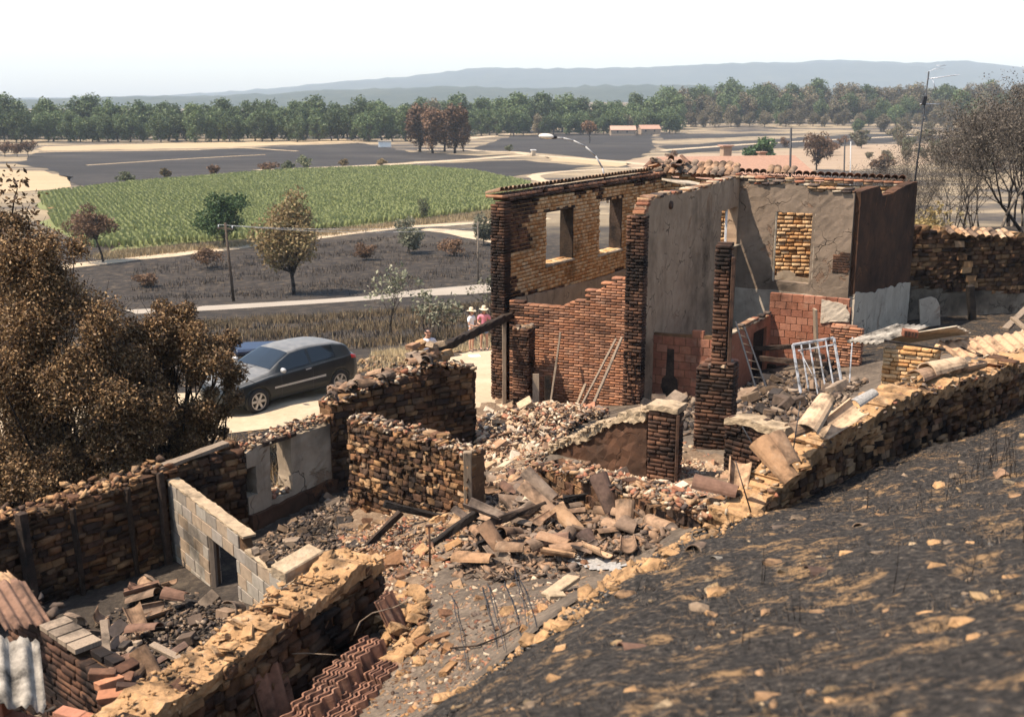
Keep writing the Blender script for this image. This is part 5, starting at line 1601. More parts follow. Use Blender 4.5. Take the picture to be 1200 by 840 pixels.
# ---- broad clay-topped wall in the foreground with stacked tiles against it
WA, WB = (-1.78, 12.6), (-4.3, 7.75)
def near_wall():
    A, B = WB, WA
    top = prof_px([(60, 900), (150, 836), (200, 800), (260, 760), (320, 716), (370, 684), (400, 660), (418, 656)], A, B)
    base = gbase(A, B, .5)
    W = wall_thing('rubble_wall', 'broad foreground stone wall with a thick sunlit clay top', 'wall', A, B)
    L = wall_axes(A, B)[3]; tf = prof(top)
    part('wall_core', cell_mesh('wall_core', A, B, .46, lambda s: tf(s) - .10, base, 'mortar', (), .18, .015, 64), W)
    pcs = courses(A, B, .56, lambda s: tf(s) - .08, base, .13, .22, (), 2, .02, .04, 65, 'stone', .6, .45, .25, tilt=.08)
    pcs = [q for q in pcs if q[1][2, 3] > gz(q[1][0, 3], q[1][1, 3]) - .15]
    put(pcs, 'stone', 'dark_stone', W, 'stone', True, 260)
    part('clay_top', cell_mesh('clay_top', A, B, .54, lambda s: tf(s) + .05 * math.sin(s * 6) * math.sin(s * 2.3), lambda s: tf(s) - .12, 'clay_mortar', (), .06, .022, 66), W)
    rubble_top(W, A, B, .56, top, 30, .11, 'clay_mortar', 67, 'stone', .02, 'clay_lump', True, .3)
    rubble_top(W, A, B, .56, top, 500, .045, 'clay_mortar', 68, 'chip', .05)
    # fallen lintel block on the wall end
    c = at(349, 662, 12.2)
    o = part('masonry_block', box_mesh('masonry_block', (0, 0, 0), (.62, .26, .17), 'pale_mortar', (0, 0, 0), .015))
    o.location = (c.x, c.y, c.z + .02); o.rotation_euler = (.15, -.1, .95)
    tag(o, 'long pale masonry block lying on the end of the clay-topped wall', 'block')
    for i in range(10):
        o2 = place('orange_brick', 'stone', i % 8, 'warm_brick', trs((c.x + .12 + .05 * math.cos(i), c.y - .16 - .02 * i * .2, c.z - .12 + .02 * (i % 2)), (rr.uniform(-.3, .3), rr.uniform(-.3, .3), rr.uniform(0, 3)), (.14, .1, .09)))
        tag(o2, 'orange brick fragment wedged under the pale masonry block', 'brick', 'orange fragments under the masonry block')
near_wall()

def wave_tile():
    """interlocking tile with a wavy cross-section"""
    w, L, th, n = .30, .50, .019, 24
    V, Fc = [], []
    for zz in (0, L):
        for t in (0, th):
            for i in range(n + 1):
                f = i / n
                V.append((-w / 2 + w * f, t + .024 * math.sin(f * math.pi * 2 * 2.5), zz))
    m = n + 1
    a, b, c, d = 0, m, 2 * m, 3 * m
    for i in range(n):
        Fc += [[a + i, a + i + 1, c + i + 1, c + i], [b + i, d + i, d + i + 1, b + i + 1], [a + i, b + i, b + i + 1, a + i + 1], [c + i, c + i + 1, d + i + 1, d + i]]
    Fc += [[a, c, d, b], [a + n, b + n, d + n, c + n]]
    return mesh_of('stacked_tile', V, Fc, 'stack_tile')
WT = wave_tile()
def tile_stacks():
    # (px, row of the top edge, distance, count, tilt back, yaw, scale)
    st = [(386, 700, 12.0, 3, .30, .0, .9), (353, 720, 11.7, 3, .30, .05, .9), (326, 747, 11.2, 5, .32, .0, 1.05), (306, 780, 10.6, 6, .34, .05, 1.1),
          (428, 758, 11.2, 6, .36, .08, 1.05), (399, 785, 10.7, 7, .36, .1, 1.05), (372, 815, 10.2, 6, .36, .05, 1.05), (345, 842, 9.8, 5, .36, .0, 1.05), (452, 782, 10.95, 5, .38, .12, 1.0), (424, 810, 10.45, 6, .38, .08, 1.05), (398, 838, 10.0, 6, .38, .05, 1.05), (452, 700, 11.9, 2, .5, .2, .8)]
    A, B = WB, WA
    u, nr = wall_axes(A, B)[1], wall_axes(A, B)[2]
    ang = math.atan2(u.y, u.x)
    for k, (px, py, d, n, tilt, yaw, sc) in enumerate(st):
        p = at(px, py, d)
        lab = 'stack of wavy roof tiles against the clay-topped wall, %s from the masonry block' % ORD[k] if k < 4 else 'stack of wavy roof tiles in the middle row, %s from the ochre stones' % ORD[k - 4] if k < 8 else 'stack of wavy tiles in the row beside the path, %s from the ochre stones' % ORD[k - 8] if k < 11 else 'small pair of wavy roof tiles leaning behind the ochre stones'
        T = thing('tile_stack', lab, 'tile stack', (p.x, p.y, gz(p.x, p.y)), 'tile stacks in front of the clay-topped wall' if k < 4 else 'tile stacks in the row beside the path')
        for j in range(n):
            o = bpy.data.objects.new('tile', WT); COL.objects.link(o); o.parent = T
            o.matrix_parent_inverse = Matrix.Translation(-T.location)
            off = -(j - n / 2) * .05
            R3 = Euler((0, 0, ang + yaw + rr.uniform(-.05, .05))).to_matrix() @ Euler((-(tilt - .08) + rr.uniform(-.04, .04), 0, 0)).to_matrix()
            # top edge sits at p
            v = R3 @ Vector((0, 0, .725 * sc))
            c = p + nr * (-off) + Vector((0, 0, rr.uniform(-.03, .02))) + u * rr.uniform(-.015, .015)
            o.matrix_basis = Matrix.LocRotScale(c - v, R3.to_quaternion(), Vector((sc * 1.55, sc * 1.2, sc * 1.45)))
tile_stacks()

# ---- corner at the lower left: charred brick wall, corrugated sheets
def corrugated(L, W, n, amp, mat, th=.008, ragged=.0, seed=1):
    rs = random.Random(seed)
    m = n * 8; V, Fc = [], []
    rows = 6
    for r in range(rows + 1):
        for i in range(m + 1):
            x = -W / 2 + W * i / m; y = -L / 2 + L * r / rows + (rs.uniform(-ragged, ragged) if r in (0, rows) else 0)
            V.append((x, y, amp * math.sin(i / 8 * 2 * math.pi)))
    k = len(V)
    V += [(x, y, z - th) for x, y, z in V]
    w = m + 1
    for r in range(rows):
        for i in range(m):
            a = r * w + i
            Fc.append([a, a + 1, a + 1 + w, a + w]); Fc.append([a + k, a + k + w, a + k + w + 1, a + k + 1])
    for i in range(m):
        Fc.append([i, i + k, i + 1 + k, i + 1]); a = rows * w + i; Fc.append([a, a + 1, a + 1 + k, a + k])
    for r in range(rows):
        a = r * w; Fc.append([a, a + w, a + w + k, a + k]); a = r * w + m; Fc.append([a, a + k, a + w + k, a + w])
    return mesh_of('corrugated_sheet', V, Fc, mat, True)
def sheet(label, c, L, W, n, amp, mat, rot, ragged=.03, seed=1):
    o = part('corrugated_sheet', corrugated(L, W, n, amp, mat, .009, ragged, seed))
    o.location = c; o.rotation_euler = rot
    return tag(o, label, 'roof sheet')
def low_left():
    A, B = (-5.75, 11.9), (-3.80, 10.2)
    top = prof_px([(-20, 690), (20, 702), (60, 728), (118, 768)], A, B)
    W = wall_thing('brick_wall', 'charred brick wall with grey coping bricks at the edge of the ruin', 'wall', A, B)
    part('wall_core', cell_mesh('wall_core', A, B, .24, lambda s: prof(top)(s) - .10, gbase(A, B, .3), 'mortar', (), .18, .012, 70), W)
    pcs = courses(A, B, .30, lambda s: prof(top)(s) - .05, gbase(A, B, .3), .085, .27, (), 2, .012, .012, 71, 'brick', .5)
    put(pcs, 'brick', 'charred_brick', W, 'brick', True, 280)
    s0 = on_wall(60, 728, A, B)[0]; L = wall_axes(A, B)[3]
    u, nr = wall_axes(A, B)[1], wall_axes(A, B)[2]
    for i in range(4):
        s = s0 + .12 + i * .2
        place('coping_brick', 'block', i, 'grey_wood', frame(u, nr, (0, 0, 1), .19, .30, .06, wp(A, B, s, 0, prof(top)(s) + .0)), W)
    rubble_top(W, A, B, .3, lambda s: prof(top)(s) + .02 - (1 if s > s0 - .1 else 0), 70, .12, 'burnt_rubble', 72, 'chip')
    c = at(18, 712, 11.5)
    sheet('brown scorched roof sheet lying on the charred brick wall', (c.x, c.y, c.z + .05), .9, .5, 4, .02, 'sooty_tile', (.25, .15, .75), .04, 3)
    c = at(12, 786, 9.9)
    sheet('white corrugated roof sheet fallen below the charred brick wall', (c.x - .15, c.y, c.z), .95, .9, 4, .035, 'fibre_cement', (.35, .32, .55), .05, 4)
    c = at(2, 688, 12.0)
    sheet('small pinkish roof sheet fragment beside the brown scorched sheet', (c.x, c.y, c.z + .05), .5, .4, 3, .02, 'pale_tile', (.2, .1, .9), .04, 5)
    # brick wall below the white sheet
    A, B = (-5.2, 9.9), (-3.75, 9.35)
    W = wall_thing('brick_wall', 'low red brick wall under the white corrugated sheet', 'wall', A, B)
    top = prof_px([(0, 826), (40, 832), (80, 838)], A, B)
    put(courses(A, B, .14, top, gbase(A, B, .2), .20, .30, (), 1, .012, .01, 73, 'block', .3, 0), 'block', 'hollow_brick', W, 'hollow_brick', True)
    for i, (px, py, d) in enumerate([(128, 800, 10.0), (120, 790, 10.1), (140, 792, 10.2), (152, 806, 9.9), (131, 815, 9.8), (147, 783, 10.3)]):
        c = at(px, py, d)
        o = place('brick', 'brick', i % 4, 'charred_brick' if i % 2 else 'red_brick', trs((c.x, c.y, c.z), (rr.uniform(-.3, .3), rr.uniform(-.3, .3), .5 + rr.uniform(-.5, .5)), (.26, .13, .08)))
        tag(o, 'red brick loose at the end of the charred brick wall', 'brick', 'loose red bricks by the charred brick wall')
low_left()

# ---- central broken wall and its pier
def centre():
    A, B = (.55, 20.6), (2.45, 18.2)
    base = gbase(A, B, .25)
    top = prof_px([(636, 536), (650, 524), (680, 512), (700, 502), (720, 494), (745, 484), (762, 480), (772, 480)], A, B)
    W = wall_thing('rubble_wall', 'broken clay wall sloping down from a brick pier in the middle of the ruin', 'wall', A, B)
    tf = prof(top)
    part('clay_wall', cell_mesh('clay_wall', A, B, .40, lambda s: tf(s) - .03, base, 'sooty_plaster', (), .12, .03, 75), W)
    part('clay_top', cell_mesh('clay_top', A, B, .50, lambda s: tf(s) + .05 + .04 * math.sin(s * 8), lambda s: tf(s) - .08 - .05 * math.sin(s * 5), 'pale_mortar', (), .07, .03, 76), W)
    rubble_top(W, A, B, .5, top, 260, .08, 'pale_mortar', 77, 'chip', .1, 'clay_lump')
    d = 18.0
    P = (at(764, 500, d + .12).x, d + .12), (at(797, 500, d - .12).x, d - .12)
    W = wall_thing('brick_pier', 'square charred brick pier with a pale cap in the middle of the ruin', 'pier', *P)
    zt = on_wall(780, 477, *P)[1]
    put(courses(P[0], P[1], .42, zt, gbase(*P, .25), .075, .24, (), 2, .012, .014, 78, 'brick', .2), 'brick', 'charred_brick', W, 'brick')
    part('cap', cell_mesh('cap', wp(*P, -.02)[:2], wp(*P, wall_axes(*P)[3] + .03)[:2], .46, zt + .07, zt - .02, 'pale_mortar', (), .09, .014, 79), W)
    e = wp(*P, wall_axes(*P)[3] + .03, .2, zt - .05)
    part('steel_post', beam_mesh('steel_post', (e.x, e.y, zt - 1.6), e, .05, .06, 'rusty_iron', .005), W)
    # stub wall behind the right wall
    d = 18.4
    A, B = (at(856, 500, d).x, d), (at(928, 500, d - .9).x, d - .9)
    W = wall_thing('rubble_wall', 'short broken brick stub wall with a pale mortar cap behind the tile-strewn wall', 'wall', A, B)
    top = prof_px([(856, 492), (866, 489), (885, 492), (905, 500), (928, 503)], A, B)
    put(courses(A, B, .34, top, gbase(A, B, .25), .085, .22, (), 2, .014, .02, 80, 'brick', .5), 'brick', 'charred_brick', W, 'brick')
    part('cap', cell_mesh('cap', A, B, .38, lambda s: prof(top)(s) + .05, lambda s: prof(top)(s) - .03, 'pale_mortar', (), .09, .016, 81), W)
    # low wall before the tile heap
    A, B = (.62, 17.3), (2.66, 13.0)
    top = prof_px([(640, 546), (680, 552), (720, 566), (760, 578), (800, 588), (850, 602), (862, 598)], A, B)
    W = stone_wall('rubble_wall', 'low blackened stone wall behind the heap of roof tiles', A, B, .46, top, gbase(A, B, .25), 'dark_stone', .12, .22, 82, True, limit=200)
    rubble_top(W, A, B, .5, top, 420, .09, 'rubble', 84, 'chip', .1)
centre()

# ---- stone wall at the foot of the burnt slope
RA, RBW = (2.60, 12.75), (12.6, 22.0)
def slope_wall():
    A, B = RA, RBW
    top = prof_px([(868, 598), (880, 583), (900, 560), (925, 536), (950, 516), (975, 500), (1000, 486), (1030, 470), (1060, 460), (1100, 447), (1150, 433), (1200, 419), (1290, 395)], A, B)
    W = stone_wall('rubble_wall', 'long rubble stone wall in shade at the foot of the burnt slope', A, B, .50, top, gbase(A, B, .4), 'ochre_stone', .10, .17, 86, True, limit=300, mix=('dark_stone', .45))
    part('clay_top', cell_mesh('clay_top', A, B, .52, lambda s: prof(top)(s) + .05 + .05 * math.sin(s * 5) * math.sin(s * 1.7), lambda s: prof(top)(s) - .12 - .05 * math.sin(s * 3.1), 'clay_mortar', (), .08, .03, 88), W)
    rubble_top(W, A, B, .5, top, 110, .10, 'clay_mortar', 89, 'stone', .06, 'clay_lump', True, .4)
    rubble_top(W, A, B, .5, top, 900, .06, 'rubble', 90, 'chip', .1)
    # tiles lying on the top: (px, py, d, direction, roll, scale, material)
    u = wall_axes(A, B)[1]
    lay = [(957, 487, 13.6, (.5, .6, .42), .1, 1.3, 'pale_tile', 'short full pale barrel tile standing tilted on the slope wall'),
           (985, 490, 13.9, (-.75, -.35, -.4), 2.6, 1.35, 'pale_tile', 'long pale tile lying hollow side up across the slope wall'),
           (1013, 468, 14.3, (.75, .5, .25), .1, .8, 'ash_white', 'grey-white tile lying on the slope wall'),
           (908, 540, 12.9, (.55, -.6, -.62), .5, 1.25, 'pale_tile', 'orange tile sliding off the end of the slope wall'),
           (920, 528, 13.0, (.3, -.8, -.5), .1, 1.0, 'clay_tile', 'brown tile under the orange tile on the slope wall'),
           (945, 500, 13.5, (.5, .2, .1), .4, 1.0, 'clay_tile', 'broken tile half buried in the clay of the slope wall'),
           (866, 560, 13.3, (-.2, -.7, -.55), 2.8, 1.2, 'pale_tile', 'pale tile lying hollow side up at the corner of the slope wall'),
           (838, 572, 13.2, (.8, -.3, -.1), .3, 1.1, 'sooty_tile', 'grey barrel tile lying at the corner of the low blackened wall'),
           (1106, 432, 16.5, (.8, .45, .05), .1, 1.5, 'pale_tile', 'pale tile on the slope wall right of the sheets'),
           (1128, 428, 16.8, (.85, .3, .08), 2.9, 1.4, 'pale_tile', 'flat pale tile lying lengthwise on the slope wall'),
           (1085, 440, 16.2, (.7, .6, .0), .2, 1.2, 'clay_tile', 'brown tile lying lengthwise on the slope wall')]
    for px, py, d, dr, roll, sc, m, lab in lay:
        c = at(px, py, d)
        t = tile_obj(m, c, dir_rot(dr, roll), sc * 1.1)
        tag(t, lab, 'roof tile')
slope_wall()

# ---- debris with corrugated sheets right of the house
def right_debris():
    A, B = (at(1036, 415, 20.8).x, 20.8), (at(1102, 412, 20.3).x, 20.3)
    W = wall_thing('brick_wall', 'low broken orange brick wall carrying the corrugated sheets', 'wall', A, B)
    put(courses(A, B, .30, prof_px([(1036, 408), (1102, 406)], A, B), gbase(A, B, .3), .08, .26, (), 2, .014, .02, 91, 'brick', .6), 'brick', 'warm_brick', W, 'brick')
    c = at(1040, 391, 21.0); sheet('pale corrugated roof sheet propped on the low orange brick wall', (c.x, c.y, c.z), 1.5, .75, 6, .022, 'fibre_cement', (.12, -.12, -1.0), .03, 6)
    c = at(1085, 394, 21.0); sheet('tan corrugated roof sheet leaning over the orange brick wall', (c.x, c.y, c.z + .02), 1.4, .8, 7, .022, 'lime_floor', (-.30, .30, .85), .03, 7)
    c = at(1160, 404, 20.5); sheet('long rust-stained roof sheet lying on the rubble by the slope wall', (c.x, c.y, c.z), .7, 1.7, 9, .02, 'pale_tile', (.25, -.10, .1), .03, 8)
    c = at(1066, 394, 20.6)
    h = part('hollow_brick', box_mesh('hollow_brick', (0, 0, 0), (.28, .2, .13), 'hollow_brick', (0, 0, 0), .008)); h.location = (c.x, c.y, c.z + .06); h.rotation_euler = (0, .1, -.2)
    tag(h, 'red hollow brick lying between the two corrugated sheets', 'brick')
    for k in range(4):
        part_ = box_mesh('brick_cell', (-.09 + k * .06, -.1035, 0), (.035, .01, .09), 'charred_brick', (0, 0, 0), 0)
        o = bpy.data.objects.new('brick_cell', part_); COL.objects.link(o); o.parent = h
    for i, (x0, y0, x1, y1, d0, d1, w, m, lab) in enumerate([(1036, 399, 1108, 410, 20.3, 20.1, .09, 'charred_wood', 'dark lath under the corrugated sheets'), (1178, 386, 1215, 350, 21.5, 22.5, .14, 'grey_wood', 'pale plank propped up at the right edge of the debris'),
                                                         (1150, 410, 1210, 396, 20.6, 20.9, .12, 'grey_wood', 'pale plank lying on the rubble by the slope wall'), (1186, 372, 1205, 388, 21.6, 21.2, .12, 'grey_wood', 'short plank crossing the propped plank'),
                                                         (1110, 400, 1150, 417, 20.9, 20.1, .11, 'charred_wood', 'charred lath among the rubble right of the sheets')]):
        tag(part('plank', beam_mesh('plank', at(x0, y0, d0), at(x1, y1, d1), w, w * .4, m, .006, .004, i)), lab, 'plank')
right_debris()
# ================================================================ car
def car_mats():
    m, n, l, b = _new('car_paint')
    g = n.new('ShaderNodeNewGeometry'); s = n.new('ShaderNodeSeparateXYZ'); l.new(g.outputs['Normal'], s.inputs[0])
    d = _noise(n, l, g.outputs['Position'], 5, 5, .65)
    f = _math(n, l, 'MULTIPLY', _ramp(n, l, s.outputs['Z'], [(.6, .03), (.97, .42)]), _ramp(n, l, d, [(.3, .55), (.6, 1.0)]))  # up-facing panels paled: ash dust plus sky reflection put into the colour
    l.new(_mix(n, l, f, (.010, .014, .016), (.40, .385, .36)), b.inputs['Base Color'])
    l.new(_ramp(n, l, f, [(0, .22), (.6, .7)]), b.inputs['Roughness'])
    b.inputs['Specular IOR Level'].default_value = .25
    mat_plain('car_glass', (.012, .016, .018), .08, 0, .6, .05)
    mat_plain('tyre', (.02, .02, .02), .85)
    mat_plain('alloy', (.42, .42, .43), .35, .8)
    mat_plain('tail_red', (.45, .02, .02), .2, 0, .5)
    mat_plain('headlight', (.55, .57, .58), .12, .2, .6)
    mat_plain('trim_silver', (.45, .44, .42), .4, .3)
    mat_plain('car_seat', (.32, .30, .27), .8)
car_mats()
def car_geo():
    xt = [2.10, 2.04, 1.95, 1.6, 1.2, .98, .86, .5, .12, -.3, -.8, -1.25, -1.6, -1.75, -1.84, -1.93, -2.05, -2.10]
    zt = [.58, .68, .76, .86, .93, .965, .99, 1.19, 1.36, 1.40, 1.40, 1.37, 1.31, 1.23, 1.02, .99, .93, .62]
    xs = [2.1, 2.0, 1.6, .95, 0, -1.0, -1.7, -1.95, -2.1]
    zs = [.56, .66, .76, .86, .90, .95, .97, .92, .6]
    xw = [2.1, 2.02, 1.85, 1.5, 1.0, -.9, -1.5, -1.85, -2.03, -2.1]
    ww = [.40, .58, .74, .84, .875, .885, .87, .82, .74, .62]
    def ring(x):
        zT = np.interp(-x, [-a for a in xt], zt); zS = min(np.interp(-x, [-a for a in xs], zs), zT - .015); w = np.interp(-x, [-a for a in xw], ww)
        g = np.clip((zT - zS - .05) / .42, 0, 1)
        yr = w * .86 * (1 - g) + .60 * g
        zb = .21 + .05 * max(0, abs(x) - 1.7) / .4
        zr = zT - .03 - .045 * g
        return [(0, zb), (w * .80, zb), (w * .95, zb + .05), (w * .99, .40), (w, .55 * .5 + zS * .5), (w * .985, zS - .02), (w * .955, zS + .012),
                (w * .955 * .8 + yr * .2, zS * .8 + zr * .2 + .006), (w * .955 * .45 + yr * .55, zS * .45 + zr * .55 + .01), (w * .955 * .12 + yr * .88, zS * .12 + zr * .88 + .008), (yr * .985, zr + .012), (yr * .88, zr * .35 + zT * .65), (yr * .5, zT - .008), (0, zT)]
    return ring
CAR_RING = car_geo()
WX = (1.30, -1.32)
def car_point(x, k):
    R_ = CAR_RING(x)
    i = min(int(k), len(R_) - 2); f = k - i
    y = R_[i][0] * (1 - f) + R_[i + 1][0] * f; z = R_[i][1] * (1 - f) + R_[i + 1][1] * f
    if k <= 6.2:
        for wx in WX:                      # wheel arches
            dx, dz = x - wx, z - .32
            r = math.hypot(dx, dz)
            if r < .365 and k >= 1:
                if r < 1e-3: dz, r = 1e-3, 1e-3
                a = math.atan2(max(dz, -.02), dx)
                x, z = wx + math.cos(a) * .365, .32 + math.sin(a) * .365
    return x, y, z
def car_patch(xs, ks, side=1, off=0.0, taper=None):
    V = []
    for x in xs:
        for k in ks:
            p = car_point(x, k); V.append(Vector((p[0], p[1] * side, p[2])))
    n = len(ks); Fc = []
    for i in range(len(xs) - 1):
        for j in range(n - 1):
            q = [i * n + j, i * n + j + 1, (i + 1) * n + j + 1, (i + 1) * n + j]
            Fc.append(q if side > 0 else q[::-1])
    if off:
        N = [Vector() for _ in V]
        for f in Fc:
            nn = (V[f[1]] - V[f[0]]).cross(V[f[3]] - V[f[0]])
            if nn.length > 1e-9:
                nn.normalize()
                for i in f: N[i] += nn
        V = [v - (m.normalized() * off if m.length > 0 else m) for v, m in zip(V, N)]
    return V, Fc
def car():
    root = thing('hatchback_car', 'dark three-door hatchback car with ash-dusted roof parked beside the rubble wall', 'car')
    xs = np.concatenate([np.linspace(2.10, 1.70, 9), np.linspace(1.66, .9, 20), np.linspace(.86, -.9, 28), np.linspace(-.94, -1.74, 22), np.linspace(-1.77, -2.10, 10)])
    ks = np.concatenate([np.linspace(0, 1, 3), np.linspace(1.15, 6, 22), np.linspace(6.25, 13, 24)])
    V, Fc = car_patch(xs, ks, 1); V2, F2 = car_patch(xs, ks, -1)
    n = len(V)
    def cap(idx, flip): return idx[::-1] if flip else idx
    F_all = Fc + [[a + n for a in f] for f in F2]
    nk = len(ks)
    F_all.append([j for j in range(nk)] + [n + j for j in range(nk - 1, -1, -1)])
    last = (len(xs) - 1) * nk
    F_all.append([last + j for j in range(nk)][::-1] + [n + last + j for j in range(nk)])
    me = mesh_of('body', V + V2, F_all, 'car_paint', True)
    bm = bmesh.new(); bm.from_mesh(me)
    bmesh.ops.remove_doubles(bm, verts=bm.verts[:], dist=.0008)
    bmesh.ops.recalc_face_normals(bm, faces=bm.faces[:]); bm.to_mesh(me); bm.free()
    me.polygons.foreach_set('use_smooth', [True] * len(me.polygons))
    body = part('body', me, root)
    def skin(name, xs, ks, side, mat, off=.006, parent=root, smooth=True):
        V, Fc = car_patch(xs, ks, side, off)
        return part(name, mesh_of(name, V, Fc, mat, smooth), parent)
    for s in (1, -1):
        skin('side_window', np.linspace(.52, -.34, 14), np.linspace(6.7, 9.7, 8), s, 'car_glass')
        skin('side_window', np.linspace(-.43, -1.22, 12), np.linspace(6.7, 9.7, 8), s, 'car_glass')
        skin('side_moulding', np.linspace(.82, -.82, 16), np.linspace(3.5, 3.66, 3), s, 'trim_silver', .012)
        for xd in (.60, -.40): skin('door_seam', np.linspace(xd, xd - .012, 2), np.linspace(2.4, 6.2, 14), s, 'dark_iron', .004)
        skin('door_handle', np.linspace(-.16, -.34, 5), np.linspace(4.75, 4.95, 3), s, 'trim_silver', .03)
        skin('tail_light', np.linspace(-1.74, -1.95, 7), np.linspace(4.7, 6.1, 6), s, 'tail_red', .012)
        skin('headlight', np.linspace(1.62, 2.02, 8), np.linspace(4.6, 5.7, 5), s, 'headlight', .012)
        m = box_mesh('mirror', (.62, s * .99, 1.0), (.10, .17, .12), 'trim_silver', (0, 0, 0), .035)
        part('mirror', m, root)
    for s in (1, -1):
        skin('windscreen', np.linspace(.80, .16, 14), np.linspace(10.3, 13, 10), s, 'car_glass')
        skin('rear_window', np.linspace(-1.70, -1.82, 6), np.linspace(10.3, 13, 10), s, 'car_glass')
        skin('bumper_strip', np.linspace(2.06, 1.74, 8), np.linspace(3.1, 3.4, 3), s, 'dark_iron', .01)
    part('roof_antenna', tube_mesh('roof_antenna', [((-1.1, 0, 1.44), (-1.35, 0, 1.60), .006, .004)], 'dark_iron', 5), root)
    part('number_plate', box_mesh('number_plate', (-2.105, 0, .72), (.02, .5, .11), 'white_paint', (0, 0, 0), .003), root)
    # wheels
    def wheel_meshes():
        prof_ = [(.20, -.085), (.27, -.1), (.312, -.09), (.318, -.05), (.318, .05), (.312, .09), (.27, .1), (.20, .085)]
        seg = 28; V, Fc = [], []
        for i in range(seg):
            a = 2 * math.pi * i / seg
            for r, y in prof_: V.append((math.cos(a) * r, y, math.sin(a) * r))
        m = len(prof_)
        for i in range(seg):
            for j in range(m - 1):
                a, b = i * m + j, ((i + 1) % seg) * m + j
                Fc.append([a, b, b + 1, a + 1])
        ty = mesh_of('tyre', V, Fc, 'tyre', True)
        bm = bmesh.new()
        for k in range(6):
            a = 2 * math.pi * k / 6
            mt = Matrix.Rotation(a, 4, 'Y') @ Matrix.Translation((.115, .075, 0)) @ Matrix.Diagonal((.19, .03, .062, 1))
            bmesh.ops.create_cube(bm, size=1, matrix=mt)
        for r, d, y in ((.055, .06, .07),):
            bmesh.ops.create_cone(bm, cap_ends=True, segments=16, radius1=r, radius2=r * .8, depth=d, matrix=Matrix.Translation((0, y, 0)) @ Matrix.Rotation(-math.pi / 2, 4, 'X'))
        for k in range(24):
            a = 2 * math.pi * (k + .5) / 24
            mt = Matrix.Rotation(a, 4, 'Y') @ Matrix.Translation((.205, .055, 0)) @ Matrix.Diagonal((.022, .09, .057, 1))
            bmesh.ops.create_cube(bm, size=1, matrix=mt)
        rim = bpy.data.meshes.new('rim'); bm.to_mesh(rim); bm.free(); rim.materials.append(MAT['alloy'])
        bm = bmesh.new()
        bmesh.ops.create_cone(bm, cap_ends=True, segments=24, radius1=.2, radius2=.2, depth=.02, matrix=Matrix.Translation((0, .01, 0)) @ Matrix.Rotation(math.pi / 2, 4, 'X'))
        disc = bpy.data.meshes.new('brake_disc'); bm.to_mesh(disc); bm.free(); disc.materials.append(MAT['dark_iron'])
        return ty, rim, disc
    ty, rim, disc = wheel_meshes()
    for wx in WX:
        for s in (1, -1):
            w = part('wheel', ty, root); w.location = (wx, s * .76, .318); w.rotation_euler = (0, 0, 0 if s > 0 else math.pi)
            for nme, mm in (('rim', rim), ('brake_disc', disc)):
                o = bpy.data.objects.new(nme, mm); COL.objects.link(o); o.parent = w
    # underside shadow box so that no light leaks through the arches
    part('underbody', box_mesh('underbody', (0, 0, .30), (3.2, 1.3, .2), 'dark_iron', (0, 0, 0), .02), root)
    fz, rz_ = .86, .80
    fwd = Vector((-1.7, -2.0, 0)).normalized()
    left = Vector((-fwd.y, fwd.x, 0))
    c = Vector((-5.15, 26.0, 0)) - left * .76
    root.location = (c.x, c.y, (gz(-6, 25) + gz(-4.3, 27)) / 2 + .03)
    root.scale = (.95, .95, .95)
    root.rotation_euler = (0, 0, math.atan2(fwd.y, fwd.x))
car()
# a second vehicle's blue bonnet just shows over the hatchback: low trailer with a blue tarpaulin
def blue_trailer():
    c = at(303, 412, 33.5)
    z0 = gz(c.x, c.y)
    T = thing('small_trailer', 'small blue covered trailer half hidden behind the dark hatchback', 'trailer', (c.x, c.y, z0))
    part('box', box_mesh('box', (c.x, c.y, z0 + .65), (1.5, 1.0, .55), 'grey_wood', (0, 0, .4), .02), T)
    part('cover', box_mesh('cover', (c.x, c.y, z0 + 1.02), (1.58, 1.08, .22), 'blue_paint', (.03, .05, .4), .07), T)
    for s in (-1, 1):
        p = Vector((c.x - math.sin(.4) * s * .6, c.y + math.cos(.4) * s * .6, z0 + .32))
        ax = Vector((-math.sin(.4), math.cos(.4), 0)) * .09
        part('wheel', tube_mesh('wheel', [(p - ax, p + ax, .3, .3)], 'tyre', 18), T)
blue_trailer()

# ================================================================ people
mat_plain('skin', (.46, .25, .16), .55, var=.1)
mat_plain('hair_dark', (.025, .016, .012), .6)
mat_plain('hair_auburn', (.10, .035, .018), .6)
mat_plain('cloth_white', (.70, .70, .72), .9)
mat_plain('cloth_pink', (.62, .22, .26), .9)
mat_plain('cloth_denim', (.13, .19, .28), .9)
mat_plain('cloth_red', (.25, .02, .03), .8)
mat_plain('straw_hat', (.62, .50, .33), .9, bump=.003)
mat_plain('shoe_dark', (.05, .045, .045), .7)
mat_plain('eye_dark', (.01, .01, .01), .3)
def skin_mesh(name, V, E, Rd, mat, root=0, lvl=2):
    me = bpy.data.meshes.new(name); me.from_pydata(V, E, []); me.update()
    o = bpy.data.objects.new(name, me); COL.objects.link(o)
    o.modifiers.new('skin', 'SKIN')
    sd = me.skin_vertices[0].data
    for i, r in enumerate(Rd):
        sd[i].radius = r if isinstance(r, tuple) else (r, r)
        sd[i].use_root = i == root
    ss = o.modifiers.new('sub', 'SUBSURF'); ss.levels = lvl; ss.render_levels = lvl
    dg = bpy.context.evaluated_depsgraph_get()
    out = bpy.data.meshes.new_from_object(o.evaluated_get(dg))
    bpy.data.objects.remove(o)
    out.name = name
    out.materials.clear(); out.materials.append(MAT[mat])
    out.polygons.foreach_set('use_smooth', [True] * len(out.polygons)); out.update()
    return out
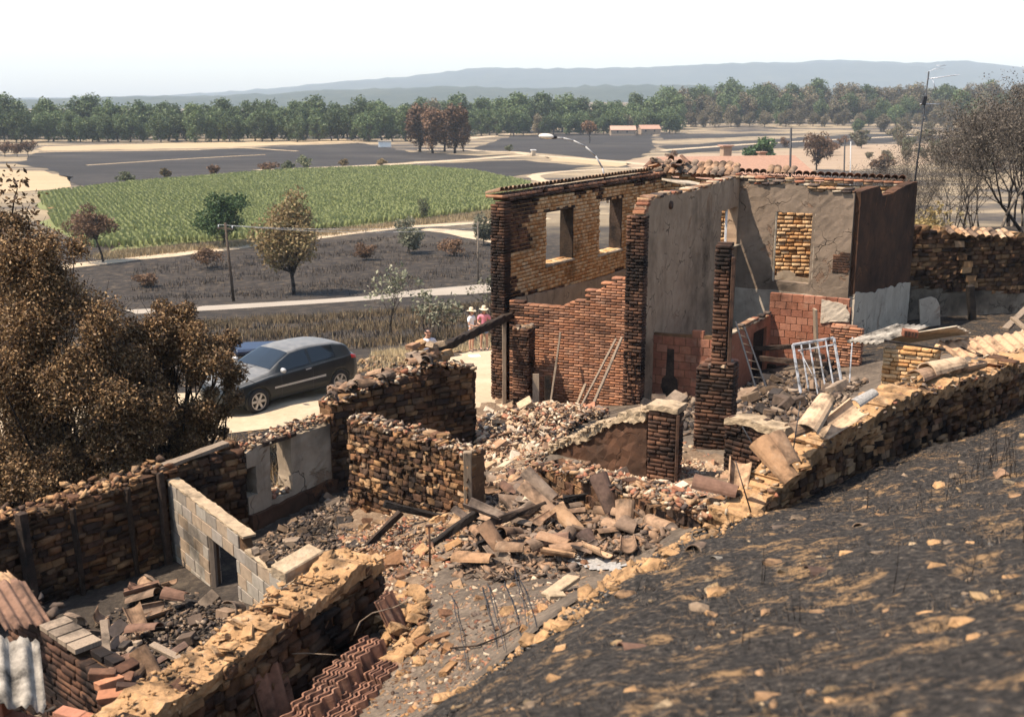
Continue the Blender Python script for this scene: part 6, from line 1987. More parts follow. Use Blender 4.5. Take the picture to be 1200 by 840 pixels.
def person(label, loc, yaw, H, shirt, bottom, hair, hat=False, arms='down', long_hair=False, bag=False, lean=0.0, bottoms_long=False):
    k = H / 1.70
    root = thing('person', label, 'person', loc)
    V, E, Rd = [], [], []
    def v(p, r, parent=None):
        V.append(tuple(c * k for c in p)); Rd.append(tuple(a * k for a in r) if isinstance(r, tuple) else r * k)
        if parent is not None: E.append((parent, len(V) - 1))
        return len(V) - 1
    # facing -y
    pel = v((0, 0, .92), (.135, .10))
    wai = v((0, 0, 1.08), (.115, .085), pel)
    che = v((0, .0, 1.28), (.145, .10), wai)
    ush = v((0, .01, 1.40), (.11, .08), che)
    nec = v((0, .0, 1.47), .052, ush)
    hd0 = v((0, -.015, 1.545), (.066, .078), nec)
    hd1 = v((0, -.012, 1.62), (.076, .092), hd0)
    hd2 = v((0, .0, 1.68), (.055, .065), hd1)
    v((0, -.118, 1.585), .012, hd0)                    # nose
    for s in (-1, 1):
        v((s * .084, .0, 1.59), .014, hd1)             # ears
    hands = []
    for s in (-1, 1):
        hip = v((s * .10, 0, .86), .088, pel)
        kn = v((s * .115, -.01 - lean * .1 * s, .48), .056, hip)
        cal = v((s * .117, .015, .34), .054, kn)
        an = v((s * .12, .01, .09), .036, cal)
        ft = v((s * .125, -.07, .035), (.04, .032), an)
        v((s * .13, -.15, .028), (.036, .022), ft)
        sh = v((s * .185, 0, 1.38), .060, ush)
        if arms == 'front':
            el = v((s * .25, -.03, 1.12), .042, sh); wr = v((s * .14, -.24, 1.07), .028, el)
            d = Vector((-s * .4, -.9, .02)).normalized()
        else:
            el = v((s * .26, .02, 1.12), .042, sh); wr = v((s * .27, -.07, .89), .028, el)
            d = Vector((0, -.25, -1)).normalized()
        w = Vector(V[wr]) / k
        pm = v(tuple(w + d * .06), (.036, .020), wr)
        pa = w + d * .06
        side = d.cross(Vector((s, 0, 0.2))).normalized()
        for fi, (o, L) in enumerate(((-.024, .075), (-.008, .085), (.008, .08), (.024, .065))):
            b = v(tuple(pa + side * o + d * .035), .0095, pm)
            m_ = v(tuple(pa + side * o + d * (.035 + L * .5) + Vector((-s * .006, 0, 0))), .0085, b)
            v(tuple(pa + side * o * .9 + d * (.03 + L * .9) + Vector((-s * .02, 0, 0))), .0075, m_)
        t1 = v(tuple(pa - side * .04 - d * .005), .010, pm); v(tuple(pa - side * .055 + d * .035), .0085, t1)
        hands.append(pa * k)
    part('body', skin_mesh('body', V, E, Rd, 'skin', 0, 1), root)
    # shirt
    V, E, Rd = [], [], []
    a = v((0, 0, .90), (.15, .115)); b = v((0, 0, 1.08), (.135, .105), a); c = v((0, 0, 1.28), (.162, .118), b); d_ = v((0, .008, 1.405), (.118, .09), c)
    for s in (-1, 1):
        e = v((s * .19, 0, 1.375), .074, d_)
        tgt = (s * .235, -.012, 1.20) if arms == 'front' else (s * .243, .012, 1.19)
        v(tgt, .066, e)
    part('shirt', skin_mesh('shirt', V, E, Rd, shirt, 0, 1), root)
    V, E, Rd = [], [], []
    a = v((0, 0, .97), (.14, .108)); b = v((0, 0, .88), (.152, .115), a)
    for s in (-1, 1):
        e = v((s * .102, 0, .80), .10, b)
        f = v((s * .112, -.005, .62), .088, e)
        if bottoms_long: g = v((s * .116, 0, .4), .072, f); v((s * .12, .01, .1), .062, g)
    part('trousers' if bottoms_long else 'shorts', skin_mesh('shorts', V, E, Rd, bottom, 0, 1), root)
    for s in (-1, 1):
        V, E, Rd = [], [], []
        a = v((s * .12, .02, .07), (.044, .044)); b = v((s * .125, -.07, .035), (.046, .036), a); v((s * .13, -.16, .03), (.04, .028), b)
        part('shoe', skin_mesh('shoe', V, E, Rd, 'shoe_dark', 0, 1), root)
    # hair
    V, E, Rd = [], [], []
    a = v((0, .035, 1.60), (.080, .085)); b = v((0, .012, 1.67), (.068, .078), a)
    c = v((0, .055, 1.50), (.065, .05), a)
    if long_hair:
        for s in (-1, 1):
            d_ = v((s * .075, .0, 1.50), .03, c); v((s * .085, -.05, 1.36), .022, d_)
        v((0, .075, 1.36), (.06, .03), c)
    part('hair', skin_mesh('hair', V, E, Rd, hair, 0, 1), root)
    for s in (-1, 1):
        o = bpy.data.objects.new('eye', tube_mesh('eye', [((s * .03 * k, -.098 * k, 1.60 * k), (s * .03 * k, -.106 * k, 1.60 * k), .009 * k, .006 * k)], 'eye_dark', 8)); link(o, root)
    o = bpy.data.objects.new('mouth', box_mesh('mouth', (0, -.096 * k, 1.535 * k), (.04 * k, .012, .008), 'cloth_red', (0, 0, 0), .002)); link(o, root)
    if hat:
        seg = 24; V2, F2 = [], []
        for r, z in ((.001, 1.80), (.055, 1.797), (.082, 1.77), (.090, 1.70), (.095, 1.672), (.15, 1.66), (.195, 1.655), (.19, 1.648), (.09, 1.66)):
            for i in range(seg):
                t = 2 * math.pi * i / seg
                V2.append((math.cos(t) * r * k, math.sin(t) * r * 1.1 * k, (z + .018 * math.cos(2 * t) * (r > .12)) * k))
        for j in range(8):
            for i in range(seg): F2.append([j * seg + i, j * seg + (i + 1) % seg, (j + 1) * seg + (i + 1) % seg, (j + 1) * seg + i])
        h = part('hat', mesh_of('hat', V2, F2, 'straw_hat', True), root)
    if bag:
        part('bag', box_mesh('bag', (.02 * k, -.20 * k, 1.02 * k), (.20, .09, .20), 'cloth_red', (.1, 0, .1), .03), root)
    for ch in root.children: ch.matrix_parent_inverse = Matrix.Identity(4)
    root.rotation_euler = (0, 0, yaw)
    return root
pz = lambda px, d: (((px - 600) / F * d), d, gz((px - 600) / F * d, d) + .06)
person('person in a white T-shirt with dark hair standing behind the rubble wall', pz(499, 29.2), .5, 1.70, 'cloth_white', 'cloth_denim', 'hair_dark', arms='front', bottoms_long=True)
person('person in a white T-shirt, shorts and straw hat walking on the dirt road', pz(551.5, 41.6), 1.1, 1.62, 'cloth_white', 'cloth_denim', 'hair_auburn', True, 'front')
person('person in a pink T-shirt and straw hat holding a dark red bag', pz(566.5, 42.1), .15, 1.66, 'cloth_pink', 'cloth_denim', 'hair_auburn', True, 'front', True, True)
c = gp(556, 419)
tag(part('paper_sheet', box_mesh('paper_sheet', (c.x, c.y, c.z + .07), (.42, .3, .012), 'white_paint', (.05, .03, .3), .002)), 'white sheet lying on the dirt road in front of the two people', 'paper')

# ================================================================ masts, lamp, poles, far buildings
def street_lamp():
    d = 33.6
    b = wp(LA, LB, on_wall(716, 225, LA, LB)[0], -.22, 5.0)
    T = thing('street_lamp', 'curved-arm street lamp with a long cream head fixed behind the windowed gable wall', 'street lamp', b)
    pts = [at(x, y, d) for x, y in ((711, 222), (709, 210), (706, 197), (698, 183), (686, 172), (672, 165), (660, 162), (651, 161.5))]
    part('wall_bracket', tube_mesh('wall_bracket', [(b + Vector((.1, -.05, 0)), pts[0], .04, .04)], 'lamp_grey', 8), T)
    arm = part('arm', tube_mesh('arm', poly_tube(pts, .03, .022), 'lamp_grey', 7), T)
    h0, h1 = at(650, 161, d), at(631, 159.5, d)
    bm = bmesh.new(); bmesh.ops.create_uvsphere(bm, u_segments=16, v_segments=10, radius=1)
    L = (h1 - h0).length
    for vv in bm.verts:
        vv.co = Vector((vv.co.x * L / 2, vv.co.y * .12, vv.co.z * (.09 if vv.co.z > 0 else .07)))
    q = (h1 - h0).to_track_quat('X', 'Z')
    bmesh.ops.transform(bm, matrix=Matrix.LocRotScale((h0 + h1) / 2, q, None), verts=bm.verts)
    me = bpy.data.meshes.new('lamp_head'); bm.to_mesh(me); bm.free(); me.materials.append(MAT['lamp_cream'])
    me.polygons.foreach_set('use_smooth', [True] * len(me.polygons))
    part('lamp_head', me, T)
    e = h0.lerp(h1, .05)
    part('lamp_collar', tube_mesh('lamp_collar', [(h0 + (h0 - h1) * .12, h0 + (h1 - h0) * .2, .045, .065)], 'dark_iron', 10), T)
street_lamp()
def antenna():
    d = 36.0
    b, t = at(1066, 252, d), at(1088.5, 84, d)
    T = thing('antenna_mast', 'leaning television antenna mast at the corner of the house', 'antenna', (b.x, b.y, b.z - .6))
    part('mast', tube_mesh('mast', [(b - Vector((0, 0, .6)), t, .03, .022)], 'dark_iron', 7), T)
    def rod(name, x0, y0, x1, y1, r=.008, m='aluminium', dd=0): return part(name, tube_mesh(name, [(at(x0, y0, d), at(x1, y1, d + dd), r, r)], m, 5), T)
    boom = rod('antenna_boom', 1086, 93, 1121, 88, .014)
    rod('boom_strut', 1093, 94, 1097, 106, .014, 'aluminium')
    for i in range(9):
        f = i / 8
        p = at(1092 + 29 * f, 92 - 4.2 * f, d)
        part('antenna_element', tube_mesh('antenna_element', [(p - Vector((0, .22, 0)), p + Vector((0, .22, 0)), .006, .006)], 'aluminium', 4), T)
    rod('antenna_boom', 1078, 122, 1101, 122, .01, 'aluminium')
    rod('antenna_boom', 1084, 86, 1108, 76, .006, 'aluminium'); rod('antenna_element', 1097, 77, 1109, 77, .005); rod('antenna_element', 1094, 81, 1106, 81, .005)
    c = at(1083, 118, d)
    part('amplifier_box', box_mesh('amplifier_box', c, (.14, .1, .28), 'dark_iron', (0, .15, 0), .02), T)
antenna()
def posts():
    for px, y0, y1, d, r, lab in ((927, 150, 215, 46, .05, 'tall black post standing behind the ridge tiles'), (990, 163, 215, 48, .035, 'thin black post behind the ridge tiles right of the tall one'), (997, 166, 215, 52, .03, 'thin grey post beside the thin black post')):
        p, b = at(px, y0, d), on(px, d)
        tag(part('post', tube_mesh('post', [(Vector(b) - Vector((0, 0, .2)), p, r, r * .9)], 'dark_iron' if px < 995 else 'lamp_grey', 7)), lab, 'post')
posts()
def utility_pole():
    b = gp(274, 353); d = b.y
    t = at(268, 261, d); t = Vector((b.x - .35, b.y, t.z))
    T = thing('utility_pole', 'dark wooden utility pole with a crossarm beside the valley road', 'utility pole', tuple(b))
    part('pole', tube_mesh('pole', [(b - Vector((0, 0, .3)), t, .14, .10)], 'bark', 8), T)
    c = t - Vector((0, 0, .5))
    part('crossarm', beam_mesh('crossarm', c + Vector((-.8, .5, 0)), c + Vector((.8, -.5, 0)), .10, .12, 'bark', .01), T)
    for k in (-1, 0, 1):
        q = c + Vector((.7 * k, -.44 * k, .06))
        part('insulator', tube_mesh('insulator', [(q, q + Vector((0, 0, .22)), .05, .03)], 'white_paint', 7), T)
    ends = [(at(560, 262, 112), 0), (at(560, 267, 112), 1)]
    for k, (e, i) in enumerate(ends):
        a = c + Vector((.7 * (1 if i else -1), -.44 * (1 if i else -1), .28))
        pts = [a.lerp(e, f) - Vector((0, 0, 4 * f * (1 - f) * .5)) for f in np.linspace(0, 1, 14)]
        part('wire', tube_mesh('wire', poly_tube(pts, .022), 'lamp_grey', 4), T)
    b = gp(568, 300); 
    T2 = thing('utility_pole', 'slim utility pole behind the corner of the house', 'utility pole', (ends[0][0].x, 112, gz(ends[0][0].x, 112)))
    part('pole', tube_mesh('pole', [(Vector((ends[0][0].x, 112, gz(ends[0][0].x, 112) - .2)), ends[0][0] + Vector((0, 0, .2)), .11, .08)], 'pale_bark', 7), T2)
utility_pole()

def gable_house(name, label, c, w, dpt, hw, hr, yaw, roofm, wallm, chim=(), windows=()):
    T = thing(name, label, 'house', c)
    R3 = Matrix.LocRotScale(Vector(c), Euler((0, 0, yaw)), None)
    def tr(p): return R3 @ Vector(p)
    b = box_mesh('wall', (0, 0, hw / 2 - .3), (w, dpt, hw + .6), wallm, (0, 0, 0), .01); b.transform(R3)
    wl = part('wall', b, T)
    o = .35
    V = [(-w / 2 - o, -dpt / 2 - o, hw - .1), (w / 2 + o, -dpt / 2 - o, hw - .1), (w / 2 + o, 0, hw + hr), (-w / 2 - o, 0, hw + hr), (-w / 2 - o, dpt / 2 + o, hw - .1), (w / 2 + o, dpt / 2 + o, hw - .1)]
    V2 = [(x, y, z - .14) for x, y, z in V]
    Fc = [[0, 1, 2, 3], [3, 2, 5, 4], [6, 9, 8, 7], [9, 10, 11, 8], [0, 6, 7, 1], [4, 5, 11, 10], [0, 3, 9, 6], [3, 4, 10, 9], [1, 7, 8, 2], [2, 8, 11, 5]]
    rf = part('roof', mesh_of('roof', [tr(v) for v in V + V2], Fc, roofm), T)
    G = [tr((s * w / 2, y, z)) for s in (-1, 1) for y, z in ((-dpt / 2, hw - .14), (dpt / 2, hw - .14), (0, hw + hr - .16))]
    part('gable', mesh_of('gable', G, [[0, 1, 2], [3, 5, 4]], wallm), T)
    for x, y, h, s in chim:
        m = box_mesh('chimney', (x, y, hw + hr * .5 + h / 2), (s, s, h + hr), wallm, (0, 0, 0), .02); m.transform(R3)
        sub('chimney', m, rf).matrix_parent_inverse = Matrix.Translation(-Vector(c)) if False else Matrix.Identity(4)
        m = box_mesh('chimney_cap', (x, y, hw + hr + h + .03), (s * 1.4, s * 1.4, .08), roofm, (0, 0, 0), .01); m.transform(R3)
        sub('chimney_cap', m, rf)
    for x, z in windows:
        m = box_mesh('window', (x, -dpt / 2 - .01, z), (.8, .06, 1.0), 'dark_iron', (0, 0, 0), .01); m.transform(R3)
        sub('window', m, wl)
    return T
# the pink-roofed house below the ruin
x, y = (848 - 600) / F * 62, 62
zr = at(848, 183, 62).z
gable_house('village_house', 'house with a pink tiled roof and chimneys behind the ridge of the ruin', (x, y, gz(x, y)), 7.5, 8, zr - 1.4 - gz(x, y), 1.4, .25, 'far_roof', 'far_wall', [(.2, .6, .5, .5), (2.6, 1.0, .1, .35)], [(-2, 1.5), (1, 1.5)])
for i, (px, py, d, w, lab) in enumerate([(727, 147, 640, 13, 'far farm building with a red roof at the edge of the wood, left of two'), (757, 145, 660, 11, 'far farm building with a red roof at the edge of the wood, right of two')]):
    p = atz(px, py, VALLEY); d = 600 + 20 * i
    gable_house('farm_building', lab, ((px - 600) / F * d, d, VALLEY), w, 8, 3.0, 2.0, .2 * i, 'far_roof', 'far_wall', [], [(-3, 2), (2, 2)])
def white_hut():
    p = atz(451, 172.5, VALLEY)
    T = thing('field_hut', 'small white hut in the burnt field left of the scorched clump', 'hut', tuple(p))
    part('wall', box_mesh('wall', (p.x, p.y, p.z + 1.0), (5.0, 3.0, 2.4), 'white_paint', (0, 0, .1), .02), T)
    part('roof', box_mesh('roof', (p.x, p.y, p.z + 2.3), (5.5, 3.5, .2), 'fibre_cement', (0.05, 0, .1), .02), T)
    part('door', box_mesh('door', (p.x - 1, p.y - 1.53, p.z + .95), (.9, .1, 1.9), 'dark_iron', (0, 0, .1), .01), T)
white_hut()
for i, (px, py, lab) in enumerate([(625, 183, 'white-topped marker pillar at the junction of the far field tracks')]):
    p = atz(px, py, VALLEY)
    T = thing('marker_pillar', lab, 'pillar', tuple(p))
    part('shaft', box_mesh('shaft', (p.x, p.y, p.z + .9), (1.2, 1.2, 1.9), 'white_plaster', (0, 0, .3), .03), T)
    part('cap', box_mesh('cap', (p.x, p.y, p.z + 1.95), (1.6, 1.6, .25), 'white_paint', (0, 0, .3), .03), T)
# ================================================================ rubble, tiles and the burnt slope
def inside_poly(P, q):
    ins = np.zeros(len(q), bool); j = len(P) - 1
    for i in range(len(P)):
        xi, yi = P[i]; xj, yj = P[j]
        ins ^= ((yi > q[:, 1]) != (yj > q[:, 1])) & (q[:, 0] < (xj - xi) * (q[:, 1] - yi) / (yj - yi + 1e-9) + xi); j = i
    return ins
def draped(name, P, mat, dz=.02, cell=.16, seed=1, rough=0.0):
    """a patch of other ground, draped on the terrain; P in plan coordinates"""
    P = np.array(P, float); rs = np.random.RandomState(seed)
    lo, hi = P.min(0), P.max(0)
    nx, ny = int((hi[0] - lo[0]) / cell) + 2, int((hi[1] - lo[1]) / cell) + 2
    gx, gy = np.meshgrid(lo[0] + np.arange(nx) * cell, lo[1] + np.arange(ny) * cell)
    jx = gx + rs.uniform(-.3, .3, gx.shape) * cell; jy = gy + rs.uniform(-.3, .3, gx.shape) * cell
    ins = inside_poly(P, np.stack([jx.ravel(), jy.ravel()], 1)).reshape(gx.shape)
    z = gz_arr(jx, jy) + dz
    if rough:
        for k in range(40):
            f = rs.uniform(1.5, 26); a, ph = rs.uniform(0, 6.28, 2)
            z = z + (rs.normal(size=z.shape) * rough * .03) + rough * np.sin(jx * f * math.cos(a) + jy * f * math.sin(a) + ph + 1.3 * np.sin(jx * 1.7 + ph) + 1.1 * np.sin(jy * 2.1 - ph)) / (1 + f * .25)
    V = np.stack([jx.ravel(), jy.ravel(), z.ravel()], 1)
    i = np.arange(nx * ny).reshape(ny, nx)
    k = ins[:-1, :-1] & ins[1:, :-1] & ins[:-1, 1:] & ins[1:, 1:]
    FV = np.stack([i[:-1, :-1][k], i[:-1, 1:][k], i[1:, 1:][k], i[1:, :-1][k]], -1).reshape(-1)
    used = np.unique(FV); mp = np.full(len(V), -1); mp[used] = np.arange(len(used))
    return structure(name, mesh_np(name, V[used], mp[FV], np.full(len(FV) // 4, 4), mat, True))
# floors of the ruin
draped('yard_floor', [(-2.2, 9.5), (-1.6, 13), (-2.4, 16.5), (-2.6, 19), (-1, 21.5), (-.6, 25), (0, 27.6), (2.8, 26.6), (4.6, 26.4), (5.4, 26.4), (7, 29.2), (8.7, 28), (10.5, 27), (14, 27), (14, 24), (8, 18.4), (3.4, 14), (2.6, 13), (1.6, 11.4), (.8, 10.2), (0, 9.5), (-.8, 8.6)], 'yard_ash', .025, .18, 2)
draped('room_floor', [(-7.5, 14.6), (-5.5, 17), (-4.6, 18), (-3.4, 19.6), (-1.5, 20.8), (-1.2, 20), (-2.6, 18.3), (-2.5, 16), (-2.4, 13), (-2.4, 12), (-4.4, 8), (-6.5, 9.5), (-9, 12)], 'burnt_floor', .03, .18, 3)
draped('room_floor', [(3.2, 27.4), (5, 26.7), (6.9, 29.6), (8.9, 28.6), (9.6, 31.4), (6.7, 33.1)], 'burnt_floor', .04, .2, 4)
draped('room_floor', [(.2, 28.2), (3, 26.8), (6.4, 33), (9.6, 31.7), (12.4, 34.9), (5.2, 36.7)], 'rubble_bed', .05, .25, 5)

def zone_w(px): return np.array([tuple(gp(a, b))[:2] for a, b in px])
def pts_in(P, n, rs):
    lo, hi = P.min(0), P.max(0); out = []; t = 0
    while t < n:
        q = lo + rs.uniform(0, 1, (n * 2, 2)) * (hi - lo); q = q[inside_poly(P, q)]
        out.append(q); t += len(q)
    return np.concatenate(out)[:n]
def rubble(name, label, group, P, n, s0, s1, mat, seed, kind='chip', big=0, bigkind='stone', bigmat=None, flat=.55, heap=0.0, bign=(1.0, 1.8), cat='rubble', biglabel=None, bigname=None):
    rs = np.random.RandomState(seed); P = np.array(P)
    q = pts_in(P, n + big, rs)
    ctr = P.mean(0); rad = np.sqrt(((P - ctr) ** 2).sum(1)).mean()
    z = gz_arr(q[:, 0], q[:, 1])
    hp = heap * np.clip(1 - np.sqrt(((q - ctr) ** 2).sum(1)) / rad, 0, 1) * rs.uniform(.3, 1.0, len(q))
    it = []
    for i in range(n):
        s = s0 + (s1 - s0) * rs.uniform() ** 2.2
        it.append((rs.randint(len(SETS[kind])), trs((q[i, 0], q[i, 1], z[i] + hp[i] + s * .2), (rs.uniform(-.7, .7), rs.uniform(-.7, .7), rs.uniform(0, 6.3)), (s * rs.uniform(.9, 1.6), s * rs.uniform(.6, 1.1), s * flat * rs.uniform(.6, 1.3)))))
    if n:
        o = bpy.data.objects.new(name, joined_mesh(name, kind, it, mat)); COL.objects.link(o); o['kind'] = 'stuff'
        tag(o, label, cat)
    for i in range(n, n + big):
        s = s1 * rs.uniform(*bign)
        o = place('brick_piece' if bigkind == 'brick' else 'stone', bigkind, rs.randint(len(SETS[bigkind])), bigmat or mat, trs((q[i, 0], q[i, 1], z[i] + hp[i] + s * .22), (rs.uniform(-.6, .6), rs.uniform(-.6, .6), rs.uniform(0, 6.3)), (s * rs.uniform(.9, 1.5), s * rs.uniform(.7, 1.1), s * flat * rs.uniform(.8, 1.4))))
        tag(o, biglabel, 'brick' if bigkind == 'brick' else 'stone', group)
R1 = zone_w([(552, 482), (600, 468), (650, 474), (715, 492), (668, 512), (640, 535), (610, 560), (566, 556), (553, 520)])
rubble('brick_rubble', 'pale brick and mortar rubble heaped before the stepped brick wall', 'larger pieces in the pale rubble heap', R1, 7000, .03, .15, 'pale_rubble', 1, 'chip', 60, 'brick', 'pale_rubble', .4, .45, biglabel='larger brick piece in the pale rubble before the stepped brick wall')
draped('rubble_floor', R1, 'rubble_bed', .06, .12, 21, .03)
R2 = zone_w([(392, 620), (430, 588), (470, 585), (556, 602), (548, 640), (505, 690), (470, 722), (425, 700), (412, 668)])
rubble('stone_rubble', 'ochre stone rubble spilling over the yard before the small-stone wall', 'larger stones in the yard rubble', R2, 5000, .02, .11, 'rubble', 2, 'chip', 45, 'stone', 'ochre_stone', .45, .15, biglabel='larger ochre stone in the rubble before the small-stone wall')
draped('rubble_floor', R2, 'rubble_bed', .06, .12, 22, .03)
R3 = zone_w([(440, 700), (492, 690), (500, 720), (496, 780), (462, 806), (448, 770)])
rubble('stone_rubble', 'small ochre stones along the path beside the tile stacks', 'ochre boulders beside the tile stacks', R3, 500, .02, .08, 'ochre_stone', 3, 'chip', 36, 'rock', 'clay_mortar', .7, .12, (1.2, 2.6), biglabel='rounded ochre stone beside the tile stacks')
R4 = zone_w([(800, 520), (822, 532), (862, 540), (870, 560), (845, 590), (800, 580), (760, 566), (700, 556), (660, 540), (700, 545), (790, 562)])
rubble('brick_rubble', 'pale rubble between the square pier and the tall pillar', 'larger pieces between pier and pillar', R4, 2500, .03, .12, 'pale_rubble', 4, 'chip', 25, 'brick', 'pale_rubble', .5, .1, biglabel='larger brick piece between the square pier and the tall pillar')
draped('rubble_floor', R4, 'rubble_bed', .055, .12, 23, .03)
R5 = [(-6.6, 13.6), (-5.4, 15.6), (-4.6, 15.4), (-3.6, 13.8), (-2.9, 12.2), (-4.4, 9.4), (-5.6, 10.6)]
rubble('burnt_rubble', 'dark burnt rubble on the floor of the room with charred posts', 'larger burnt pieces in the posted room', R5, 3500, .02, .12, 'burnt_rubble', 5, 'chip', 50, 'brick', 'burnt_rubble', .5, .25, biglabel='larger burnt piece on the floor of the room with charred posts')
R6 = [(-4.4, 17.2), (-3.4, 19.3), (-1.8, 20.4), (-1.3, 20.2), (-2.8, 18), (-2.3, 15.4), (-2.2, 13.4), (-3, 14.4), (-4, 15.8)]
rubble('burnt_rubble', 'burnt rubble on the floor behind the concrete block wall', 'larger burnt pieces behind the block wall', R6, 4000, .02, .11, 'burnt_rubble', 6, 'chip', 40, 'stone', 'burnt_rubble', .5, .1, biglabel='larger burnt stone behind the concrete block wall')
R7 = [(8.4, 20.2), (9.4, 21.6), (13.5, 25.5), (14.5, 24.0), (11.6, 21.6), (9.2, 19.6)]
rubble('brick_rubble', 'pale rubble heaped behind the slope wall around the corrugated sheets', 'larger pieces round the corrugated sheets', R7, 2600, .04, .18, 'pale_rubble', 7, 'chip', 40, 'brick', 'pale_rubble', .5, .5, biglabel='larger piece in the rubble round the corrugated sheets')
R8 = [(3.4, 21), (2.6, 23), (3.2, 26.2), (5, 26), (6.8, 28.6), (8.4, 27.6), (8, 24), (6, 20.4), (4.6, 19)]
rubble('burnt_rubble', 'burnt rubble covering the floor inside the lower rooms of the house', 'larger burnt pieces in the lower rooms', R8, 3000, .04, .2, 'burnt_rubble', 8, 'chip', 40, 'brick', 'burnt_rubble', .5, .2, biglabel='larger burnt piece in the lower rooms of the house')
R9 = [(-1.9, 22.6), (-.4, 22.2), (.2, 21.2), (-.3, 18), (.4, 17), (-.6, 16.2), (-.4, 15), (.6, 15.4), (1.6, 15.4), (.6, 17.4), (.6, 20), (-.4, 24), (-1.4, 25)]
rubble('brick_rubble', 'mixed rubble in the middle of the yard between the two stone walls', 'larger pieces in the middle of the yard', R9, 5500, .025, .12, 'rubble', 9, 'chip', 40, 'stone', 'rubble', .5, .1, biglabel='larger piece in the rubble in the middle of the yard')
R10 = zone_w([(440, 720), (500, 690), (560, 680), (700, 650), (790, 618), (700, 680), (620, 740), (560, 790), (480, 832)])
rubble('gravel', 'small grit and splinters scattered on the ashy path', None, R10, 7000, .006, .035, 'rubble', 10, 'chip', 0, cat='gravel')
rubble('ash_bits', 'black charcoal bits scattered on the ashy path', None, R10, 6000, .006, .045, 'burnt_rubble', 11, 'chip', 0, cat='gravel')
rubble('path_rubble', 'broken stone, tile and plaster bits strewn over the ashy path', 'larger stones on the ashy path', R10, 2600, .02, .09, 'rubble', 61, 'chip', 24, 'stone', 'ochre_stone', .45, 0, (1.0, 1.7), biglabel='ochre stone lying on the ashy path')
rubble('path_shards', 'dark tile shards strewn over the ashy path', None, R10, 900, .03, .10, 'clay_tile', 62, 'chip', 0, flat=.25)
R12 = zone_w([(452, 800), (500, 758), (575, 768), (540, 800), (500, 836), (425, 836)])
rubble('path_grit', 'charred splinters and stone grit at the near end of the ashy path', None, R12, 2600, .008, .06, 'burnt_rubble', 63, 'chip', 0, flat=.4)
rubble('path_stones', 'ochre stone bits at the near end of the ashy path', None, R12, 700, .015, .08, 'ochre_stone', 64, 'chip', 0)
draped('rubble_floor', R9, 'rubble_bed', .05, .12, 24, .03)
RH = [(.5, 28.5), (2.8, 27.4), (6.2, 33), (5, 36.3)]
rubble('brick_rubble', 'rubble on the floor below the windowed brick wall', None, RH, 1000, .05, .2, 'rubble', 12, 'chip', 0)
RV = [(-4.5, 30), (-2, 33), (0, 40), (2, 43.5), (4, 46), (2, 46), (-2, 42), (-5, 36), (-7, 31)]
rubble('stones', 'stones along the far edge of the dirt road', None, [(-9, 30), (-5.2, 34), (-3.4, 39), (-1, 44.6), (3, 48), (-1, 48), (-5, 42), (-8, 35), (-11, 31)], 900, .05, .25, 'slope_stone', 13, 'rock', 0, cat='stones')

